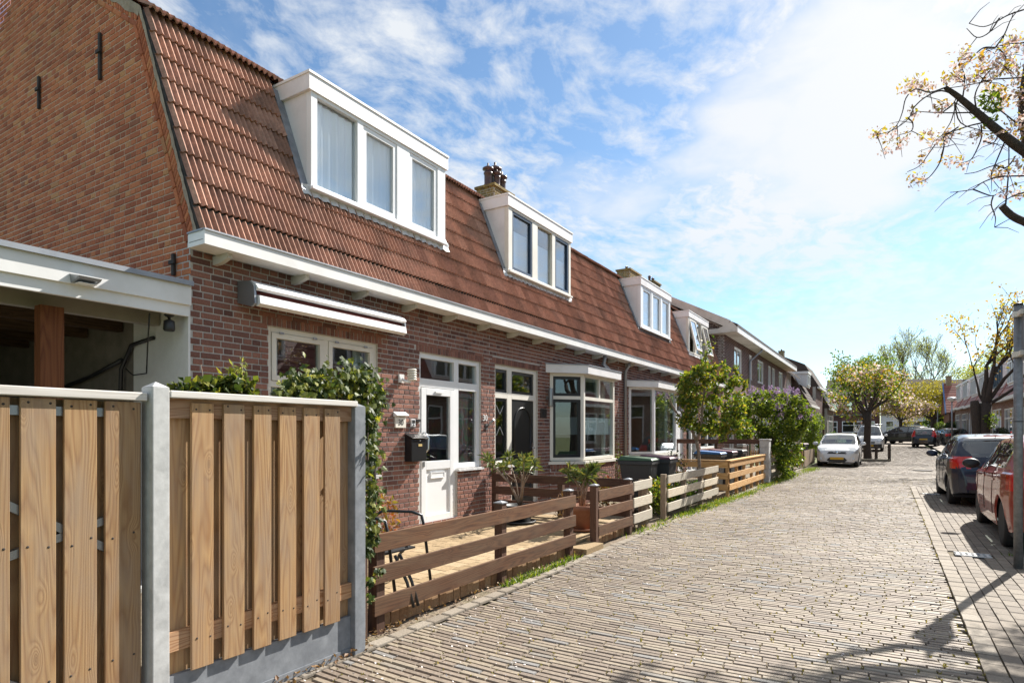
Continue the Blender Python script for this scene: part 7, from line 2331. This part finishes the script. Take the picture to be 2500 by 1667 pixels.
# --- big blossoming cherry beside the sign pole, crown reaching into the street ----
random.seed(4)
D = 7.3
ct = thing('cherry_tree', (3.0, 9.0, .08), 'large cherry tree in blossom whose crown hangs over the street by the sign pole', 'tree')
m = MB(); m.tube([(3.0, 9.0, 0), (3.0, 9.0, .5), (2.96, 9.0, 1.8), (2.9, 9.05, 2.7)], [.24, .19, .17, .19], 14); m.build('trunk', 'bark_dark', ct)
b = MB(); tips = []; tw = []
def limb(pix, rads, d=D):
    pts = [at_depth(x, y, d + (i * .0)) for i, (x, y) in enumerate(pix)]
    b.tube(pts, rads, 8)
    return pts
root = Vector((2.9, 9.05, 2.6))
A = [root, Vector((2.5, 9.0, 3.6))] + [at_depth(x, y, D) for x, y in ((2620, 440), (2500, 368), (2440, 322), (2385, 275), (2340, 237), (2308, 214))]
b.tube(smooth_path(A), smooth_r([.10, .085, .07, .055, .048, .040, .032, .024]), 9)
B = [Vector((2.6, 9.0, 3.4)), at_depth(2560, 560, D), at_depth(2500, 541, D), at_depth(2468, 525, D), at_depth(2445, 502, D)]
b.tube(smooth_path(B), smooth_r([.07, .05, .045, .042, .038]), 8)
Cc = [Vector((2.5, 9.0, 3.6)), at_depth(2540, 420, D + .2), at_depth(2505, 330, D + .2), at_depth(2497, 250, D + .2), at_depth(2510, 150, D + .2), at_depth(2530, 20, D + .2)]
b.tube(smooth_path(Cc), smooth_r([.075, .06, .05, .045, .04, .03]), 8)
tw_px = [[(2308, 214), (2270, 226), (2235, 218), (2212, 240), (2203, 275), (2190, 305), (2165, 328)], [(2340, 237), (2300, 222), (2262, 236), (2232, 262), (2218, 290), (2180, 318), (2140, 330)], [(2218, 290), (2228, 300), (2225, 320), (2195, 330)],
         [(2385, 275), (2340, 276), (2300, 276), (2260, 274), (2240, 272)], [(2400, 300), (2365, 308), (2330, 320), (2305, 328), (2285, 342)], [(2340, 310), (2310, 330), (2290, 345), (2270, 372), (2245, 405), (2215, 420)], [(2305, 328), (2304, 360), (2295, 395), (2280, 420), (2262, 438), (2235, 447)],
         [(2395, 305), (2396, 335), (2385, 365), (2370, 390), (2345, 398), (2320, 395)], [(2440, 322), (2425, 350), (2400, 345)], [(2455, 500), (2462, 420), (2462, 350), (2450, 330)], [(2500, 430), (2440, 432), (2400, 445), (2375, 462), (2340, 468), (2320, 470)], [(2375, 462), (2420, 478), (2440, 470)],
         [(2425, 478), (2420, 500), (2430, 530), (2428, 555)], [(2430, 117), (2400, 118), (2375, 140), (2350, 168), (2330, 185)], [(2430, 117), (2452, 85), (2470, 45), (2500, 12)], [(2500, 24), (2460, 38), (2430, 55), (2400, 66), (2366, 58)], [(2440, 45), (2415, 80), (2385, 92), (2360, 70)], [(2435, 115), (2455, 140), (2450, 170), (2430, 190), (2405, 200)], [(2500, 190), (2460, 192), (2420, 195), (2380, 205), (2340, 212), (2310, 216)],
         [(2500, 105), (2470, 108), (2440, 112), (2425, 120)], [(2460, 330), (2430, 400), (2420, 430), (2440, 460)], [(2480, 300), (2455, 280), (2430, 260), (2415, 235)], [(2350, 240), (2355, 200), (2350, 170)], [(2300, 276), (2330, 250), (2335, 225)], [(2500, 470), (2470, 480), (2440, 500)], [(2385, 275), (2380, 235), (2395, 200), (2420, 170), (2450, 160)], [(2340, 237), (2330, 270), (2320, 300), (2300, 330)], [(2475, 390), (2455, 410), (2425, 405), (2385, 420), (2355, 425)], [(2330, 250), (2345, 300), (2400, 320)]]
cl = [(2140, 330), (2163, 362), (2205, 350), (2178, 325), (2232, 276), (2268, 330), (2285, 345), (2250, 392), (2232, 446), (2250, 438), (2320, 395), (2352, 398), (2384, 332), (2421, 340), (2212, 218), (2226, 212), (2240, 208), (2256, 222), (2270, 212), (2310, 195), (2325, 188), (2336, 182), (2356, 158), (2352, 148), (2352, 130), (2400, 145), (2412, 165), (2428, 170), (2445, 170), (2462, 172), (2438, 228), (2420, 225), (2410, 200), (2448, 245), (2440, 262), (2470, 205), (2490, 225), (2480, 240), (2495, 190), (2460, 130), (2470, 112), (2448, 118), (2480, 95), (2490, 110), (2500, 130), (2462, 100), (2475, 340), (2490, 330), (2470, 310), (2485, 300), (2435, 425), (2440, 430), (2450, 470), (2490, 420), (2485, 405), (2310, 335), (2322, 325), (2295, 265), (2305, 258), (2370, 200), (2385, 185), (2395, 175), (2480, 470), (2492, 480), (2465, 155), (2478, 170), (2430, 150), (2345, 190), (2500, 260), (2498, 290)]
for px in tw_px:
    z0 = random.uniform(-.5, .5)
    pts = [at_depth(x, y, D + z0 * (i / (len(px) - 1))) for i, (x, y) in enumerate(px)]
    b.tube(smooth_path(pts), smooth_r([.0075 * (1 - .75 * i / (len(px) - 1)) + .002 for i in range(len(px))]), 5)
    for _ in range(3):
        i = random.randrange(1, len(pts)); d = Vector((random.gauss(0, 1), random.gauss(0, 1), random.gauss(-.2, .8))).normalized()
        q = pts[i]; b.tube([q, q + d * .14, q + d * .26 + Vector((0, 0, -.05))], [.005, .0035, .002], 4)
# the rest of the crown, outside the picture, that shades the road
for (dx, dy, dz, r_, ln) in ((.3, .9, .8, .09, 1.6), (.9, .2, .8, .09, 1.5), (.5, -.6, .9, .09, 1.4), (-.2, .3, 1, .08, 1.5), (.0, .8, .9, .07, 1.3)):
    grow(b, Vector((2.92, 9.03, 2.5)), Vector((dx, dy, dz)).normalized(), ln, r_, 3, tips, .45, (2, 3), .6, .14, .05, 3, .004)
b.build('branches', 'bark_dark', ct)
bp = []; lp = []
for (x, y) in cl:
    c = at_depth(x, y, D + random.uniform(-.4, .4))
    for _ in range(17): bp.append(c + Vector((random.gauss(0, .035), random.gauss(0, .035), random.gauss(-.01, .03))))
    for _ in range(11): lp.append(c + Vector((random.gauss(0, .05), random.gauss(0, .05), random.gauss(.03, .03))))
c = at_depth(2415, 262, D)
vis = tip_points(tips, 0, 1, 16, .12)
keep = np.array([project(p)[0] > 2510 for p in vis])
vis = vis[keep]
bp = np.concatenate([np.array([tuple(p) for p in bp]), vis]); lp = np.concatenate([np.array([tuple(p) for p in lp]), vis[::2]])
vis = np.concatenate([vis, ball_cloud((2.05, 9.15, 3.9), (.55, .5, .45), 420, 0), ball_cloud((2.6, 9.6, 4.3), (.7, .6, .6), 500, 0), ball_cloud((2.75, 8.4, 4.0), (.5, .6, .5), 350, 0)])
bp = np.concatenate([bp, vis[-1270::2]]); lp = np.concatenate([lp, vis[-1270::2]])
leaf_obj('blossom', bp, .046, 'bloom_cherry', ct, .85); leaf_obj('young_leaves', lp, .062, 'leaf_cherry', ct, .45)
leaf_obj('leaves', ball_cloud(tuple(c), (.12, .12, .22), 130, 0), .075, 'leaf_fresh', ct, .5)
bb = []
for p in lp[:400]: bb.append(p + RNG.normal(0, .03, 3))
leaf_obj('buds', np.array(bb), .02, 'leaf_red', ct, .8)

# --- small maple, lilac --------------------------------------------------------
random.seed(14)
mx = thing('small_maple', (-3.75, 13.75, 0), 'small yellow green maple with forked bare trunk behind the whitewashed fence', 'tree')
k = lambda x, y, o=0: on_y(x, y, 13.75 + o)
def on_y(px, py, Y):
    r = ray(px, py); return Vector((0, 0, CAM_H)) + r * (Y / r.y)
base = k(1707, 1150); 
m = MB(); m.tube([Vector((base.x, base.y, 0)), k(1708, 1150), k(1706, 1105), k(1700, 1075)], [.045, .04, .036, .038], 8)
m.build('trunk', 'bark_pale', mx)
b = MB(); tips = []
b.tube([k(1700, 1075), k(1690, 1052), k(1675, 1030, .1), k(1655, 1012, .1), k(1640, 985, .2), k(1630, 955, .2)], [.034, .03, .025, .018, .012, .006], 6)
b.tube([k(1655, 1012, .1), k(1645, 1000, -.1), k(1632, 975, -.1), k(1628, 968)], [.014, .01, .007, .004], 5)
b.tube([k(1675, 1030), k(1660, 1000), k(1668, 965), k(1672, 940)], [.015, .012, .009, .005], 5)
b.tube([k(1700, 1075), k(1712, 1050), k(1714, 1010), k(1716, 970), k(1722, 930), k(1730, 905)], [.034, .03, .026, .02, .014, .007], 6)
for (x, y) in ((1714, 1010), (1716, 970), (1722, 930), (1690, 1052), (1714, 1030), (1668, 965)):
    grow(b, k(x, y), Vector((random.uniform(-.6, .8), random.uniform(-.5, .5), .7)).normalized(), .38, .014, 2, tips, .5, (2, 3), .6, .15, .1, 3, .003)
b.build('branches', 'bark_pale', mx)
P = []
MP = [(1662, 925), (1690, 905), (1715, 890), (1745, 900), (1775, 895), (1800, 905), (1820, 940), (1815, 985), (1835, 1010), (1830, 1050), (1800, 1072), (1745, 1072), (1700, 1060), (1668, 1045), (1652, 1000), (1655, 960)]
def inside(x, y, poly):
    c = False
    for (x1, y1), (x2, y2) in zip(poly, poly[1:] + poly[:1]):
        if (y1 > y) != (y2 > y) and x < (x2 - x1) * (y - y1) / (y2 - y1) + x1: c = not c
    return c
n = 0
while n < 105:
    x, y = random.uniform(1645, 1840), random.uniform(885, 1075)
    if inside(x, y, MP):
        n += 1; r = random.uniform(.07, .17); P.append(ball_cloud(tuple(k(x, y, random.uniform(-.45, .55))), (r, r, r * .8), int(2600 * r * r + 25), .1))
for (x, y) in MP[1:8]:
    for q in range(3): P.append(ball_cloud(tuple(k(x + random.uniform(-8, 8), y + q * 9 - 6, 0)), (.035, .035, .06), 22, 0))
P = np.concatenate(P + [tip_points(tips, 0, 1, 3, .05)])
leaf_obj('leaves', P, .08, 'leaf_maple', mx, .65)
ll = thing('lilac_bush', (-3.75, 22.3, 0), 'large lilac bush in purple flower leaning over the old grey fence', 'bush')
random.seed(15)
k = lambda x, y, o=0: on_y(x, y, 22.0 + o)
m = MB()
for i in range(9):
    q = k(random.uniform(1830, 1950), random.uniform(980, 1050), random.uniform(-.6, .9)); m.tube([Vector((-3.7 + random.uniform(-.3, .3), 22.2 + random.uniform(-.6, .6), -.05)), Vector((-3.7, 22.2, .9)).lerp(q, .4), q], [.035, .026, .008], 6)
m.build('stems', 'bark', ll)
LP = [(1800, 985), (1830, 962), (1880, 955), (1930, 958), (1960, 985), (1985, 1020), (1975, 1050), (1945, 1075), (1950, 1110), (1945, 1160), (1905, 1165), (1890, 1130), (1870, 1090), (1820, 1075), (1795, 1040)]
P = []; n = 0
while n < 165:
    x, y = random.uniform(1795, 1985), random.uniform(955, 1165)
    if inside(x, y, LP):
        n += 1; r = random.uniform(.12, .28); P.append(ball_cloud(tuple(k(x, y, random.uniform(-.7, .8))), (r, r, r * .8), int(1000 * r * r + 45), .1))
P = np.concatenate(P)
leaf_obj('leaves', P, .095, 'leaf_lilac', ll, .7)
fl = []
for (x, y) in [(1835, 960), (1855, 968), (1870, 958), (1885, 962), (1900, 958), (1910, 968), (1925, 965), (1890, 980), (1870, 985), (1850, 985), (1920, 985), (1940, 980), (1955, 998), (1965, 1010), (1950, 1020), (1975, 1015), (1935, 1000), (1915, 1005), (1960, 1030), (1890, 1000), (1945, 965), (1930, 955), (1815, 970), (1870, 1005), (1945, 1040), (1905, 1020), (1978, 1030), (1840, 990)]:
    for o in (0, .3):
        c = k(x + random.uniform(-8, 8), y + random.uniform(-5, 5), random.uniform(-.5, .0) + o)
        for j in range(26):
            h_ = random.random(); fl.append((c.x + random.gauss(0, .045 * (1.1 - h_)), c.y + random.gauss(0, .045 * (1.1 - h_)), c.z + h_ * .2))
leaf_obj('blossom', np.array(fl), .06, 'bloom_lilac', ll, .9)

# --- ivy over the fence ------------------------------------------------------------
random.seed(19)
iv = thing('ivy', (-3.25, 3.1, 0), 'ivy spilling over the fence top and down the concrete post', 'climbing plant')
kx = lambda x, y, X=-3.25: on_x(x, y, X)
def on_x2(px, py, X): return on_x(px, py, X)
IV = []
for (x, y, r, n) in ((690, 965, .07, 40), (715, 945, .09, 70), (745, 935, .10, 90), (775, 930, .11, 100), (805, 945, .11, 100), (835, 925, .11, 100), (865, 915, .12, 120), (890, 930, .13, 130), (905, 955, .12, 120), (880, 965, .12, 110), (915, 985, .09, 80), (900, 1010, .08, 70), (905, 1045, .07, 60), (900, 1085, .07, 50), (905, 1120, .07, 55), (895, 1150, .06, 40), (905, 1185, .07, 50), (910, 1220, .07, 50), (900, 1255, .07, 50), (910, 1290, .06, 45), (905, 1320, .05, 35), (900, 1345, .04, 14), (930, 960, .05, 25), (735, 970, .08, 50), (770, 975, .07, 40), (820, 985, .06, 20), (925, 1395, .035, 10), (905, 1415, .03, 8), (905, 1455, .025, 6), (930, 1390, .03, 6)):
    X = -3.22 if y < 1000 else -3.13
    c = on_x(x, y, X + random.uniform(-.04, .03))
    for _ in range(n): IV.append(c + Vector((random.gauss(0, r * .45), random.gauss(0, r * .5), random.gauss(0, r * .5))))
lob = [(0, 0), (.30, -.10), (.50, .12), (.32, .30), (.42, .58), (.16, .58), (0, 1.0), (-.16, .58), (-.42, .58), (-.32, .30), (-.50, .12), (-.30, -.10)]
me_iv = bpy.data.meshes.new('leaf'); me_iv.from_pydata([(a, c_, -.25 * abs(a)) for a, c_ in lob], [], [(0, 1, 2, 3), (0, 3, 4, 5), (0, 5, 6), (0, 6, 7), (0, 7, 8, 9), (0, 9, 10, 11)]); me_iv.materials.append(MAT['leaf_ivy'])
def leaf_M(p, s):
    n = Vector((random.gauss(.9, .5), random.gauss(-.3, .6), random.gauss(.5, .5))).normalized(); dn = Vector((random.gauss(.1, .3), random.gauss(0, .5), -1)); dn = (dn - n * dn.dot(n)).normalized()
    M = Matrix((dn.cross(n), dn, n)).transposed() * s
    M4 = M.to_4x4(); M4.translation = p
    return M4
order = sorted(range(len(IV)), key=lambda i: -IV[i].x)
pw = WORLD[iv.name]
restV = []; restF = []
for rank, i in enumerate(order):
    M = leaf_M(IV[i], random.uniform(.026, .06))
    if rank < 300:
        o = bpy.data.objects.new('leaf', me_iv); o.parent = iv; o.matrix_basis = Matrix.Translation(-pw) @ M; COL.objects.link(o)
    else:
        b0 = len(restV); restV += [tuple(M @ v.co) for v in me_iv.vertices]; restF += [tuple(b0 + q for q in f.vertices) for f in me_iv.polygons]
mb2 = MB(); mb2.add(restV, restF); o = mb2.build('leaves', 'leaf_ivy', iv); o['kind'] = 'stuff'
m = MB(); m.tube([(-3.24, 3.2, 0), (-3.22, 3.18, .6), (-3.2, 3.12, 1.2), (-3.22, 3.05, 1.65), (-3.25, 2.7, 1.78), (-3.24, 2.4, 1.72)], [.014, .013, .012, .01, .008, .005], 6); m.tube([(-3.2, 3.15, .9), (-3.12, 3.12, 1.3), (-3.2, 3.2, 1.8)], [.01, .008, .005], 5); m.build('stems', 'bark', iv)
# planter behind the fence
pn = thing('planter', (-3.75, 2.35, 0), 'dark planter with leafy strawberry like plants behind the board fence', 'planter')
m = MB(); m.box(-3.95, -3.60, 2.02, 2.62, 1.30, 1.685); m.build('box', 'wood_brown', pn)
m = MB(); m.box(-3.93, -3.62, 2.04, 2.06, 0, 1.299); m.build('leg', 'wood_brown_z', pn); m = MB(); m.box(-3.93, -3.62, 2.58, 2.60, 0, 1.299); m.build('leg', 'wood_brown_z', pn)
P = np.concatenate([ball_cloud(tuple(on_x(x, y, -3.75)), (r, r, r * .8), n, 0) for x, y, r, n in ((470, 960, .07, 50), (500, 950, .08, 70), (530, 950, .09, 90), (560, 940, .10, 110), (585, 945, .10, 110), (600, 960, .07, 60), (455, 945, .05, 25), (440, 955, .04, 15), (545, 965, .1, 60))])
leaf_obj('leaves', P, .06, 'leaf_ivy', pn, .8)
P = np.concatenate([ball_cloud(tuple(on_x(x, y, -3.75)), (.02, .02, .04), 14, 0) for x, y in ((590, 925), (588, 905), (592, 890), (575, 905), (570, 900))])
leaf_obj('shoots', P, .05, 'leaf_spring', pn, .25)
m = MB(); m.tube([on_x(594, 975, -3.75), on_x(592, 930, -3.75), on_x(590, 885, -3.75)], .004, 4); m.tube([on_x(494, 965, -3.75), on_x(494, 910, -3.75), on_x(490, 890, -3.75)], .003, 4); m.build('stems', 'bark_pale', pn)

# --- small garden plants -------------------------------------------------------------
random.seed(23)
def small_plant(label, c, r, n, size, mat, name='garden_plant', flower=None, fn=0, cat='plant', aspect=.5):
    t = thing(name, c, label, cat)
    m = MB()
    for q in range(6):
        a = q * 1.05; m.tube([(c[0], c[1], c[2] - .02), (c[0] + math.cos(a) * r[0] * .6, c[1] + math.sin(a) * r[1] * .6, c[2] + r[2])], [.007, .003], 4)
    m.build('stems', 'bark', t)
    P = ball_cloud((c[0], c[1], c[2] + r[2] * .9), r, n, 0); P[:, 2] = np.maximum(P[:, 2], c[2] + .01)
    leaf_obj('leaves', P, size, mat, t, aspect)
    if flower:
        F = ball_cloud((c[0], c[1], c[2] + r[2] * 1.25), (r[0], r[1], r[2] * .6), fn, .5); leaf_obj('flowers', F, size * .9, flower, t, .9)


small_plant('yellow flowering shrub behind the whitewashed fence', (-3.62, 11.0, .0), (.28, .55, .36), 1000, .07, 'leaf_fresh', flower='petal_yellow', fn=90)
small_plant('second lower green clump behind the long whitewashed fence', (-3.6, 12.3, 0), (.22, .6, .25), 700, .08, 'leaf_fresh')
small_plant('leafy weeds behind the far half of the whitewashed fence', (-3.6, 13.3, 0), (.2, .5, .25), 500, .07, 'leaf_mid', flower='bloom_lilac', fn=12)
small_plant('red tipped shrub under the wire trellis', (-4.9, 11.6, 0), (.25, .3, .32), 450, .08, 'leaf_red')
small_plant('dark shrub before the undivided bay window', (-4.0, 13.2, .0), (.35, .4, .62), 900, .055, 'leaf_dark', flower='bloom_lilac', fn=25)
small_plant('yellow and red leafed plant beside the white door', (-5.3, 5.6, TZ), (.16, .16, .35), 200, .08, 'leaf_red')
small_plant('withered brown plant before the dark cross fence', (-4.2, 8.4, TZ), (.22, .22, .28), 90, .12, 'dry_leaf', aspect=.25)
small_plant('climbing rose on the wire trellis', (-5.9, 14.6, .1), (.06, .45, .75), 130, .06, 'leaf_mid')
rf_ = thing('flower_pot', (-5.72, 17.0, .925), 'pot with red flowers inside the undivided bay window', 'potted plant')
m = MB(); m.lathe([(.05, 0), (.08, .12), (.085, .12), (.085, .14), (.07, .14)], (-5.72, 16.95, .925), 14); m.build('pot', 'terracotta', rf_)
leaf_obj('leaves', ball_cloud((-5.72, 16.95, 1.17), (.13, .16, .13), 140, 0), .07, 'leaf_mid', rf_); leaf_obj('flowers', ball_cloud((-5.72, 16.95, 1.26), (.13, .2, .10), 60, .4), .06, 'petal_red', rf_, .9)

# weeds, grass in the joints, petals and litter on the paving -----------------------------
def grass(name, P, ln, mat, width=.008):
    n = len(P); P = np.asarray(P, float)
    d = RNG.normal(size=(n, 3)) * .55; d[:, 2] = np.abs(d[:, 2]) + .55; d /= np.linalg.norm(d, axis=1)[:, None]
    s = np.cross(d, RNG.normal(size=(n, 3))); s /= np.linalg.norm(s, axis=1)[:, None]
    L = ln * RNG.uniform(.4, 1.2, n)[:, None]
    V = np.stack([P - s * width * .5, P + s * width * .5, P + d * L * .6 + s * width * .3, P + d * L], 1).reshape(-1, 3)
    o = np_mesh(name, V, np.arange(n * 4).reshape(-1, 4), mat, None, (0, 0, 0), False, 'stuff')
    return o


P = []
sel = np.where((cys < 24) & (RNG.random(len(cys)) < .62))[0]
for i in sel:
    z = HZ_[i] - .008
    for _ in range(random.randint(1, 4)): P.append((R_[i, 1] + random.gauss(.004, .006), cys[i] + random.gauss(0, .018), z))
o = grass('joint_grass', P, .026, 'grass_blade', .011); tag(o, 'yellowish moss and grass growing in the joints of the brick road', 'grass')
P = []
for (x, y, r, n) in [(-3.22, 9.0, .1, 60), (-3.15, 9.6, .1, 90), (-3.2, 10.3, .12, 120), (-3.15, 11.2, .12, 150), (-3.15, 12.2, .14, 200), (-3.1, 13.0, .15, 220), (-3.1, 13.9, .16, 260), (-3.05, 14.7, .2, 260), (-3.0, 15.6, .15, 220), (-2.95, 16.6, .18, 240), (-2.95, 17.6, .15, 200), (-2.95, 18.6, .15, 220), (-2.9, 20.4, .2, 300), (-2.9, 21.5, .2, 350), (-2.9, 22.5, .2, 300), (-2.85, 23.6, .2, 300), (-2.8, 25, .25, 350), (-2.75, 26.5, .25, 350), (-2.7, 28, .25, 300), (1.25, 9.5, .06, 60)]:
    for _ in range(int(n * random.choice((.3, .8, 1.5, 2.6)))): P.append((x + random.gauss(0, r * .6), y + random.gauss(0, r * 3.4 if r > .09 else r * .5), und(min(max(x, RX0), RX1), y) - .005))
P += [(-3.19 + random.gauss(0, .03), random.uniform(5.0, 6.7), -.005) for _ in range(500)]
o = grass('verge_weeds', P, .07, 'leaf_fresh', .014); tag(o, 'green weeds and grass tufts along the foot of the garden fences', 'weeds')
P = []
for _ in range(260):
    y = random.uniform(9, 28); P.append((-3.1 + random.gauss(0, .15) + (y - 9) * .012, y, .03 + random.random() * .04))
V, F = leaves_np(np.array(P), RNG.uniform(.015, .03, len(P)), .9, None, .1, 2.0); o = np_mesh('dandelions', V, F, 'petal_yellow', None, (0, 0, 0), False, 'stuff'); tag(o, 'small yellow dandelion heads in the weeds along the fences', 'flowers')
n = 1500
X = RNG.uniform(-3.1, .5, n); Y = 1.0 + RNG.gamma(2.2, 3.0, n)
X = np.where(RNG.random(n) < .35, -3.0 + np.abs(RNG.normal(0, .5, n)), X)
P = np.stack([X, Y, np.array([und(a, b_) + gz(b_) + .006 for a, b_ in zip(X, Y)])], 1)
V, F = leaves_np(P, RNG.uniform(.008, .02, n), .9, None, .1, 6.0); o = np_mesh('fallen_petals', V, F, 'petal_white', None, (0, 0, 0), False, 'stuff'); tag(o, 'white fallen blossom petals scattered over the brick road', 'petals')
n = 520
Y = np.concatenate([RNG.uniform(1.6, 3.6, 330), RNG.uniform(3.4, 7, 190)]); X = -3.06 - np.abs(RNG.normal(0, .06, n))
X = np.where(Y > 3.1, -3.2 - np.abs(RNG.normal(0, .07, n)), X)
P = np.stack([X, Y, np.full(n, .015) + RNG.random(n) * .015], 1)
V, F = leaves_np(P, RNG.uniform(.015, .045, n), .6, None, .3, 2.5); o = np_mesh('leaf_litter', V, F, 'dry_leaf', None, (0, 0, 0), False, 'stuff'); tag(o, 'dry brown leaf litter at the foot of the board fence', 'leaf litter')
